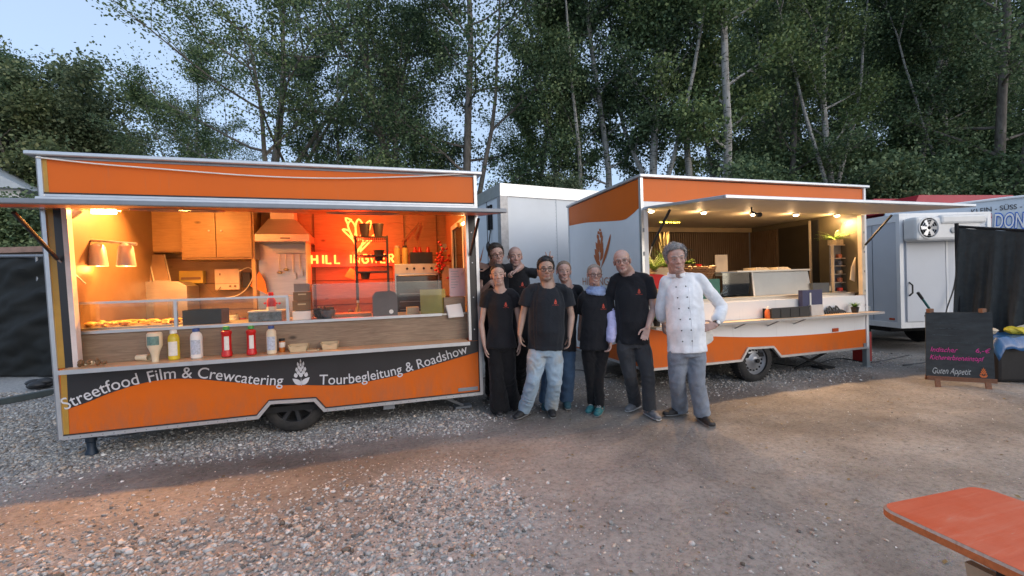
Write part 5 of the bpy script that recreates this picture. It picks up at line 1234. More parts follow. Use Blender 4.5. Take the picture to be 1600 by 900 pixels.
mb = MB().ell(o+U*(-.08)+V*.5+Vector((0, 0, 2.25)), (.05, .05, .11), 10, 6).tube([o+U*-.02+V*.5+Vector((0, 0, 2.6)), o+U*-.08+V*.5+Vector((0, 0, 2.25))], .012, 6); mb.build('rear_lamp', BLACK, bt, True)
mb = MB(); boxm(mb, o, U, V, .1, 5.5, .2, 2.2, .40, .60); mb.build('chassis', DARK, bt)
for u in (1.0, 4.4):
    for v in (.15, 2.0):
        c = o+U*u+V*v+Vector((0, 0, .42)); MB().lathe(c-V*.12, [(.25, 0), (.42, .01), (.42, .24), (.25, .25), (.001, .25)], 28, V).build('wheel', RUBBER, bt, True)
# printed leaves of another trailer peeking out at the far left of the truck side
mb = MB()
for pts in ([(742, 418), (746, 380), (749, 405), (745, 420)], [(746, 420), (750, 405), (756, 384), (752, 405)]):
    P_ = []
    for x, y in pts:
        q = onx(x, y, 2.30); r_ = ray(x, y); n_ = U; tt_ = ((o-U*.006)-CP).dot(n_)/r_.dot(n_); P_.append(CP+r_*tt_)
    mb.add(P_, [tuple(range(len(P_)))])
mb.build('leaf_print', PRINT, bt)
# ================================================================== REFRIGERATED TRAILER
o, U, V = frame(1407, 7.9, -radians(13.5))
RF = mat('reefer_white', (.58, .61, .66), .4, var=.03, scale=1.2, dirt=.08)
rf = thing('refrigerated_trailer', 'small white refrigerated trailer with a cooling unit, right of the right food trailer', 'trailer', o)
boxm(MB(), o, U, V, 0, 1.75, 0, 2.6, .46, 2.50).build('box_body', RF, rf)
boxm(MB(), o, U, V, -.02, 1.77, -.02, 2.62, 2.50, 2.54).build('roof', WHITE_P, rf)
mb = MB()
for u0, u1, v0, v1 in ((-.02, .05, -.02, .0), (-.02, -.001, 0, .05), (1.70, 1.77, -.02, -.001), (-.02, -.001, 2.5, 2.6)): boxm(mb, o, U, V, u0, u1, v0, v1, .46, 2.499)
boxm(mb, o, U, V, .05, 1.70, -.018, -.001, .46, .56); boxm(mb, o, U, V, -.018, -.001, .05, 2.5, .46, .56); boxm(mb, o, U, V, .05, 1.70, -.018, -.001, 2.42, 2.499); boxm(mb, o, U, V, -.018, -.001, .05, 2.5, 2.40, 2.499)
mb.build('edge_profile', WHITE_P, rf)
fd = boxm(MB(), o, U, V, .10, .85, -.03, -.002, .58, 2.40).build('door', RF, rf)
mb = MB(); boxm(mb, o, U, V, .86, .90, -.034, -.002, .58, 2.40); mb.build('door_post', WHITE_P, rf)
mb = MB().tube([o+U*.14+V*-.03+Vector((0, 0, 1.05)), o+U*.14+V*-.09+Vector((0, 0, 1.10)), o+U*.14+V*-.09+Vector((0, 0, 1.24)), o+U*.14+V*-.03+Vector((0, 0, 1.29))], .014, 6); mb.build('handle', BLACK, fd, True)
boxm(MB(), o, U, V, -.010, -.001, .55, .555, .58, 2.38).build('panel_seam', ALU_D, rf)
boxm(MB(), o, U, V, -.014, -.002, .12, .22, .60, .635).build('side_marker', mat('orange_lens', (.5, .08, .02), .2), rf)
boxm(MB(), o, U, V, .42, .56, -.036, -.031, .66, .69).build('badge', DARK, rf)
# cooling unit
cu = boxm(MB(), o, U, V, .02, 1.25, -.30, -.035, 2.02, 2.44).build('cooling_unit', WHITE, rf, bevel=.05)
c = o+U*.24-V*.301+Vector((0, 0, 2.24))
MB().lathe(c, [(.19, .0), (.19, .012), (.175, .014), (.17, .0), (.001, .0)], 32, -V).build('fan_ring', WHITE, cu, True)
MB().lathe(c, [(.168, .003), (.001, .003)], 32, -V).build('fan_recess', DARK, cu)
mb = MB()
for k in range(6):
    a = k*pi/3; dr_ = U*cos(a)+Vector((0, 0, sin(a))); tg = -U*sin(a)+Vector((0, 0, cos(a)))
    mb.hexa([c+dr_*.03-tg*.02-V*.006, c+dr_*.03+tg*.02-V*.012, c+dr_*.03+tg*.02-V*.014, c+dr_*.03-tg*.02-V*.008, c+dr_*.15-tg*.035-V*.006, c+dr_*.15+tg*.03-V*.016, c+dr_*.15+tg*.03-V*.018, c+dr_*.15-tg*.035-V*.008])
for rr_ in (.06, .10, .14): mb.tube([c-V*.022+U*cos(a)*rr_+Vector((0, 0, sin(a)*rr_)) for a in np.linspace(0, 2*pi, 25)], .003, 4)
mb.build('fan', ALU, cu, True)
mb = MB(); boxm(mb, o, U, V, .46, 1.32, -.33, -.20, 2.30, 2.46); mb.build('unit_lid', WHITE, cu, bevel=.04)
mb = MB().lathe(o+U*.70-V*.302+Vector((0, 0, 2.19)), [(.05, 0), (.055, .015), (.03, .02), (.001, .012)], 14, -V); mb.build('round_vent', ALU_D, cu, True)
mb = MB().tube(smoothpath([o+U*1.0-V*.12+Vector((0, 0, 1.98)), o+U*1.0-V*.12+Vector((0, 0, 1.8)), o+U*.93-V*.1+Vector((0, 0, 1.2)), o+U*.70-V*.15+Vector((0, 0, .7)), o+U*.3-V*.5+Vector((0, 0, .2)), o+U*-.3-V*.8+Vector((0, 0, .03)), o+U*-1.0-V*1.0+Vector((0, 0, .02))], 8), .011, 6); mb.build('power_cable', BLACK, rf, True)
boxm(MB(), o, U, V, .1, 1.7, .3, 2.5, .36, .46).build('chassis', DARK, rf)
for u in (.06, 1.55):
    c = o+U*u+V*1.2+Vector((0, 0, .31)); MB().lathe(c, [(.15, 0), (.31, .01), (.31, .19), (.15, .2), (.001, .2)], 28, U).build('wheel', RUBBER, rf, True)
MB().bar(o+U*.85+V*.0+Vector((0, 0, .42)), o+U*.85-V*1.0+Vector((0, 0, .42)), .07, .07).build('drawbar', DARK, rf)
# teal crank handle of the jockey wheel
a, b, c = ond(1434, 457, 7.2), ond(1452, 482, 7.2), ond(1456, 500, 7.2)
t = thing('jack_crank', 'teal crank handle with black grip in front of the refrigerated trailer', 'crank', (c.x, c.y, .0))
MB().tube([a, a.lerp(b, .4)], .022, 8).build('grip', BLACK, t, True); MB().tube([a.lerp(b, .4), b, c, Vector((c.x, c.y, .05))], .018, 8).build('crank', mat('teal_paint', (.01, .13, .13), .4), t, True)
MB().lathe(Vector((c.x, c.y, .09))-V*.03, [(.05, 0), (.09, .01), (.09, .05), (.05, .06), (.001, .06)], 18, V).build('wheel', RUBBER, t, True)
# ================================================================== DONUT STALL TRAILER (far right)
o, U, V = frame(1382, 9.6, -radians(30))
# its side runs from far left towards the viewer on the right
A_ = ond(1378, 331, 9.8); B_ = ond(1660, 300, 8.2); A_.z = 0; B_.z = 0
U = (B_-A_).normalized(); V = Vector((-U.y, U.x, 0)); L = (B_-A_).length+1.2
if V.dot(FWD) < 0: V = -V
dt = thing('donut_stall', 'white donut stall trailer with curved roof line behind the black curtain', 'stall trailer', A_)
def hitp(px, py, off=.0):
    r_ = ray(px, py); n_ = V; return CP+r_*(((A_-V*off)-CP).dot(n_)/r_.dot(n_))
tops = [hitp(x, y) for x, y in ((1383, 333), (1400, 328), (1440, 324), (1500, 318), (1560, 311), (1600, 307), (1660, 302), (1760, 296))]
tops = smoothpath(tops, 3)
bm_ = [Vector((q.x, q.y, .45)) for q in tops]
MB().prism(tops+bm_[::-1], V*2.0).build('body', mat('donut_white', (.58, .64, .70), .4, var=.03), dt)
mb = MB(); mb.tube([q-V*.02 for q in tops], .025, 6); mb.build('roof_trim', WHITE_P, dt, True)
mb = MB(); pathtext(mb, 'KLEIN - SÜSS - LECKER', smoothpath([hitp(1518, 334.5, .01), hitp(1560, 329, .01), hitp(1600, 325.5, .01), hitp(1650, 321, .01)], 4), .135, -V, bold=.012); mb.build('lettering', mat('dark_print', (.05, .05, .06), .5), dt)
RP = mat('red_print', (.5, .03, .06), .4); BP = mat('blue_print', (.02, .14, .58), .4)
for wd, pxa, pxb, ml in (('Mini', 1503, 1549, RP), ('DONUTS', 1553, 1640, BP)):
    a, b = hitp(pxa, 357, .008), hitp(pxb, 357-(pxb-pxa)*.03, .008)
    mb = MB(); pathtext(mb, wd, [a, b], .42, -V, bold=.06); mb.build('lettering', ml, dt)
    mb = MB(); a2, b2 = a-V*.012, b-V*.012; pathtext(mb, wd, [a2, b2], .42, -V, bold=.006); mb.build('lettering', WHITE if wd != 'Mini' else mat('pink_print', (.7, .45, .45), .4), dt)
wc = A_+U*1.6+V*.2+Vector((0, 0, .32)); MB().lathe(wc, [(.15, 0), (.32, .01), (.32, .19), (.15, .2), (.001, .2)], 24, V).build('wheel', RUBBER, dt, True)
# red stall roofs behind
REDR = mat('red_awning', (.40, .02, .035), .5, var=.12, scale=2)
for nm, lab, px, d_, w, zt, zb, zl_ in (('red_stall', 'red roofed stall farther left behind the refrigerated trailer', 1358, 12.5, 1.6, 3.62, 3.40, 'a'), ('red_stall', 'larger red roofed stall behind the donut trailer', 1428, 11.4, 3.5, 3.50, 3.12, 'b')):
    o, U, V = frame(px, d_, -radians(8)); t = thing(nm, lab, 'stall', o, 'red roofed stalls in the background')
    P_ = lambda u, v, z: o+U*u+V*v+Vector((0, 0, z))
    MB().hexa([P_(0, 0, zb), P_(w, 0, zb), P_(w, 2, zb), P_(0, 2, zb), P_(.35, .1, zt), P_(w-.05, .1, zt), P_(w-.05, 1.9, zt), P_(.35, 1.9, zt)]).build('awning_roof', REDR, t)
    mb = MB(); boxm(mb, o, U, V, .2, w-.1, .12, .16, 0, zb); mb.build('wall', mat('dull_red_wall', (.25, .03, .04), .6), t)
    mb = MB(); boxm(mb, o, U, V, 0, w, -.02, -.001, zb-.02, zb+.05); mb.build('fascia', WHITE_P if zl_ == 'b' else REDR, t)
# ================================================================== BLACK CURTAIN (right)
def cloth(P_, nu, nv, fold, seedv, name, m, thick=.004, parent=None):
    """P_(u,v)->point; fold(u,v)->offset vector"""
    vs = []; 
    for j in range(nv+1):
        for i in range(nu+1): vs.append(P_(i/nu, j/nv)+fold(i/nu, j/nv))
    fs = [(j*(nu+1)+i, j*(nu+1)+i+1, (j+1)*(nu+1)+i+1, (j+1)*(nu+1)+i) for j in range(nv) for i in range(nu)]
    ob = MB().add(vs, fs).build(name, m, parent, True); s = ob.modifiers.new('thickness', 'SOLIDIFY'); s.thickness = thick; return ob
def fab(name, col, **k):
    return mat(name, col, .9, var=.2, scale=14, bmp=.35, bscale=260, sheen=.15, spec=.2, **k)
CURT = fab('black_shade_net', (.050, .055, .055))
a = ond(1496, 354, 6.6); b = ond(1700, 366, 5.6); zb = .45
ct = thing('black_curtain', 'black fabric curtain hung on a frame at the far right', 'curtain', (a.x, a.y, 0))
nrm = Vector((b.y-a.y, -(b.x-a.x), 0)).normalized()
def Pc(u, v):
    top_ = a.lerp(b, u); bt_ = Vector((top_.x, top_.y, zb)); q = top_.lerp(bt_, v); return q+(a-b).normalized()*(.06*v)
def Fc(u, v):
    w = v**.6; x = u*2.6
    return nrm*(w*(.085*sin(x*9+1.5*v+2*mnoise.noise(Vector((x*2, v*1.5, 0))))+.05*mnoise.noise(Vector((x*5, v*2.2, 3)))+.03*sin(x*23+3*v)))+Vector((0, 0, -.025*abs(sin(x*5))*(1-v)))
cloth(Pc, 150, 50, Fc, 1, 'fabric', CURT, parent=ct)
MB().tube([a+Vector((0, 0, -.0)), b], .02, 8).build('top_rail', DARK, ct, True)
MB().tube([a+Vector((-.02, 0, .05)), Vector((a.x-.02, a.y, 0))], .025, 8).build('post', DARK, ct, True)
# ================================================================== CHALK BOARD
tl, tr, bl, br = None, None, None, None
A0 = onz(1461, 603); B0 = onz(1546, 609)
Ub = (B0-A0).normalized(); Nb = Vector((Ub.y, -Ub.x, 0)); 
if Nb.dot(FWD) > 0: Nb = -Nb
cb = thing('chalk_board', 'dark chalk board with pink writing standing on a brown timber frame', 'chalk board', A0)
def hb(px, py, off=0.0, lean=.0):
    r_ = ray(px, py); q = A0+Nb*off; return CP+r_*((q-CP).dot(Nb)/r_.dot(Nb))
q = [hb(1447, 587.5), hb(1555, 593), hb(1550, 488), hb(1446, 488)]
SL = mat('chalk_board_slate', (.028, .036, .042), .7, var=.35, scale=5, stretch=(1, 1, 3))
MB().prism(q, -Nb*.02).build('board', SL, cb)
mb = MB().bar(hb(1449, 590, .012), hb(1558, 596, .012), .03, .05); mb.build('bottom_rail', RUST, cb)
for px, py in ((1464, 600), (1543, 606)):
    a = hb(px, py-9, .0); g_ = onz(px, py+5); g_ = Vector((a.x, a.y, 0)); MB().bar(a+Vector((0, 0, .02)), g_-Vector((0, 0, .01))+Nb*.05, .05, .035).build('leg', RUST, cb)
    MB().bar(a-Nb*.03+Vector((0, 0, .5)), g_-Nb*.45, .04, .03).build('leg', RUST, cb)
for px in (1453, 1535): 
    a = hb(px, 486, -.02); MB().box(a+Vector((-.04, -.02, -.02)), a+Vector((.04, .02, .03))).build('hinge_block', RUST, cb)
PK = mat('pink_chalk', (.60, .05, .28), .9, var=.3, scale=90); WC_ = mat('white_chalk', (.42, .46, .48), .9, var=.4, scale=90); OC_ = mat('orange_chalk', (.6, .16, .05), .9, var=.3, scale=90)
def chalk(s, xa, xb, y, h, m, sl=0.0):
    mb = MB(); vs, fs = textmesh(s, 0, .004); x0 = min(v.x for v in vs); x1 = max(v.x for v in vs); a, b = hb(xa, y, .004), hb(xb, y+(xb-xa)*.045, .004); d_ = (b-a); L_ = d_.length; d_.normalize(); up_ = Vector((0, 0, 1))
    mb.add([a+d_*((v.x-x0)/(x1-x0)*L_+v.y*h*.22)+up_*(v.y*h+.004*sin(v.x*9)) for v in vs], fs); mb.build('chalk_writing', m, cb)
chalk('Indischer', 1454, 1495, 549, .085, PK); chalk('6,-€', 1524, 1546, 551, .075, PK); chalk('Kichererbseneintopf', 1453, 1536, 561, .085, PK); chalk('Guten Appetit', 1456, 1516, 583, .11, WC_)
mb = MB(); a, b = hb(1537, 590, .004), hb(1537, 575, .004); flower(mb, a, (b-a).length, Nb, Ub, ext=.001); mb.build('flower_drawing', OC_, cb)
mb = MB()
for k, (y, x0_, x1_) in enumerate(((503, 1452, 1500), (512, 1460, 1510), (522, 1455, 1495), (534, 1462, 1548))):
    mb.add([hb(x0_, y, .003), hb(x1_, y+2, .003), hb(x1_, y+3, .003), hb(x0_, y+1.2, .003)], [(0, 1, 2, 3)])
mb.build('wiped_chalk', mat('chalk_smear', (.045, .058, .066), .9, var=.6, scale=40), cb)
# ================================================================== TUB WITH BLUE TARP
g0 = onz(1562, 600); c = g0+FWD*.35+RGT*.42; c.z = 0
tb = thing('black_tub', 'large black tub standing right of the chalk board', 'tub', c)
mb = MB(); 
ring = lambda w, h_, z: [c+RGT*x*w+FWD*y*h_+Vector((0, 0, z)) for x, y in ((-1, -1), (1, -1), (1, 1), (-1, 1))]
mb.hexa(ring(.40, .32, .0)+ring(.46, .38, .52)).build('body', BLACK, tb, bevel=.04)
tz = .53
def Pt(u, v):
    x = -.52+1.1*u; y = -.44+.9*v
    e = max(0, abs(x)-.44)+max(0, -.36-y)*1.0
    return c+RGT*x+FWD*y+Vector((0, 0, tz+.06-e*1.9+.03*mnoise.noise(Vector((x*6, y*6, 0)))))
BT = cloth(Pt, 40, 30, lambda u, v: Vector((0, 0, .02*mnoise.noise(Vector((u*9, v*9, 5))))), 3, 'blue_tarp', mat('blue_tarpaulin', (.02, .10, .26), .3, var=.2, scale=5, bmp=.3, bscale=18, coat=.3), .006)
tag(BT, 'crumpled blue tarpaulin lying over the black tub', 'tarpaulin'); origin(BT, c+Vector((0, 0, tz)))
for lab, x, y, sz, cc_, nm in (('yellow printed bag lying on the blue tarpaulin', .16, -.05, (.15, .10, .05), (.6, .5, .04), 'yellow_bag'), ('pale flat cardboard lying on the left of the tarpaulin', -.28, -.05, (.17, .12, .035), (.55, .45, .33), 'cardboard'), ('white crumpled paper bag beside the yellow bag', .36, -.02, (.12, .1, .06), (.6, .6, .56), 'paper_bag')):
    mb = MB(); ctr = c+RGT*x+FWD*y+Vector((0, 0, tz+.095+sz[2]*.5)); N1, N2 = 14, 8; vs = []; 
    mb.ell((0, 0, 0), sz, N1, N2)
    mb.v = [tuple(ctr+RGT*v[0]*1+FWD*v[1]+Vector((0, 0, v[2]))+Vector((1, 1, 1))*(.03*mnoise.noise(Vector(v)*22+Vector((x*9, 0, 0))))) for v in mb.v]
    o_ = mb.build(nm, mat(nm, cc_, .55, var=.25, scale=12)); origin(o_, ctr); tag(o_, lab, nm.replace('_', ' '))
# ================================================================== ORANGE BEER TABLE (foreground right)
TZ = .76
a = onz(1366, 788, TZ); b = onz(1634, 912, TZ); c_ = onz(1528, 760, TZ)
Ul = (b-a).normalized(); Vl = Vector((-Ul.y, Ul.x, 0)); W = .5
if Vl.dot(c_-a) < 0: Vl = -Vl
W = (c_-a).dot(Vl)+.015
ot = thing('beer_table', 'weathered orange folding beer table with rounded corner in the foreground', 'table', a+Ul*1.1+Vl*W/2-Vector((0, 0, TZ)))
def Q(u, v, z=TZ): q_ = a+Ul*u+Vl*v; q_.z = z; return q_
R_ = .055
def rr_(ins, z, W=W, L=2.2):
    pts = []
    for cx, cy, a0 in ((R_, R_, pi), (L-R_, R_, 1.5*pi), (L-R_, W-R_, 0), (R_, W-R_, .5*pi)):
        for k in range(7):
            t_ = a0+k*pi/12; pts.append(Q(cx+cos(t_)*(R_-ins), cy+sin(t_)*(R_-ins), z))
    return pts
m, t, p = newmat('worn_orange_lacquer'); co = objco(t, (1.5, 14, 14)); 
rot = t.nodes['Mapping']; rot.inputs['Rotation'].default_value = (0, 0, -atan2(Ul.y, Ul.x))
n = nz(t, 2.2, 8, .68, co, .6); n2 = nz(t, 5, 6, .7, objco(t)); 
cA = ramp(t, n.outputs[0], [(.30, (.55, .075, .022)), (.55, (.66, .12, .045)), (.72, (.68, .24, .15))]); n8 = nz(t, 1.3, 9, .8, objco(t, (2, 40, 20))); sc = ramp(t, n8.outputs[0], [(.61, (0, 0, 0)), (.66, (1, 1, 1))])
cA = mixc(t, .5, cA, ramp(t, n2.outputs[0], [(.3, (.60, .09, .025)), (.7, (.68, .22, .13))]))
cA = mixc(t, sc, cA, (.55, .42, .33)); t.links.new(cA, p.inputs['Base Color']); p.inputs['Roughness'].default_value = .42; p.inputs['Specular IOR Level'].default_value = .4; bump(t, p, n.outputs[0], .25, .004)
TOPM = m
mb = MB(); ins = rr_(.008, TZ); n = len(ins); mb.add(ins, [tuple(range(n))]); tp = mb.build('tabletop', TOPM, ot)
EDG = woodmat('worn_edge_wood', (.20, .12, .08), (.42, .35, .30), .7, knots=False)
mb = MB(); r0, r1, r2, r3 = rr_(.008, TZ-.0005), rr_(.0, TZ-.006), rr_(.0, TZ-.026), rr_(.006, TZ-.03)
vs = r0+r1+r2+r3; fs = []; ms = []
for j in range(3):
    for k in range(n): fs.append((j*n+k, j*n+(k+1) % n, (j+1)*n+(k+1) % n, (j+1)*n+k)); ms.append(0 if j == 0 else 1)
fs.append(tuple(range(3*n, 4*n))); ms.append(1)
mb.v = [tuple(v) for v in vs]; mb.f = fs; mb.m = ms
mb.build('edge_band', [EDG, woodmat('worn_orange_edge', (.24, .07, .02), (.5, .16, .05), .6, knots=False)], ot)
mb = MB().bar(Q(.28, .04, TZ-.05), Q(2.0, .04, TZ-.05), .03, .03).bar(Q(.28, W-.04, TZ-.05), Q(2.0, W-.04, TZ-.05), .03, .03); mb.build('under_rail', DARK, ot)
MB().tube([Q(.20, .05, TZ-.04), Q(.32, .05, TZ-.055), Q(.5, .05, TZ-.04)], .008, 6).build('latch', ALU_D, ot, True)
for v in (.05, W-.05): MB().box(Q(.38, v, 0)-Vector((.015, .015, 0)), Q(.38, v, TZ-.066)+Vector((.015, .015, 0))).build('leg', ALU_D, ot)
LB = MB()
for z0_, z1_ in ((0, TZ-.07),): LB.hexa([Q(.30, .05, z0_), Q(.42, .05, z0_), Q(.42, .075, z0_), Q(.30, .075, z0_), Q(.20, .05, z1_), Q(.32, .05, z1_), Q(.32, .075, z1_), Q(.20, .075, z1_)])
LB.build('leg_board', mat('pale_leg_board', (.30, .26, .19), .7, var=.2), ot)
# ================================================================== LEFT SIDE: DARK SHEETED PEN, HOUSE
a = ond(-60, 403, 8.6); b = ond(118, 402, 8.4)
pen = thing('sheeted_fence', 'fence covered with dark green sheeting left of the left trailer', 'fence', ((a.x+b.x)/2, (a.y+b.y)/2, 0))
nr_ = -FWD; a0 = Vector((a.x, a.y, .015))+nr_*.25; b0 = Vector((b.x, b.y, .015))+nr_*.25; nr = -FWD
def Pp(u, v): return a.lerp(b, u).lerp(a0.lerp(b0, u), v)
def Fp(u, v): return nr*(.16*sin(v*pi)*(.6+.5*mnoise.noise(Vector((u*2.2, v*2, 1))))+.13*mnoise.noise(Vector((u*4+v*3, v*7, 2)))+.05*mnoise.noise(Vector((u*9+v*6, v*15, 4)))+.02*sin(v*26+u*9))
cloth(Pp, 70, 50, Fp, 1, 'sheeting', mat('dark_green_sheeting', (.005, .0065, .006), .8, var=.3, scale=3, bmp=.4, bscale=14), parent=pen)
MB().tube([a+Vector((0, 0, .03)), b+Vector((0, 0, .03))], .03, 8).build('top_rail', ALU_D, pen, True)
for k in range(4): q = a.lerp(b, k/3); MB().tube([q+Vector((0, 0, .06)), Vector((q.x, q.y, 0))], .025, 8).build('post', ALU_D, pen, True)
c = ond(60, 392, 9.3); d0 = ond(-80, 396, 9.3)
sh = thing('low_shed', 'low shed with a pale brown flat roof behind the sheeted fence', 'shed', ((c.x+d0.x)/2, (c.y+d0.y)/2, 0))
o, U, V = frame(-80, 9.4, radians(-17)); 
boxm(MB(), o, U, V, 0, 3.4, 0, 2, 0, c.z-.02).build('wall', mat('grey_brown_boards', (.16, .13, .11), .8), sh)
boxm(MB(), o, U, V, -.1, 3.5, -.1, 2.1, c.z-.02, c.z+.10).build('roof', mat('faded_red_roof_edge', (.30, .19, .15), .7, var=.2), sh)
mb = MB().bar(onz(-20, 632, .05), onz(82, 612, .05), .10, .08); o_ = mb.build('steel_beam', mat('grey_green_beam', (.09, .11, .11), .6, metal=.3)); origin(o_, onz(30, 622)); tag(o_, 'grey green steel beam lying at the foot of the sheeted fence', 'beam')
q = onz(60, 608); mb = MB()
for i in range(7): mb.ell(q+Vector((rr.normal(0, .12), rr.normal(0, .08), .05+.03*i % .08)), (.12, .09, .06), 9, 6)
o_ = mb.build('black_bag_heap', BLACK, None, True); origin(o_, q); tag(o_, 'black plastic bags heaped against the sheeted fence', 'bags')
# house gable far left
o, U, V = frame(-40, 17, radians(10))
hs = thing('white_house', 'white house with pale roof slope showing above the bushes at the far left', 'house', o)
boxm(MB(), o, U, V, -6, 1.4, 0, 8, 0, 5.9).build('wall', mat('white_render', (.6, .62, .64), .8, var=.05), hs)
P_ = lambda u, v, z: o+U*u+V*v+Vector((0, 0, z))
MB().hexa([P_(-6.2, -.3, 5.9), P_(1.7, -.3, 5.9), P_(1.7, 8.3, 5.9), P_(-6.2, 8.3, 5.9), P_(-6.2, -.3, 9.6), P_(-1.6, -.3, 8.0), P_(-1.6, 8.3, 8.0), P_(-6.2, 8.3, 9.6)]).build('roof', mat('pale_roof_sheet', (.42, .47, .52), .5, var=.08), hs)
for k in range(2):
    w = boxm(MB(), o, U, V, -2.6+1.7*k, -1.6+1.7*k, -.03, -.001, 3.6, 5.0).build('window', mat('dark_window_glass', (.03, .04, .05), .1), hs); mb = MB(); boxm(mb, o, U, V, -2.66+1.7*k, -1.54+1.7*k, -.05, -.031, 3.54, 3.6); boxm(mb, o, U, V, -2.12+1.7*k, -2.08+1.7*k, -.05, -.031, 3.6, 5.0); mb.build('frame', WHITE, w)

# cables on the ground and fallen leaves
for nm, lab, pts in (('power_cable', 'black power cable on the ground behind the group', ((700, 606), (760, 590), (860, 585), (905, 578), (950, 590), (985, 580))), ('power_cable', 'thin cable curving on the ground under the right trailer jack', ((1210, 568), (1260, 572), (1310, 560), (1360, 566), (1420, 555)))):
    P_ = smoothpath([onz(x, y, .012) for x, y in pts], 8); o_ = MB().tube(P_, .009, 5).build(nm, BLACK, None, True); origin(o_, P_[0]); tag(o_, lab, 'cable')
rl = np.random.default_rng(77); mb = MB()
for i in range(420):
    x, y = rl.uniform(-3, 8), rl.uniform(1.2, 6.5); z = float(gh(x, y))+.008; a = rl.uniform(0, 6.3); s_ = rl.uniform(.008, .02); u = Vector((cos(a), sin(a), rl.uniform(-.3, .3)))*s_; w = Vector((-sin(a), cos(a), rl.uniform(-.3, .3)))*s_*.6; c = Vector((x, y, z))
    mb.add([c-u, c+w, c+u, c-w+Vector((0, 0, .004))], [(0, 1, 2), (0, 2, 3)])
tag(mb.build('fallen_leaves', mat('dry_leaf', (.17, .12, .05), .7, var=.5, scale=3)), 'small dry fallen leaves scattered over the yard', 'leaves', kind='stuff')
# ================================================================== TREES
def leafmat(name, dark, mid, light):
    m, t, p = newmat(name)
    at = t.nodes.new('ShaderNodeAttribute'); at.attribute_name = 'Col'; sp = t.nodes.new('ShaderNodeSeparateColor'); t.links.new(at.outputs[0], sp.inputs[0])
    oi = t.nodes.new('ShaderNodeObjectInfo')
    c = ramp(t, sp.outputs[0], [(.05, dark), (.5, mid), (.95, light)])
    c = mixc(t, 1.0, c, ramp(t, oi.outputs['Random'], [(0, (.8, .84, .86)), (.5, (1, 1, 1)), (1, (1.2, 1.14, .92))]), 'MULTIPLY')
    t.links.new(c, p.inputs['Base Color']); p.inputs['Roughness'].default_value = .55; p.inputs['Specular IOR Level'].default_value = .3
    tr = t.nodes.new('ShaderNodeBsdfTranslucent'); t.links.new(c, tr.inputs[0]); mx = t.nodes.new('ShaderNodeMixShader'); mx.inputs[0].default_value = .25
    t.links.new(p.outputs[0], mx.inputs[1]); t.links.new(tr.outputs[0], mx.inputs[2]); t.links.new(mx.outputs[0], t.nodes['Material Output'].inputs[0]); return m
LEAF_A = leafmat('aspen_leaves', (.06, .11, .06), (.14, .205, .10), (.26, .33, .16))
LEAF_B = leafmat('olive_leaves', (.08, .12, .065), (.16, .205, .11), (.27, .29, .16))
def barkmat(name, a, b, c, pale):
    m, t, p = newmat(name); co = objco(t, (3, 3, .7)); n = nz(t, 3.2, 7, .7, co); n2 = nz(t, 5, 4, .6, objco(t, (1, 1, 5)))
    cc = ramp(t, n.outputs[0], [(.3, a), (.5, b), (.7, c)])
    if pale: cc = mixc(t, ramp(t, n2.outputs[0], [(.56, (0, 0, 0)), (.63, (1, 1, 1))]), cc, (.04, .038, .035))
    t.links.new(cc, p.inputs['Base Color']); p.inputs['Roughness'].default_value = .9; bump(t, p, n.outputs[0], .6, .03); return m
BARK_P = barkmat('pale_aspen_bark', (.19, .185, .17), (.34, .335, .315), (.48, .475, .46), True)
BARK_D = barkmat('dark_grey_bark', (.08, .072, .062), (.15, .135, .12), (.23, .21, .19), False)
def wobble(r_, p, d, L, n, amp, lift=0.0):
    pts = [p.copy()]; d = d.normalized()
    for i in range(n):
        d = (d+Vector((r_.normal(0, amp), r_.normal(0, amp), r_.normal(0, amp)*.6+lift))).normalized(); p = p+d*(L/n); pts.append(p.copy())
    return pts
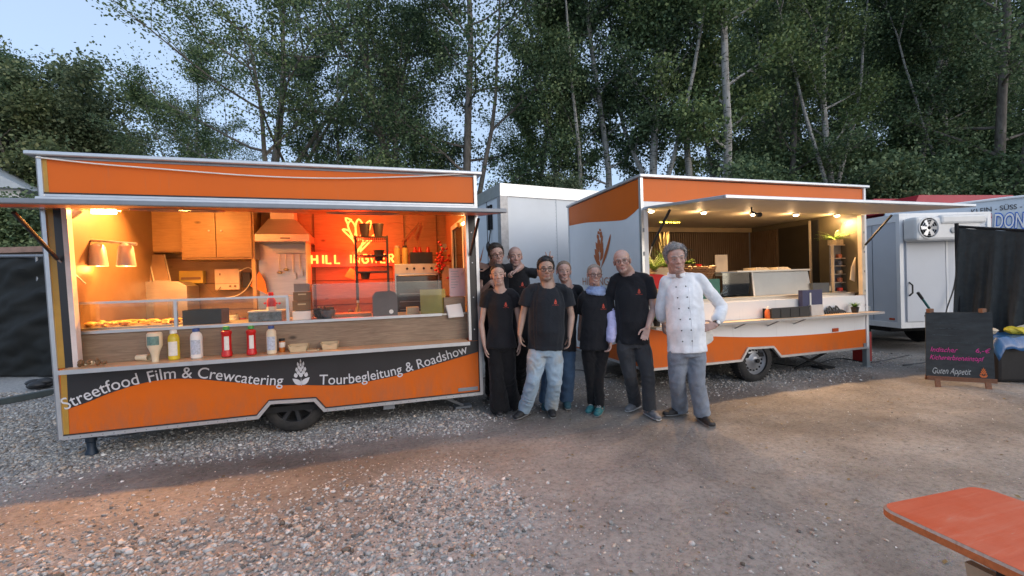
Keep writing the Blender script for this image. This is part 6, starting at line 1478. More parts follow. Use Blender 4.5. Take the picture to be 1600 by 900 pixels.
def make_tree(name, seedv, Ht, r0, h0, spread, nlimb, leafn, lsize, bark, leafm, up=.5, lean=(0, 0), csz=.42, fork=0, topfrac=.97, dens_pow=.7, droop=0.0, nsub=3, low=.5):
    """trunk with limbs and twigs, leaves in clumps along the twigs; returns the two meshes"""
    r_ = np.random.default_rng(seedv); mb = MB(); cl = []
    def rad(h): return r0*(1-.86*min(1, h/Ht))
    n = 12; tp = [Vector((0, 0, -.3))]; d = Vector((lean[0], lean[1], 1)).normalized(); p = Vector((0, 0, 0)); tp.append(p.copy())
    for i in range(n):
        d = (d+Vector((r_.normal(0, .045), r_.normal(0, .045), .05))).normalized(); p = p+d*(Ht*topfrac/n); tp.append(p.copy())
    mb.tube(tp, [r0*1.25]+[rad(q.z) for q in tp[1:]], 9)
    trunks = [tp]
    for k in range(fork):
        i = 3+k; a = r_.uniform(0, 2*pi); f = wobble(r_, tp[i], Vector((cos(a)*.45, sin(a)*.45, 1)), Ht*.6, 8, .07, .04); mb.tube(f, [rad(tp[i].z)*.65*(1-.8*j/8) for j in range(9)], 7); trunks.append(f)
    for k in range(nlimb):
        T = trunks[int(r_.integers(0, len(trunks)))]
        f_ = (k+.5)/nlimb; h = h0+(Ht*topfrac-h0)*f_**.9
        T = min(trunks, key=lambda q: abs(q[0].z)+r_.uniform(0, 5)) if h > 5 else tp
        i = 1
        while i < len(T)-2 and T[i+1].z < h: i += 1
        t_ = min(1, max(0, (h-T[i].z)/max(.01, T[i+1].z-T[i].z))); b = T[i].lerp(T[i+1], t_)
        a = k*2.399+r_.normal(0, .5); prof = low+(1-low)*sin(pi*min(1, (f_*.95+.1)))
        if f_ > .75: prof *= 1-(f_-.75)*2.2
        L = spread*max(.18, prof)*r_.uniform(.55, 1.35); e = up+r_.normal(0, .16)
        lp = wobble(r_, b, Vector((cos(a)*cos(e), sin(a)*cos(e), sin(e))), L, 6, .12, .03-droop*.08); rb = max(.012, rad(h)*.42)
        mb.tube(lp, [rb*(1-.85*j/6) for j in range(7)], 5, cap=False)
        for j in range(2, 7):
            for s in range(nsub):
                a2 = r_.uniform(0, 2*pi); dd_ = (lp[j]-lp[j-1]).normalized()+Vector((cos(a2), sin(a2), r_.uniform(-.4, .6)))*.9
                sp_ = wobble(r_, lp[j], dd_, L*.30*r_.uniform(.6, 1.2)*(1.2-.1*j), 3, .2, -.03-droop*.1); mb.tube(sp_, [rb*.28, rb*.2, rb*.12, .004], 4, cap=False)
                cl += [(sp_[1], .7), (sp_[2], 1), (sp_[3], 1)]
            cl.append((lp[j], .8))
    trunk_me = mb.build('tmp_trunk', bark, None, True); tm = trunk_me.data; bpy.data.objects.remove(trunk_me)
    C_ = np.array([q[0][:] for q in cl]); w = np.array([q[1] for q in cl]); w /= w.sum()
    idx = r_.choice(len(C_), leafn, p=w); tone = r_.random(len(C_)); off = r_.normal(0, 1, (leafn, 3))*csz*np.array([1, 1, .62])*r_.uniform(.3, 1.1, (leafn, 1))
    P_ = C_[idx]+off; P_[:, 2] = np.maximum(P_[:, 2], .15)
    # leaf quads, drooping and random
    nrm = r_.normal(0, 1, (leafn, 3))+np.array([0, 0, .9]); nrm /= np.linalg.norm(nrm, axis=1)[:, None]
    t1 = np.cross(nrm, r_.normal(0, 1, (leafn, 3))); t1 /= np.linalg.norm(t1, axis=1)[:, None]; t2 = np.cross(nrm, t1)
    sz = lsize*r_.uniform(.6, 1.35, leafn)[:, None]
    V = np.stack([P_-t1*sz*.5, P_+t2*sz*.36-t1*sz*.05, P_+t1*sz*.5, P_-t2*sz*.36-t1*sz*.05], 1)
    me = bpy.data.meshes.new(name+'_crown'); me.vertices.add(leafn*4); me.vertices.foreach_set('co', V.reshape(-1).astype(np.float32))
    me.loops.add(leafn*4); me.loops.foreach_set('vertex_index', np.arange(leafn*4).astype(np.int32)); me.polygons.add(leafn); me.polygons.foreach_set('loop_start', np.arange(0, leafn*4, 4).astype(np.int32)); me.update()
    cv = np.clip(.04+.78*tone[idx]**1.2+r_.normal(0, .10, leafn), 0, 1); c4 = np.repeat(np.stack([cv, cv, cv, cv*0+1], -1), 4, 0)
    ca = me.color_attributes.new('Col', 'FLOAT_COLOR', 'POINT'); ca.data.foreach_set('color', c4.reshape(-1).astype(np.float32)); me.materials.append(leafm)
    return tm, me
VAR = {
 'aspen': make_tree('aspen', 11, 17, .15, 4.5, 2.5, 24, 36000, .10, BARK_P, LEAF_A, .55, csz=.36),
 'aspen2': make_tree('aspen2', 12, 18, .17, 5.5, 3.0, 24, 36000, .105, BARK_P, LEAF_A, .75, csz=.40, fork=2, lean=(.05, 0)),
 'dark': make_tree('dark', 13, 16, .22, 2.6, 3.5, 28, 33000, .11, BARK_D, LEAF_A, .35, csz=.48, fork=1),
 'spread': make_tree('spread', 14, 15, .26, 2.0, 5.6, 26, 38000, .10, BARK_D, LEAF_A, .28, csz=.40, fork=3, low=.75),
 'round': make_tree('round', 15, 9, .15, .8, 3.3, 20, 34000, .12, BARK_D, LEAF_B, .62, csz=.42, fork=3, low=.7),
 'shrub': make_tree('shrub', 16, 4.2, .06, .2, 1.9, 16, 18000, .105, BARK_D, LEAF_A, .6, csz=.36, fork=2, low=.9),
 'sparse': make_tree('sparse', 17, 8, .10, 1.5, 2.6, 18, 6000, .11, BARK_D, LEAF_B, .65, csz=.30, fork=2),
}
def plant_tree(var, X, Y, s, rz, label, group, nm='broadleaf_tree', cat='tree', sz=1.0):
    tm, cm = VAR[var]
    t = thing(nm, label, cat, (X, Y, 0), group); t.rotation_euler = (0, 0, rz); t.scale = (s, s, s*sz)
    for n_, m_ in (('trunk', tm), ('crown', cm)):
        o = bpy.data.objects.new(n_, m_); COL.objects.link(o); o.parent = t
        if n_ == 'crown': o['kind'] = 'stuff'
    return t
r_ = np.random.default_rng(33)
def pd(px, d): q = ond(px, 430, d); return q.x, q.y
# trees that can be told apart by their trunks: (photo column, distance, variant, scale, rotation, label)
MAIN = [
 (430, 19.5, 'spread', 1.05, .5, 'big spreading tree with branches reaching left over the left trailer', 'broadleaf_tree'),
 (586, 18.5, 'dark', .98, 1.3, 'dark forked tree above the middle of the left trailer roof', 'broadleaf_tree'),
 (655, 20.5, 'dark', 1.05, 4.0, 'dark tree above the right third of the left trailer roof', 'broadleaf_tree'),
 (520, 21, 'aspen2', .95, 2.2, 'slim grey trunked tree behind the brownish bush over the left trailer', 'aspen_tree'),
 (340, 24, 'spread', .72, 3.4, 'leafy tree low at the left edge of the wood', 'broadleaf_tree'),
 (735, 19.5, 'dark', 1.1, 5.1, 'dense dark tree over the right end of the left trailer', 'broadleaf_tree'),
 (845, 19, 'aspen', 1.0, .3, 'slim aspen above the left corner of the box truck', 'aspen_tree'),
 (882, 18, 'aspen', 1.05, 2.6, 'slightly leaning aspen above the middle of the box truck', 'aspen_tree'),
 (914, 17.5, 'aspen2', 1.0, 1.0, 'aspen with a bare grey stem above the right part of the box truck', 'aspen_tree'),
 (952, 18, 'aspen', 1.1, 3.9, 'double stemmed aspen just left of the right trailer roof corner', 'aspen_tree'),
 (1003, 17, 'aspen2', 1.1, 5.0, 'grey aspen rising over the left corner of the right trailer', 'aspen_tree'),
 (1030, 18.5, 'aspen', 1.0, .9, 'leaning branchy aspen over the left half of the right trailer', 'aspen_tree'),
 (1092, 16.5, 'aspen', 1.1, 2.0, 'aspen with peeling stem left of the whitest trunk', 'aspen_tree'),
 (1130, 15.5, 'aspen', 1.22, 4.4, 'aspen with the thickest and whitest trunk over the right trailer', 'aspen_tree'),
 (1215, 17, 'dark', .85, .7, 'bright leafed tree bulging over the middle of the right trailer roof', 'broadleaf_tree'),
 (1310, 17, 'aspen2', .95, 3.1, 'crooked pale stemmed tree above the right end of the right trailer', 'aspen_tree'),
 (1435, 17.5, 'aspen', 1.05, 5.6, 'leaning pale trunk over the red stall roofs', 'aspen_tree'),
 (1468, 18.5, 'aspen', .95, 1.7, 'thin pale trunk second from the leaning one over the red roofs', 'aspen_tree'),
 (1500, 17.5, 'aspen2', .9, 2.9, 'thin slanting pale trunk over the right half of the red roofs', 'aspen_tree'),
 (1570, 16.5, 'dark', 1.0, 4.1, 'dark tree with drooping branches over the donut stall', 'broadleaf_tree'),
 (1385, 20, 'dark', 1.1, .2, 'deep shaded tree between the right trailer and the red stalls', 'broadleaf_tree'),
 (105, 24, 'round', 1.44, 1.2, 'rounded olive green tree over the left corner of the left trailer', 'broadleaf_tree'),
 (165, 26, 'round', 1.28, 3.0, 'rounded olive tree reaching highest left of the open sky', 'broadleaf_tree'),
 (30, 23, 'round', 1.5, 4.6, 'green tree at the left edge beside the house', 'broadleaf_tree'),
 (-25, 22, 'dark', 1.0, 2.2, 'tall dark tree cut by the left edge of the picture', 'broadleaf_tree'),
 (70, 27, 'round', 1.45, 5.5, 'olive tree standing behind the two rounded ones on the left', 'broadleaf_tree'),
 (245, 26, 'sparse', 1.0, .8, 'sparse thin tree against the open sky', 'broadleaf_tree'),
 (300, 25, 'sparse', .85, 2.9, 'second sparse small tree beside the open sky', 'broadleaf_tree'),
 (505, 16, 'round', .62, 2.0, 'brownish bush sticking up over the left trailer roof', 'broadleaf_tree'),
 (830, 15.5, 'round', .55, 4.0, 'low bush with yellowing leaves behind the box truck', 'broadleaf_tree'),
]
for px, d_, v, s, rz, lab, nm in MAIN:
    X, Y = pd(px, d_); plant_tree(v, X, Y, s, rz, lab, 'trees at the edge of the wood' if px > 300 else 'trees on the left', nm)
# the wood behind: rows one cannot tell apart one by one
for row, (dd_, step) in enumerate(((23, 90), (28, 80))):
    px = 1120 + row*60
    while px < 1760:
        X, Y = pd(px+r_.uniform(-14, 14), dd_+r_.uniform(-1, 1)); plant_tree(['dark', 'aspen2', 'dark', 'aspen'][int(r_.integers(0, 4))], X, Y, r_.uniform(1.0, 1.25), r_.uniform(0, 6), 'tree in the shaded depth of the wood on the right', 'trees in the depth of the wood', 'broadleaf_tree')
        px += step
for px in (330, 560, 700, 870):
    X, Y = pd(px, 26+r_.uniform(-2, 2)); plant_tree(['aspen', 'dark', 'aspen2'][int(r_.integers(0, 3))], X, Y, r_.uniform(.8, 1.05), r_.uniform(0, 6), 'thin tree farther back behind the front row over the left trailer and truck', 'trees farther back on the left', 'broadleaf_tree')
# undergrowth
for px in range(770, 1700, 52):
    for d_ in ((15.5, 19) if px > 1150 else (19,)):
        X, Y = pd(px+r_.uniform(-18, 18), d_+r_.uniform(-.7, .7)); plant_tree('shrub', X, Y, r_.choice([.65, .85, 1.0, 1.15, 1.5]) if px > 1150 else r_.uniform(.6, 1.05), r_.uniform(0, 6), 'dark green undergrowth shrub ' + ('between the trunks behind the box truck' if px < 960 else 'low behind the right trailer roof' if px < 1340 else 'below the pale trunks behind the red stall roofs'), 'undergrowth shrubs ' + ('behind the box truck' if px < 960 else 'behind the right trailer' if px < 1340 else 'behind the stalls'), 'shrub', 'shrub')
for px in range(-60, 760, 48):
    X, Y = pd(px+r_.uniform(-14, 14), 14+r_.uniform(-1, 3)); plant_tree('shrub', X, Y, r_.uniform(.7, 1.0), r_.uniform(0, 6), 'green hedge shrub behind the left trailer and fence', 'hedge shrubs on the left', 'shrub', 'shrub')
for px in range(-120, 130, 36):
    X, Y = pd(px+r_.uniform(-10, 10), 12.5+r_.uniform(-.5, .5)); plant_tree('shrub', X, Y, r_.uniform(.85, 1.0), r_.uniform(0, 6), 'green shrub rising over the sheeted fence', 'shrubs over the sheeted fence', 'shrub', 'shrub')
# ================================================================== PEOPLE
def pmesh(parts, voxel, smooth=3, fac=.5, decim=None):
    """parts: MB of overlapping closed shapes -> one continuous surface"""
    ob = parts.build('tmp', [], None, False)
    m = ob.modifiers.new('r', 'REMESH'); m.mode = 'VOXEL'; m.voxel_size = voxel
    if smooth: s = ob.modifiers.new('s', 'SMOOTH'); s.iterations = smooth; s.factor = fac
    if decim: d = ob.modifiers.new('d', 'DECIMATE'); d.ratio = decim
    dg = bpy.context.evaluated_depsgraph_get(); dg.update(); me = bpy.data.meshes.new_from_object(ob.evaluated_get(dg))
    bpy.data.objects.remove(ob); return me
def getv(me):
    a = np.empty(len(me.vertices)*3, np.float32); me.vertices.foreach_get('co', a); return a.reshape(-1, 3).astype(float)
def getn(me):
    a = np.empty(len(me.vertices)*3, np.float32); me.vertex_normals.foreach_get('vector', a) if hasattr(me, 'vertex_normals') else None; return a.reshape(-1, 3).astype(float)
def cap(mb, p0, p1, r0, r1=None, n=12):
    r1 = r0 if r1 is None else r1; p0, p1 = Vector(p0), Vector(p1); d = p1-p0; L = max(d.length, 1e-5); d /= L
    pts = []; rs = []
    for a in (90, 60, 30, 0): pts.append(p0-d*(r0*sin(radians(a)))); rs.append(max(1e-4, r0*cos(radians(a))))
    for a in (0, 30, 60, 90): pts.append(p1+d*(r1*sin(radians(a)))); rs.append(max(1e-4, r1*cos(radians(a))))
    mb.tube(pts, rs, n)
def loft(mb, secs, side, n=20, rnd=True):
    """secs: (centre, half width along side, half depth) stacked; closed ends"""
    side = Vector(side).normalized(); vs = []; fs = []
    P = [Vector(s[0]) for s in secs]
    for i, (c, a, b) in enumerate(secs):
        d = (P[min(i+1, len(P)-1)]-P[max(i-1, 0)]).normalized(); s = (side-d*side.dot(d)).normalized(); w = d.cross(s)
        for k in range(n):
            t = 2*pi*k/n; x = cos(t); y = sin(t); vs.append(P[i]+s*(a*x)+w*(b*y))
    for i in range(len(secs)-1):
        for k in range(n):
            k2 = (k+1) % n; fs.append((i*n+k, i*n+k2, (i+1)*n+k2, (i+1)*n+k))
    fs += [tuple(range(n))[::-1], tuple(range((len(secs)-1)*n, len(secs)*n))]
    mb.add(vs, fs)
def skinmat(name, col):
    m, t, p = newmat(name); at = t.nodes.new('ShaderNodeAttribute'); at.attribute_name = 'Col'
    n = nz(t, 18, 4, .6, objco(t)); c = ramp(t, n.outputs[0], [(.3, tuple(x*.9 for x in col)), (.7, tuple(min(1, x*1.08) for x in col))])
    c = mixc(t, 1.0, c, at.outputs[0], 'MULTIPLY'); t.links.new(c, p.inputs['Base Color']); p.inputs['Roughness'].default_value = .5
    p.inputs['Subsurface Weight'].default_value = .12; p.inputs['Subsurface Radius'].default_value = (1, .35, .2); p.inputs['Subsurface Scale'].default_value = .01
    n2 = nz(t, 160, 3, .6, objco(t)); bump(t, p, n2.outputs[0], .12, .002); return m
def fabric(name, col, rough=.9, wr=.5, fade=None):
    if name in MC: return MC[name]
    m, t, p = newmat(name); co = objco(t); n = nz(t, 7, 5, .6, co); n3 = nz(t, 380, 2, .5, co)
    c = ramp(t, n.outputs[0], [(.3, tuple(x*.8 for x in col)), (.7, tuple(min(1, x*1.2) for x in col))])
    if fade: n4 = nz(t, 3.2, 5, .65, co); c = mixc(t, ramp(t, n4.outputs[0], [(.48, (0, 0, 0)), (.66, (1, 1, 1))]), c, fade)
    t.links.new(c, p.inputs['Base Color']); p.inputs['Roughness'].default_value = rough; p.inputs['Sheen Weight'].default_value = .12; p.inputs['Specular IOR Level'].default_value = .2
    n2 = nz(t, 22, 4, .6, co, .8); ad = t.nodes.new('ShaderNodeMath'); ad.operation = 'MULTIPLY_ADD'; ad.inputs[1].default_value = .12; t.links.new(n3.outputs[0], ad.inputs[0]); t.links.new(n2.outputs[0], ad.inputs[2])
    bump(t, p, ad.outputs[0], wr, .012); MC[name] = m; return m
TEE = fabric('black_cotton', (.013, .014, .018)); BPANT = fabric('black_trouser_cloth', (.010, .010, .012)); DGREY = fabric('dark_grey_work_cloth', (.040, .042, .048))
JEAN_L = fabric('faded_light_denim', (.30, .40, .50), fade=(.34, .32, .28)); JEAN_D = fabric('blue_denim', (.05, .095, .17)); CHEFW = fabric('white_chef_cotton', (.72, .75, .80), .85, .22)
CHECK = fabric('grey_blue_check_cloth', (.20, .225, .27)); LILAC = fabric('lilac_shirt_cloth', (.42, .42, .66), .85, .6); SCARF = fabric('pale_blue_scarf', (.26, .35, .58), .9, .7)
SOLE = mat('shoe_sole', (.20, .20, .20), .7); SHOE_B = mat('black_shoe', (.018, .018, .02), .55, bmp=.3, bscale=80); SHOE_G = mat('grey_shoe', (.15, .155, .17), .7, bmp=.4, bscale=120, var=.3); SHOE_T = mat('teal_shoe', (.02, .13, .15), .6, var=.5, scale=50)
EYEW = mat('eye_white', (.62, .60, .58), .3); IRIS = mat('eye_dark', (.02, .014, .01), .2); TEETH = mat('teeth', (.70, .66, .60), .3); LIPIN = mat('mouth_inner', (.10, .02, .02), .5); FRAMEM = mat('dark_spectacle_frame', (.012, .01, .01), .3)
def bvh_of(me):
    from mathutils.bvhtree import BVHTree
    v = [x.co.copy() for x in me.vertices]; f = [tuple(p.vertices) for p in me.polygons]; return BVHTree.FromPolygons(v, f)
def finish(me, name, m, parent, smooth=True):
    me.materials.clear(); me.materials.append(m); me.transform(Matrix.Translation(-wloc(parent))); me.name = name
    if smooth: me.polygons.foreach_set('use_smooth', [True]*len(me.polygons))
    o = bpy.data.objects.new(name, me); COL.objects.link(o); o.parent = parent; return o
def wrinkle(me, amp, seedv, stretch=(5, 5, 2.2), hem=None):
    V = getv(me); o = Vector((seedv*3.1, seedv*1.7, 0)); me.update()
    nr = np.empty(len(V)*3, np.float32); me.vertices.foreach_get('normal', nr); nr = nr.reshape(-1, 3)
    d = np.empty(len(V))
    for i, v in enumerate(V):
        q = Vector((v[0]*stretch[0], v[1]*stretch[1], v[2]*stretch[2]))+o; w = mnoise.noise(q*1.0)*1.2; r = 1-abs(mnoise.noise(Vector((q.x*1.6+w, q.y*1.6, q.z*2.2+w*1.5))))*2.4; d[i] = max(-.6, r)*.7+mnoise.noise(q*4)*.35
    V = V+nr*(d*amp)[:, None]; me.vertices.foreach_set('co', V.ravel().astype(np.float32)); me.update()
def hand(mb, wr, d, nrm, s=1.0, curl=.5, fingers=None, thumb_side=1, rr=1.0, v=0.0):
    """wr wrist, d pointing direction, nrm palm normal; fingers: per-finger curl list"""
    d = Vector(d).normalized(); nrm = Vector(nrm); nrm = (nrm-d*nrm.dot(d)).normalized(); sd = d.cross(nrm)*thumb_side
    f = fingers or [curl]*4
    for x in (-.026, -.009, .009, .026): cap(mb, wr+d*.012*s+sd*x*.7*s, wr+d*.078*s+sd*x*s, .0155*s*rr, .0125*s*rr, 8)
    for i, (x, L) in enumerate(zip((.031, .0105, -.0105, -.031), (.070, .078, .072, .058))):
        c = f[i]; p = wr+d*.080*s+sd*x*s; a = c*.8; q = d*cos(a)+nrm*sin(a)+sd*x*(2.2 if c < .3 else 1.2); q.normalize(); q = (q+sd*(v if i == 0 else -v if i == 1 else 0)).normalized(); p1 = p+q*L*.45*s; a2 = c*2.0; q2 = (d*cos(a2)+nrm*sin(a2)+sd*x*1.2+sd*(v if i == 0 else -v if i == 1 else 0)).normalized(); p2 = p1+q2*L*.32*s; a3 = c*2.9; q3 = (d*cos(a3)+nrm*sin(a3)+sd*(v if i == 0 else -v if i == 1 else 0)).normalized(); p3 = p2+q3*L*.24*s
        cap(mb, p, p1, .0092*s*rr, .0086*s*rr, 8); cap(mb, p1, p2, .0086*s*rr, .008*s*rr, 8); cap(mb, p2, p3, .008*s*rr, .0068*s*rr, 8)
    t0 = wr+d*.022*s+sd*.026*s; t1 = t0+(d*.55+sd*.75+nrm*.3).normalized()*.042*s; t2 = t1+(d*.9+sd*.25+nrm*.35).normalized()*.035*s; t3 = t2+(d*.95+nrm*.4).normalized()*.024*s
    cap(mb, t0, t1, .0135*s, .0105*s, 8); cap(mb, t1, t2, .0105*s, .0095*s, 8); cap(mb, t2, t3, .0095*s, .0078*s, 8)
def headframe(c, yaw, pitch, roll):
    f = (-FWD).copy(); f.z = 0; f.normalize(); r = Vector((f.y, -f.x, 0))      # facing the camera; r = person's right -> image left
    M = Matrix((r, f, Vector((0, 0, 1)))).transposed()
    R = Matrix.Rotation(yaw, 3, 'Z') @ Matrix.Rotation(pitch, 3, 'X') @ Matrix.Rotation(roll, 3, 'Y')
    return M @ R
def person(label, base, J, head, W, skin, shirt, trousers, shoes, hands, hair=None, glasses=None, opts=None):
    opts = opts or {}
    p = thing('person', label, 'person', base)
    hc, hs = Vector(head['c'])-UPV*.006, head.get('s', 1.0)*1.05; HM = headframe(hc, head.get('yaw', 0), head.get('pitch', 0), head.get('roll', 0)); fem = head.get('fem', 0); fat = head.get('fat', 1.0)
    X = lambda x, y, z: hc+HM @ (Vector((x, y, z))*hs)
    shL, shR, hipL, hipR = (J[k] for k in ('shL', 'shR', 'hipL', 'hipR'))     # L/R as seen in the picture
    sc, hp = (shL+shR)/2, (hipL+hipR)/2; side = (shR-shL).normalized(); upv = (sc-hp).normalized(); fw = side.cross(upv)*-1
    if fw.dot(-FWD) < 0: fw = -fw
    nb = sc+upv*(.092+opts.get('nbz', 0))-fw*.008+side*opts.get('nbx', 0)
    mb = MB()
    # --- head: skull, face, jaw, nose, brows, cheeks, lips, ears
    def E(c, r, rot=None): mb.ell(X(*c), tuple(q*hs for q in r), 16, 12, 0, HM if rot is None else HM @ rot)
    def Cp(a, b, r0, r1=None): cap(mb, X(*a), X(*b), r0*hs, (r1 or r0)*hs, 10)
    E((0, -.014, .035), (.074, .094, .080)); E((0, .022, -.015), (.061*fat, .066, .080)); E((0, .028, -.066), (.049*fat, .046, .038)); E((0, .058, -.095), (.024-.004*fem, .020, .016))
    E((0, .052, .045), (.052, .036, .04))
    Cp((-.020, .070, -.084), (.020, .070, -.084), .014)
    Cp((0, .083, .014), (0, .101, -.024), .0075, .0100-.001*fem); E((-.010, .092, -.029), (.0075, .010, .0065)); E((.010, .092, -.029), (.0075, .010, .0065))
    for s in (-1, 1): E((s*.031, .0725, .0105), (.0175, .0105, .0065)); E((s*.031, .071, -.0095), (.016, .009, .006))
    Cp((-.046, .066, .026), (-.012, .082, .024), .0105-.002*fem); Cp((.046, .066, .026), (.012, .082, .024), .0105-.002*fem)
    for s in (-1, 1): E((s*.038, .060, -.022), (.020, .020, .017)); E((s*.0745, -.006, -.006), (.0075, .016, .027)); E((s*.080, -.012, .006), (.005, .010, .015))
    sm = head.get('smile', .5); w_ = .022+.006*sm
    mb2 = MB()
    Cp((-w_, .079, -.056+.006*sm), (0, .0905, -.057), .003, .0048); Cp((w_, .079, -.056+.006*sm), (0, .0905, -.057), .003, .0048)
    Cp((-w_*.8, .079, -.066+.004*sm), (0, .0865, -.069-.003*sm), .0035, .0052); Cp((w_*.8, .079, -.066+.004*sm), (0, .0865, -.069-.003*sm), .0035, .0052)
    nr = head.get('neck', .056)*1.1
    cap(mb, X(0, -.022, -.045), nb, nr*hs, nr*1.08, 16); cap(mb, nb, sc-upv*.02, nr*1.12, nr*1.3, 16)
    # --- torso under the clothes
    wS, wC, wW, wH, dC, dW, dH = W
    mid = lambda f: hp.lerp(sc, f)
    bel = opts.get('belly', 0)
    T = [(hp-upv*.05, wH*.9, dH), (mid(.08), wH, dH), (mid(.32)+fw*bel*.5, wW, dW), (mid(.55)+fw*bel*.3, (wW+wC)/2, (dW+dC)/2), (mid(.78), wC, dC), (mid(.93), wC*.93, dC*.86), (sc+upv*.02, wC*.74, dC*.66), (sc+upv*.055, wC*.45, dC*.48)]
    loft(mb, [(c, a-.014, b-.014) for c, a, b in T], side)
    for s in (shL, shR): cap(mb, nb-upv*.035, s.lerp(nb, .3)-upv*.012, .036, .036)
    rA = opts.get('arm', 1.0)
    for k, sh in (('L', shL), ('R', shR)):
        el, wr = J['el'+k], J['wr'+k]
        cap(mb, sh.lerp(el, .1), el, .041*rA, .037*rA); cap(mb, el, el.lerp(wr, .35), .038*rA, .037*rA); cap(mb, el.lerp(wr, .35), wr, .037*rA, .0245*rA)
        hd = hands.get(k)
        if hd: hand(mb, wr, hd['d'], hd['n'], hd.get('s', 1.0), hd.get('curl', .45), hd.get('f'), hd.get('t', 1), 1.0, hd.get('v', 0))
    for k, hip in (('L', hipL), ('R', hipR)):
        kn, an = J['kn'+k], J['an'+k]
        cap(mb, hip, kn, .075, .05); cap(mb, kn, an, .048, .036); cap(mb, an, J['ft'+k]+Vector((0, 0, .05)), .036, .035)
    me = pmesh(mb, .0056, 2, .45, .32)
    V = getv(me); col = np.ones((len(V), 4))
    def near(c, r): return np.exp(-(((V-np.array(c)[None])**2).sum(1))/(r*hs)**2)
    lips = near(X(0, .092, -.062), .014)+near(X(-.014, .088, -.061), .011)+near(X(.014, .088, -.061), .011); lips = np.clip(lips*1.2, 0, 1)
    L3 = (V-np.array(hc)[None]) @ np.array(HM) / hs
    col[:, :3] *= 1-lips[:, None]*np.array([.14, .30, .26])[None]
    for s in (-1, 1):
        ck = near(X(s*.042, .07, -.028), .024); col[:, :3] *= 1-ck[:, None]*np.array([0, .16, .14]); ea = near(X(s*.08, -.01, -.005), .03); col[:, :3] *= 1-ea[:, None]*np.array([.02, .14, .14])
        es = near(X(s*.031, .078, .0), .016); col[:, :3] *= 1-es[:, None]*np.array([.22, .30, .30])
    nt_ = near(X(0, .105, -.028), .018); col[:, :3] *= 1-nt_[:, None]*np.array([0, .07, .07])
    if head.get('stubble'):
        st = ((L3[:, 1] > -.01) & (L3[:, 2] < -.035) & (L3[:, 2] > -.12))*np.clip((-.035-L3[:, 2])/.02, 0, 1)*np.clip(1-lips*1.5, 0, 1)*head['stubble']; col[:, :3] *= 1-st[:, None]*np.array([.45, .42, .38])
        mo = near(X(0, .094, -.047), .012)*head['stubble']; col[:, :3] *= 1-mo[:, None]*np.array([.4, .4, .35])
    if head.get('shaved'):
        sh_ = np.clip((L3[:, 2]-.045+(.02-L3[:, 1])*.6)/.03, 0, 1)*(L3[:, 1] < .075)*(L3[:, 2] > -.06)*head['shaved']; col[:, :3] *= 1-sh_[:, None]*np.array([.42, .36, .30])
    ca = me.color_attributes.new('Col', 'FLOAT_COLOR', 'POINT'); ca.data.foreach_set('color', col.ravel().astype(np.float32))
    hbvh = bvh_of(me)
    body = finish(me, 'body', skin, p)
    # --- eyes, brows, mouth, laid on the face
    FD = (HM @ Vector((0, 1, 0))).normalized()
    def onface(x, z, off=.0008):
        h = hbvh.ray_cast(X(x, .2, z), -FD); return h[0]+FD*off if h[0] is not None else X(x, .09, z)
    def strip(pts, nm, mt, off=.0008):       # pts: (x, z_low, z_high)
        vs = [onface(x, z, off) for x, z0, z1 in pts for z in (z0, (z0+z1)/2, z1)]; n_ = len(pts)
        return MB().add(vs, [(3*i+k, 3*i+3+k, 3*i+4+k, 3*i+1+k) for i in range(n_-1) for k in (0, 1)]).build(nm, mt, p, True)
    op = head.get('open', 1)
    for s in (-1, 1):
        eo = MB().ell(X(s*.031, .0755, .0005), (.0125*hs, .0095*hs, .0046*op*hs), 14, 8, 0, HM).build('eye', EYEW, p, True)
        MB().ell(X(s*.0305, .0835, .0008), (.0048*hs, .0030*hs, .0044*op*hs), 10, 6, 0, HM).build('iris', IRIS, eo, True)
        th = .0026 if fem else .0040
        mb = MB(); bp = [onface(s*x, z, .0006) for x, z in ((.012, .0225), (.020, .0262), (.031, .0285), (.042, .0262), (.050, .0215))]; mb.tube(bp, [.0012*hs, th*.9*hs, th*hs, th*.7*hs, .0008], 6); mb.build('eyebrow', hair['m'] if hair else IRIS, p, True)
        MB().tube([onface(s*.031+.0135*q, .0062*op-.0035*op*q*q, .0004) for q in (-1, -.6, -.2, .2, .6, 1)], (.0013 if not fem else .0017)*hs, 5).build('eyelid', IRIS, p, True)
    mw = .021+.006*sm; K_ = 9; tt_ = [-1+2*i/(K_-1) for i in range(K_)]
    if sm > .6:
        strip([(mw*q, -.0665+.0095*q*q-.0006, -.0575+.0025*q*q) for q in tt_], 'mouth', LIPIN, .0006)
        strip([(mw*.84*q, -.0635+.0055*q*q, -.0588+.0022*q*q) for q in tt_], 'teeth', TEETH, .0016)
    else: strip([(mw*q, -.0628+.0045*sm*2*q*q-.0009*(1-q*q), -.0628+.0045*sm*2*q*q+.0008*(1-q*q)) for q in tt_], 'mouth', LIPIN, .0006)
    # --- spectacles
    if glasses:
        mb = MB(); gw, gh_, gr = glasses
        for s in (-1, 1):
            ring = []
            for k in range(17):
                a = 2*pi*k/16; cx, cz = cos(a), sin(a); q = .72; ring.append(X(s*.0335+gw*math.copysign(abs(cx)**q, cx), .094-abs(s*.0335+gw*cx)*.16, -.001+gh_*math.copysign(abs(cz)**q, cz)))
            mb.tube(ring, gr*hs, 6)
            mb.tube([X(s*(.0335+gw), .088, .006), X(s*.077, .06, .006), X(s*.080, -.005, .004)], gr*hs, 5)
        mb.tube([X(-.0335+gw, .093, .004), X(0, .098, .007), X(.0335-gw, .093, .004)], gr*hs, 5)
        mb.build('spectacles', FRAMEM, p, True)
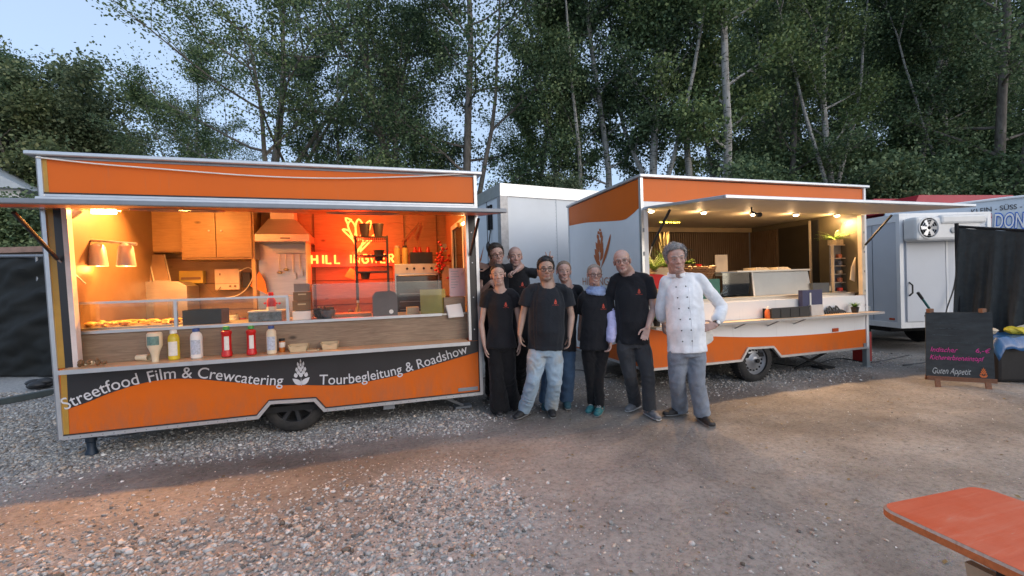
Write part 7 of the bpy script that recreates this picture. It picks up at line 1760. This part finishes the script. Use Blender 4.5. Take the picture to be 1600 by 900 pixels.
    # --- hair: a shell over the skull cut along the hairline, with combed locks on it
    if hair:
        st = hair['style']; vol = {'short': .011, 'chef': .013, 'tied': .006, 'fringe': .0035}[st]; N1, N2 = 72, 44
        hl_y = [-.13, -.05, -.018, .004, .016, .030, .058, .12]; hl_z = {'short': [-.065, -.060, -.030, -.022, .030, .058, .076, .082], 'chef': [-.065, -.058, -.030, -.024, .026, .060, .080, .086], 'tied': [-.060, -.055, -.030, -.010, .034, .054, .079, .086], 'fringe': [-.062, -.058, -.030, -.022, .030, .05, .2, .2]}[st]
        vs = []; keep = []
        for i in range(N2+1):
            t = pi*i/N2
            for j in range(N1):
                a = 2*pi*j/N1; q = Vector((.0745*sin(t)*cos(a), .0945*sin(t)*sin(a)-.014, .0805*cos(t)+.035)); dr = Vector((q.x/.0745**2, (q.y+.014)/.0945**2, (q.z-.035)/.0805**2)).normalized()
                if q.z < .035: q.x *= 1-.10*min(1, (.035-q.z)/.08); q.y = q.y*(1-.05*min(1, (.035-q.z)/.08))
                top_ = max(0, min(1, (q.z-.05)/.05)); v_ = vol*(1+(.8 if st in ('short', 'chef') else .1)*top_)
                zh = float(np.interp(q.y, hl_y, hl_z)); m_ = q.z-zh-.006*mnoise.noise(Vector((q.x*60, q.y*30, 1)))
                if st == 'fringe': m_ = min(m_, .050-q.z+.3*min(0, -q.y-.02))
                e = max(0, min(1, m_/.012)); v_ = v_*(.25+.75*e)-.001
                grain = mnoise.noise(Vector((q.x*95, q.y*22+q.z*8, q.z*22)))*(.0035 if st == 'chef' else .0028 if st == 'short' else .0012)
                vs.append(X(*(q+dr*(v_+grain*e)))); keep.append(m_ > 0)
        fs = []
        for i in range(N2):
            for j in range(N1):
                f_ = (i*N1+j, (i+1)*N1+j, (i+1)*N1+(j+1) % N1, i*N1+(j+1) % N1)
                if sum(keep[k] for k in f_) >= 2: fs.append(f_)
        ho = MB().add(vs, fs).build('hair', hair['m'], p, True); sd2 = ho.modifiers.new('t', 'SOLIDIFY'); sd2.thickness = .004; sd2.offset = -1
        rg = np.random.default_rng(int(abs(hc.x*1000))); mb = MB(); nl = {'short': 520, 'chef': 560, 'tied': 260, 'fringe': 160}[st]; made = 0
        while made < nl:
            made += 1; a = rg.uniform(-pi, pi); e = rg.uniform(-.75, 1.5)
            q = Vector((cos(a)*cos(e)*.0745, sin(a)*cos(e)*.0945-.014, sin(e)*.0805+.035)); zh = float(np.interp(q.y, hl_y, hl_z))
            if q.z < zh+.003 or (st == 'fringe' and q.z > .045+.3*min(0, -q.y-.02)): continue
            dr = Vector((q.x/.0745**2, (q.y+.014)/.0945**2, (q.z-.035)/.0805**2)).normalized(); top_ = max(0, min(1, (q.z-.05)/.05))
            v_ = vol*(1+(.8 if st in ('short', 'chef') else .1)*top_)*.9; part = Vector((1.0 if q.x > -.025 else -.7, .5, 0)) if st == 'chef' else Vector((rg.normal(0, .35)+.3, .8, 0))
            flow = part*top_+Vector((0, -.35, -1))*(1-top_) if st != 'tied' else Vector((q.x*4, -1, .3 if q.z < .03 else -.2))
            flow = flow-dr*flow.dot(dr); 
            if flow.length < .1: continue
            flow.normalize(); ln = {'short': .020, 'chef': .032, 'tied': .040, 'fringe': .010}[st]*rg.uniform(.6, 1.3); lift = {'short': .45, 'chef': .35, 'tied': .0, 'fringe': .05}[st]*rg.uniform(.2, 1.2)*(.4+.6*top_)
            r0_ = {'short': .0026, 'chef': .0032, 'tied': .0020, 'fringe': .0014}[st]*hs
            p0_ = q+dr*(v_-.003); mb.tube([X(*p0_), X(*(p0_+flow*ln*.5+dr*ln*.5*lift+dr*.001)), X(*(p0_+flow*ln+dr*(ln*lift-.12*ln)))], [r0_, r0_*.9, .0005], 4)
        tag(mb.build('hair_locks', hair['m'], ho, True), kind='stuff')
        if st == 'tied': MB().ell(X(0, -.118, .02), (.032*hs, .030*hs, .034*hs), 14, 10, 0, HM).build('hair_bun', hair['m'], p, True)
    # --- upper garment
    mb = MB(); ss = opts.get('sleeve', .55); gr = opts.get('loose', 1.0)
    hem = opts.get('hem', .06)
    T2_ = [(hp-upv*hem, wH*1.09*gr, dH*1.16*gr)]+[(c, a*(1.05 if i < 2 else 1.02 if i < 4 else 1), b*(1.12 if i < 2 else 1.05 if i < 4 else 1)) for i, (c, a, b) in enumerate(T[1:])]
    loft(mb, T2_, side, 26)
    for s in (shL, shR): cap(mb, nb-upv*.042, s.lerp(nb, .15)-upv*.006, .045, .056)
    sl_r = opts.get('sl', .068)
    for k, sh in (('L', shL), ('R', shR)):
        el, wr = J['el'+k], J['wr'+k]; s_ = opts.get('sleeve'+k, ss)
        if s_ <= 1: e = sh.lerp(el, s_); loft(mb, [(sh-(el-sh).normalized()*.02, .045, .045), (sh+(el-sh)*.04, .058, .058), (e, sl_r*.93, sl_r*.87)], side if abs((el-sh).normalized().dot(side)) < .8 else upv, 16)
        else:
            e = el.lerp(wr, s_-1); cap(mb, sh, el, .064, .058); cap(mb, el, e, .056, sl_r*.72)
    me = pmesh(mb, .0095, 3, .5)
    wrinkle(me, opts.get('wr', .009), sum(map(ord, label)) % 97, opts.get('wst', (5, 5, 2.0)))
    # neckline opening
    bm = bmesh.new(); bm.from_mesh(me); nk = opts.get('neck', (.078, .10)); cN = nb+fw*.028-upv*.012
    dl = [v for v in bm.verts if ((v.co-cN).dot(side)/nk[0])**2+((v.co-cN).dot(fw)/nk[0])**2+((v.co-cN).dot(upv)/(nk[1]*.75))**2 < 1]
    bmesh.ops.delete(bm, geom=dl, context='VERTS')
    for v in bm.verts:
        if v.is_boundary:
            q = v.co-cN; a_, b_, c_ = q.dot(side)/nk[0], q.dot(fw)/nk[0], q.dot(upv)/(nk[1]*.75); L_ = sqrt(a_*a_+b_*b_+c_*c_)
            if .8 < L_ < 1.6: v.co = cN+q/L_
    bm.to_mesh(me); bm.free()
    tbvh = bvh_of(me)
    top = finish(me, opts.get('topname', 'shirt'), shirt, p); s = top.modifiers.new('t', 'SOLIDIFY'); s.thickness = .004; s.offset = -1
    # --- printed emblem on the chest
    if opts.get('emblem', True):
        em = mid(.80)+side*wC*.42; ori = em+fw*.4
        def onshirt(a, b):
            q = ori+side*a+upv*b; h = tbvh.ray_cast(q, -fw)
            return (h[0]+fw*.0035) if h[0] is not None else None
        tmp = MB(); flower(tmp, (0, 0, 0), .050, (0, -1, 0), (1, 0, 0), ext=0); mbE = MB(); vs = []; ok = True
        for v in tmp.v:
            q = onshirt(v[0], v[2]-.02)
            if q is None: ok = False; q = em
            vs.append(q)
        if ok: mbE.add(vs, tmp.f); mbE.build('shirt_print', PRINT_R, top)
        vs_, fs_ = textmesh('HILL INGWER'); x1 = max(v.x for v in vs_); vv = [onshirt((v.x/x1-.5)*.07, v.y*.009-.034) for v in vs_]
        if all(q is not None for q in vv): MB().add(vv, fs_).build('shirt_lettering', PRINT_R, top)
    # --- trousers
    mb = MB(); tk = opts.get('thigh', .098); kk = opts.get('knee', .078); hk = opts.get('cuff', .082)
    loft(mb, [(hp+upv*.09, wH*.86, dH*.86), (hp+upv*.03, wH*.93, dH*.93), (hp-upv*.07, wH*.95, dH*.98)], side, 22)
    for k, hip in (('L', hipL), ('R', hipR)):
        kn, an = J['kn'+k], J['an'+k]; a_ = an+Vector((0, 0, -.02+opts.get('cuffup', 0)))
        loft(mb, [(hip+upv*.03-(hip-hp)*.12, tk*.80, tk*.84), (hip.lerp(kn, .12), tk*.95, tk*.98), (hip.lerp(kn, .3), tk, tk*1.02), (kn, kk, kk*1.05), (kn.lerp(a_, .5), (kk+hk)/2*.98, (kk+hk)/2), (a_, hk, hk*1.02)], side, 18)
    cr = (hipL+hipR)/2-upv*.07; cap(mb, cr, cr-upv*.03, .07, .05)
    me = pmesh(mb, .0095, 3, .5); wrinkle(me, opts.get('twr', .008), (sum(map(ord, label))+31) % 89, (6, 6, 4.5))
    tr = finish(me, 'trousers', trousers, p)
    # --- shoes
    for k in ('L', 'R'):
        ft, td = J['ft'+k], J['td'+k].normalized(); td.z = 0; td.normalize(); sd = Vector((-td.y, td.x, 0)); f0 = Vector((ft.x, ft.y, 0)); z0 = float(gh(ft.x, ft.y))+.004; f0.z = z0; z = Vector((0, 0, 1)); q = opts.get('shoe', 1.0)
        Rm = Matrix((sd, td, z)).transposed(); mb = MB()
        mb.ell(f0+td*.085*q+z*.045, (.046*q, .075*q, .036*q), 14, 10, 0, Rm); mb.ell(f0+td*.15*q+z*.036, (.042*q, .048*q, .026*q), 14, 8, 0, Rm); mb.ell(f0-td*.035*q+z*.055, (.038*q, .05*q, .048*q), 12, 8, 0, Rm); cap(mb, f0-td*.02*q+z*.07, J['an'+k]+z*.0-td*.0, .045, .046)
        loft(mb, [(f0-td*.07*q+z*.030, .036*q, .020), (f0+td*.0*q+z*.030, .040*q, .020), (f0+td*.12*q+z*.028, .046*q, .020), (f0+td*.185*q+z*.026, .033*q, .016)], sd, 14)
        so = finish(pmesh(mb, .008, 1, .4), 'shoe', shoes, p)
        mb = MB(); loft(mb, [(f0-td*.08*q+z*.014, .034*q, .012), (f0+td*.0*q+z*.014, .040*q, .014), (f0+td*.12*q+z*.014, .045*q, .013), (f0+td*.182*q+z*.015, .033*q, .012)], sd, 16)
        mb.build('sole', opts.get('sole', SOLE), so, True)
        mb = MB()
        for i in range(4): a = f0+td*(.05+.022*i)*q+z*(.086-.007*i); mb.tube([a-sd*.022, a+z*.006, a+sd*.022], .0035, 5)
        mb.build('laces', opts.get('lace', SHOE_G), so, True)
    return p, dict(nb=nb, bvh=tbvh, fw=fw, side=side, up=upv, mid=mid, hp=hp, sc=sc, top=top, X=X, HM=HM, tr=tr, T=T)
PRINT_R = mat('red_orange_print', (.55, .06, .03), .6, var=.1)
DC = (-FWD).normalized()
def mk(d, jp, feet):
    """joint table: name -> (photo x, photo y, extra depth); feet: name -> (photo x, photo y of the heel on the ground, toe direction)"""
    J = {k: ond(v[0], v[1], d+(v[2] if len(v) > 2 else 0)) for k, v in jp.items()}
    for k in ('shL', 'shR'): J[k] = J[k]+UPV*.034
    for k, (x, y, tx, ty) in feet.items():
        g_ = onz(x, y); J['ft'+k] = g_; J['td'+k] = RGT*tx-FWD*ty; J['an'+k] = Vector((g_.x, g_.y, .095))
    return J
SK_A = skinmat('light_skin', (.47, .32, .265)); SK_B = skinmat('warm_skin', (.36, .24, .19)); SK_C = skinmat('ruddy_skin', (.44, .285, .24))
HB = mat('dark_brown_hair', (.022, .015, .011), .5, var=.4, scale=60); HBK = mat('black_hair', (.010, .009, .010), .45, var=.4, scale=60); HBL = mat('ash_blond_hair', (.17, .12, .085), .55, var=.35, scale=90); HGY = mat('grey_hair', (.22, .215, .22), .6, var=.5, scale=70); HGB = mat('grey_blond_hair', (.24, .20, .17), .55, var=.35, scale=90)
dn = Vector((0, 0, -1))
# 1 woman with the wide trousers
J = mk(4.93, dict(shL=(760, 465), shR=(803, 465), elL=(752, 507, .02), elR=(812, 505, .03), wrL=(757, 540, -.03), wrR=(812, 535, .02), hipL=(773, 537), hipR=(793, 537), knL=(777, 590, -.02), knR=(794, 588, .03)),
       dict(L=(781, 645, .05, 1), R=(799, 638, -.2, 1)))
person('woman on the left in black shirt and wide black trousers, dark hair tied back, smiling', (J['ftL']+J['ftR'])/2*Vector((1, 1, 0)).length/1.414 if False else Vector(((J['ftL'].x+J['ftR'].x)/2, (J['ftL'].y+J['ftR'].y)/2, 0)), J,
       dict(c=ond(778, 429, 4.88), s=1.02, yaw=.06, pitch=-.04, roll=.10, fem=1, smile=1, neck=.046, open=.5), (.18, .150, .125, .158, .098, .088, .105), SK_A, TEE, BPANT, SHOE_B,
       dict(L=dict(d=dn+RGT*.15, n=RGT, curl=.3, t=1), R=dict(d=dn, n=-RGT, curl=.3, t=-1)), dict(style='tied', m=HB), None,
       dict(neck=(.082, .11), thigh=.088, knee=.085, cuff=.115, cuffup=-.03, arm=.84, sl=.060, sleeve=.42, hem=.04, loose=1.03, shoe=.9))
# 2 man with glasses and pale jeans
J = mk(4.74, dict(shL=(826, 458), shR=(885, 458), elL=(817, 492, .03), elR=(893, 494, .02), wrL=(812, 522, -.03), wrR=(890, 526, -.03), hipL=(841, 545), hipR=(864, 545), knL=(833, 596, -.05), knR=(867, 597, .0)),
       dict(L=(820, 650, -.75, 1), R=(861, 647, .05, 1)))
person('man with dark rimmed glasses in loose black shirt and pale faded jeans, standing in front', Vector(((J['ftL'].x+J['ftR'].x)/2, (J['ftL'].y+J['ftR'].y)/2, 0)), J,
       dict(c=ond(853, 421, 4.72), s=1.09, yaw=.03, pitch=.02, roll=.0, smile=.3, fat=1.12, stubble=.75, neck=.062), (.21, .190, .188, .18, .125, .14, .125), SK_B, fabric('washed_black_cotton', (.015, .018, .024)), JEAN_L, SHOE_B,
       dict(L=dict(d=dn+RGT*.12, n=RGT, curl=.35, t=-1), R=dict(d=dn-RGT*.1, n=-RGT, curl=.4, t=1)), dict(style='short', m=HBK), (.0245, .0155, .0026),
       dict(neck=(.088, .14), hem=.0, thigh=.104, knee=.076, cuff=.074, arm=1.0, sl=.082, sleeve=.62, belly=.03, loose=1.0, wst=(7, 7, .9), twr=.011))
# 3 woman in blue jeans behind him
J = mk(5.12, dict(shL=(866, 458), shR=(903, 458), elL=(860, 495, .1), elR=(912, 470, .12), wrL=(860, 525, .12), wrR=(925, 462, .22), hipL=(866, 538), hipR=(886, 538), knL=(858, 588, .0), knR=(887, 586, .0)),
       dict(L=(852, 636, -.1, 1), R=(885, 634, .0, 1)))
person('ash blond woman in blue jeans standing behind the man in pale jeans', Vector(((J['ftL'].x+J['ftR'].x)/2, (J['ftL'].y+J['ftR'].y)/2, 0)), J,
       dict(c=ond(881, 424, 5.10), s=1.04, yaw=.02, pitch=0, roll=-.04, fem=1, smile=1, neck=.05, open=.7), (.19, .165, .15, .175, .105, .105, .12), SK_C, TEE, JEAN_D, mat('petrol_shoe', (.03, .09, .12), .7),
       dict(), dict(style='tied', m=HBL), None, dict(neck=(.085, .12), thigh=.098, knee=.083, cuff=.080, arm=.9, sleeve=.5, emblem=False, sleeveR=1.2))
# 4 woman with glasses and scarf
J = mk(4.93, dict(shL=(912, 468), shR=(949, 468), elL=(908, 505, .14), elR=(957, 505, -.10), wrL=(905, 530, .18), wrR=(954, 532, -.14), hipL=(920, 537), hipR=(941, 537), knL=(923, 590, .02), knR=(935, 590, .0)),
       dict(L=(926, 641, -.5, 1), R=(938, 645, -.45, 1)))
pg, ig = person('woman with glasses, pale blue scarf and lilac sleeves under a black shirt, slim black trousers', Vector(((J['ftL'].x+J['ftR'].x)/2, (J['ftL'].y+J['ftR'].y)/2, 0)), J,
       dict(c=ond(929, 429, 4.90), s=.99, yaw=.0, pitch=0, roll=-.03, fem=1, smile=1, neck=.05, open=.7), (.18, .155, .155, .165, .12, .12, .115), SK_C, TEE, BPANT, SHOE_T,
       dict(R=dict(d=dn+RGT*-.1, n=-RGT, curl=.5, t=1)), dict(style='tied', m=HGB), (.0225, .0165, .0022),
       dict(neck=(.05, .03), thigh=.088, knee=.062, cuff=.052, arm=.88, sl=.070, sleeve=.62, belly=.02, lace=mat('pale_lace', (.5, .5, .5), .8)))
mb = MB(); cap(mb, J['shR'].lerp(J['elR'], .5), J['elR'], .058, .062); cap(mb, J['elR'], J['elR'].lerp(J['wrR'], .9), .062, .050)
me = pmesh(mb, .009, 2); wrinkle(me, .009, 5, (9, 9, 9)); finish(me, 'lilac_sleeve', LILAC, pg)
mb = MB(); X = ig['X']
for k, (dz, rr_) in enumerate(((.012, .068), (-.010, .086), (-.030, .084))):
    ring = [ig['nb']+ig['side']*(cos(a)*rr_*1.1)+ig['fw']*(sin(a)*rr_+.012)+ig['up']*(dz+.012*sin(a+k*2)-.02*(sin(a) > 0)) for a in np.linspace(0, 2*pi, 19)]; mb.tube(ring, .021, 8)
me = pmesh(mb, .008, 2); wrinkle(me, .008, 15, (16, 16, 16)); finish(me, 'scarf', SCARF, pg)
# 5 bald man with glasses
J = mk(4.80, dict(shL=(961, 441, .05), shR=(1013, 441, -.04), elL=(951, 480, .16), elR=(1021, 483, -.08), wrL=(938, 500, .22), wrR=(1012, 512, -.20), hipL=(975, 532), hipR=(1001, 532), knL=(984, 585, -.02), knR=(1012, 585, -.1)),
       dict(L=(993, 640, -.9, .9), R=(1015, 650, .25, 1)))
person('bald man with thin glasses in black shirt and dark grey work trousers', Vector(((J['ftL'].x+J['ftR'].x)/2, (J['ftL'].y+J['ftR'].y)/2, 0)), J,
       dict(c=ond(972, 408, 4.72), s=1.10, yaw=-.28, pitch=-.04, roll=.12, smile=.45, stubble=.18, neck=.06), (.20, .178, .168, .165, .125, .13, .12), SK_C, TEE, DGREY, SHOE_G,
       dict(R=dict(d=dn-RGT*.35, n=-RGT*.3-FWD, curl=.4, t=1)), dict(style='fringe', m=HGY), (.0225, .018, .0016),
       dict(neck=(.078, .09), hem=.03, thigh=.094, knee=.072, cuff=.070, sl=.076, sleeve=.66, belly=.04, arm=1.05, nbx=-.05, sole=mat('pale_sole', (.42, .42, .42), .7)))
# 6 chef
J = mk(4.50, dict(shL=(1041, 445, .05), shR=(1092, 441, -.02), elL=(1032, 482, .14), elR=(1128, 480, .02), wrL=(1037, 505, .20), wrR=(1118, 508, -.12), hipL=(1060, 545), hipR=(1087, 545), knL=(1058, 592, .02), knR=(1088, 595, -.03)),
       dict(L=(1063, 648, -1, .25), R=(1098, 658, .05, 1)))
pc, ic = person('grey haired chef in white double breasted jacket with hand on hip', Vector(((J['ftL'].x+J['ftR'].x)/2, (J['ftL'].y+J['ftR'].y)/2, 0)), J,
       dict(c=ond(1056, 404, 4.44), s=1.19, yaw=-.16, pitch=-.08, roll=.10, smile=.8, neck=.060, open=.45), (.20, .182, .180, .178, .125, .13, .13), SK_C, CHEFW, CHECK, SHOE_B,
       dict(R=dict(d=-RGT*1.0-Vector((0, 0, .25)), n=FWD*1-Vector((0, 0, .2)), curl=.25, t=-1), L=dict(d=dn, n=RGT, curl=.5)), dict(style='chef', m=HGY), None,
       dict(neck=(.060, .06), hem=.03, thigh=.100, knee=.078, cuff=.082, sleeve=1.6, sleeveL=1.55, sl=.092, emblem=False, topname='chef_jacket', wr=.0065, wst=(6, 6, 3), arm=1.05, twr=.010, shoe=1.1, belly=.04, nbx=-.055))
fw, sd_, up_, mid = ic['fw'], ic['side'], ic['up'], ic['mid']
def onj(a, f, off=.004):
    q = mid(f)+sd_*a+fw*.5; h = ic['bvh'].ray_cast(q, -fw); return h[0]+fw*off if h[0] is not None else q-fw*.36
for i in range(6):
    for s in (-.045, .045):
        c = onj(s-.035+.004*i, .93-.155*i-.02, .003); MB().lathe(c-fw*.002, [(.0068, 0), (.0068, .003), (.004, .005), (.001, .005)], 10, fw).build('button', SHOE_B, pc, True)
mb = MB(); mb.tube([onj(.035, .93-.95*k/12, .001) for k in range(13)], .0035, 5); mb.build('front_seam', CHEFW, pc, True)
mb = MB(); X = ic['X']
for s in (-1, 1):
    ncb = ic['nb'].lerp(X(0, -.022, -.045), .10)+fw*.006
    ring = [ncb+sd_*s*(.008+.074*sin(a))+fw*(.078*cos(a)+.004)+up_*(-.058+.020*(1-cos(a))) for a in np.linspace(.15, 2.8, 9)]; mb.tube(ring, .013, 8); mb.tube([q+up_*.018-fw*.002 for q in ring], .010, 8)
me = pmesh(mb, .007, 2); finish(me, 'stand_collar', CHEFW, pc)
w_ = J['wrR']; f_ = (J['wrR']-J['elR']).normalized(); MB().lathe(w_-f_*.035, [(.030, 0), (.034, .003), (.034, .02), (.030, .023)], 18, f_).build('watch_strap', SHOE_B, pc, True)
wd = (-FWD-f_*(-FWD).dot(f_)).normalized(); MB().lathe(w_-f_*.024+wd*.031, [(.021, 0), (.021, .008), (.018, .010), (.001, .010)], 18, wd).build('watch_dial', WHITE, pc, True)
pts = [ond(x, y, 4.43) for x, y in ((1092, 516), (1107, 511), (1115, 531), (1100, 541), (1091, 543))]
mb = MB().prism(smoothpath(pts+[pts[0]], 3)[:-1], -fw*.03); finish(pmesh(mb, .006, 1), 'side_towel', fabric('cream_towel_cloth', (.62, .60, .55)), pc)
# 7 man at the back left
J = mk(5.34, dict(shL=(757, 425, .05), shR=(789, 425, .02), elL=(750, 460, -.04), elR=(815, 416, .02), wrL=(766, 441, -.16), wrR=(806, 424, -.22), hipL=(766, 520), hipR=(786, 520), knL=(768, 570), knR=(786, 570)),
       dict(L=(768, 622, -.1, 1), R=(786, 622, .1, 1)))
person('dark haired man with glasses at the back left, arm round the bald man', Vector(((J['ftL'].x+J['ftR'].x)/2, (J['ftL'].y+J['ftR'].y)/2, 0)), J,
       dict(c=ond(776, 398, 5.20), s=1.08, yaw=.22, pitch=-.05, roll=.16, smile=.9, neck=.055, stubble=.35, open=.6), (.19, .175, .165, .165, .115, .12, .12), SK_C, TEE, BPANT, SHOE_B,
       dict(R=dict(d=-RGT*.8-FWD*.5-Vector((0, 0, .25)), n=-FWD*.3-Vector((0, 0, 1)), curl=.85, t=1), L=dict(d=RGT, n=-FWD, curl=.6, t=1)), dict(style='short', m=HB), (.0225, .0165, .002), dict(sleeve=.45, emblem=False, arm=.95))
# 8 bald man at the back
J = mk(5.42, dict(shL=(789, 429), shR=(826, 430), elL=(768, 424, .12), elR=(846, 428, .02), wrL=(762, 417, -.10), wrR=(859.5, 413, -.16), hipL=(797, 520), hipR=(815, 520), knL=(797, 570), knR=(814, 570)),
       dict(L=(798, 616, -.1, 1), R=(815, 616, .1, 1)))
person('bald man at the back holding two fingers up behind another man', Vector(((J['ftL'].x+J['ftR'].x)/2, (J['ftL'].y+J['ftR'].y)/2, 0)), J,
       dict(c=ond(805, 401, 5.38), s=1.08, yaw=.12, pitch=-.03, roll=-.03, smile=.2, neck=.055, stubble=.5, shaved=.55), (.20, .165, .15, .16, .115, .11, .115), SK_C, TEE, BPANT, SHOE_B,
       dict(R=dict(d=Vector((0, 0, 1)), n=FWD*-1, f=[.02, .02, 1.1, 1.1], t=-1, v=.26), L=dict(d=-RGT+Vector((0, 0, .2)), n=-FWD, curl=.5, t=-1)), dict(style='fringe', m=HBK), None, dict(sleeve=.62, arm=.9))
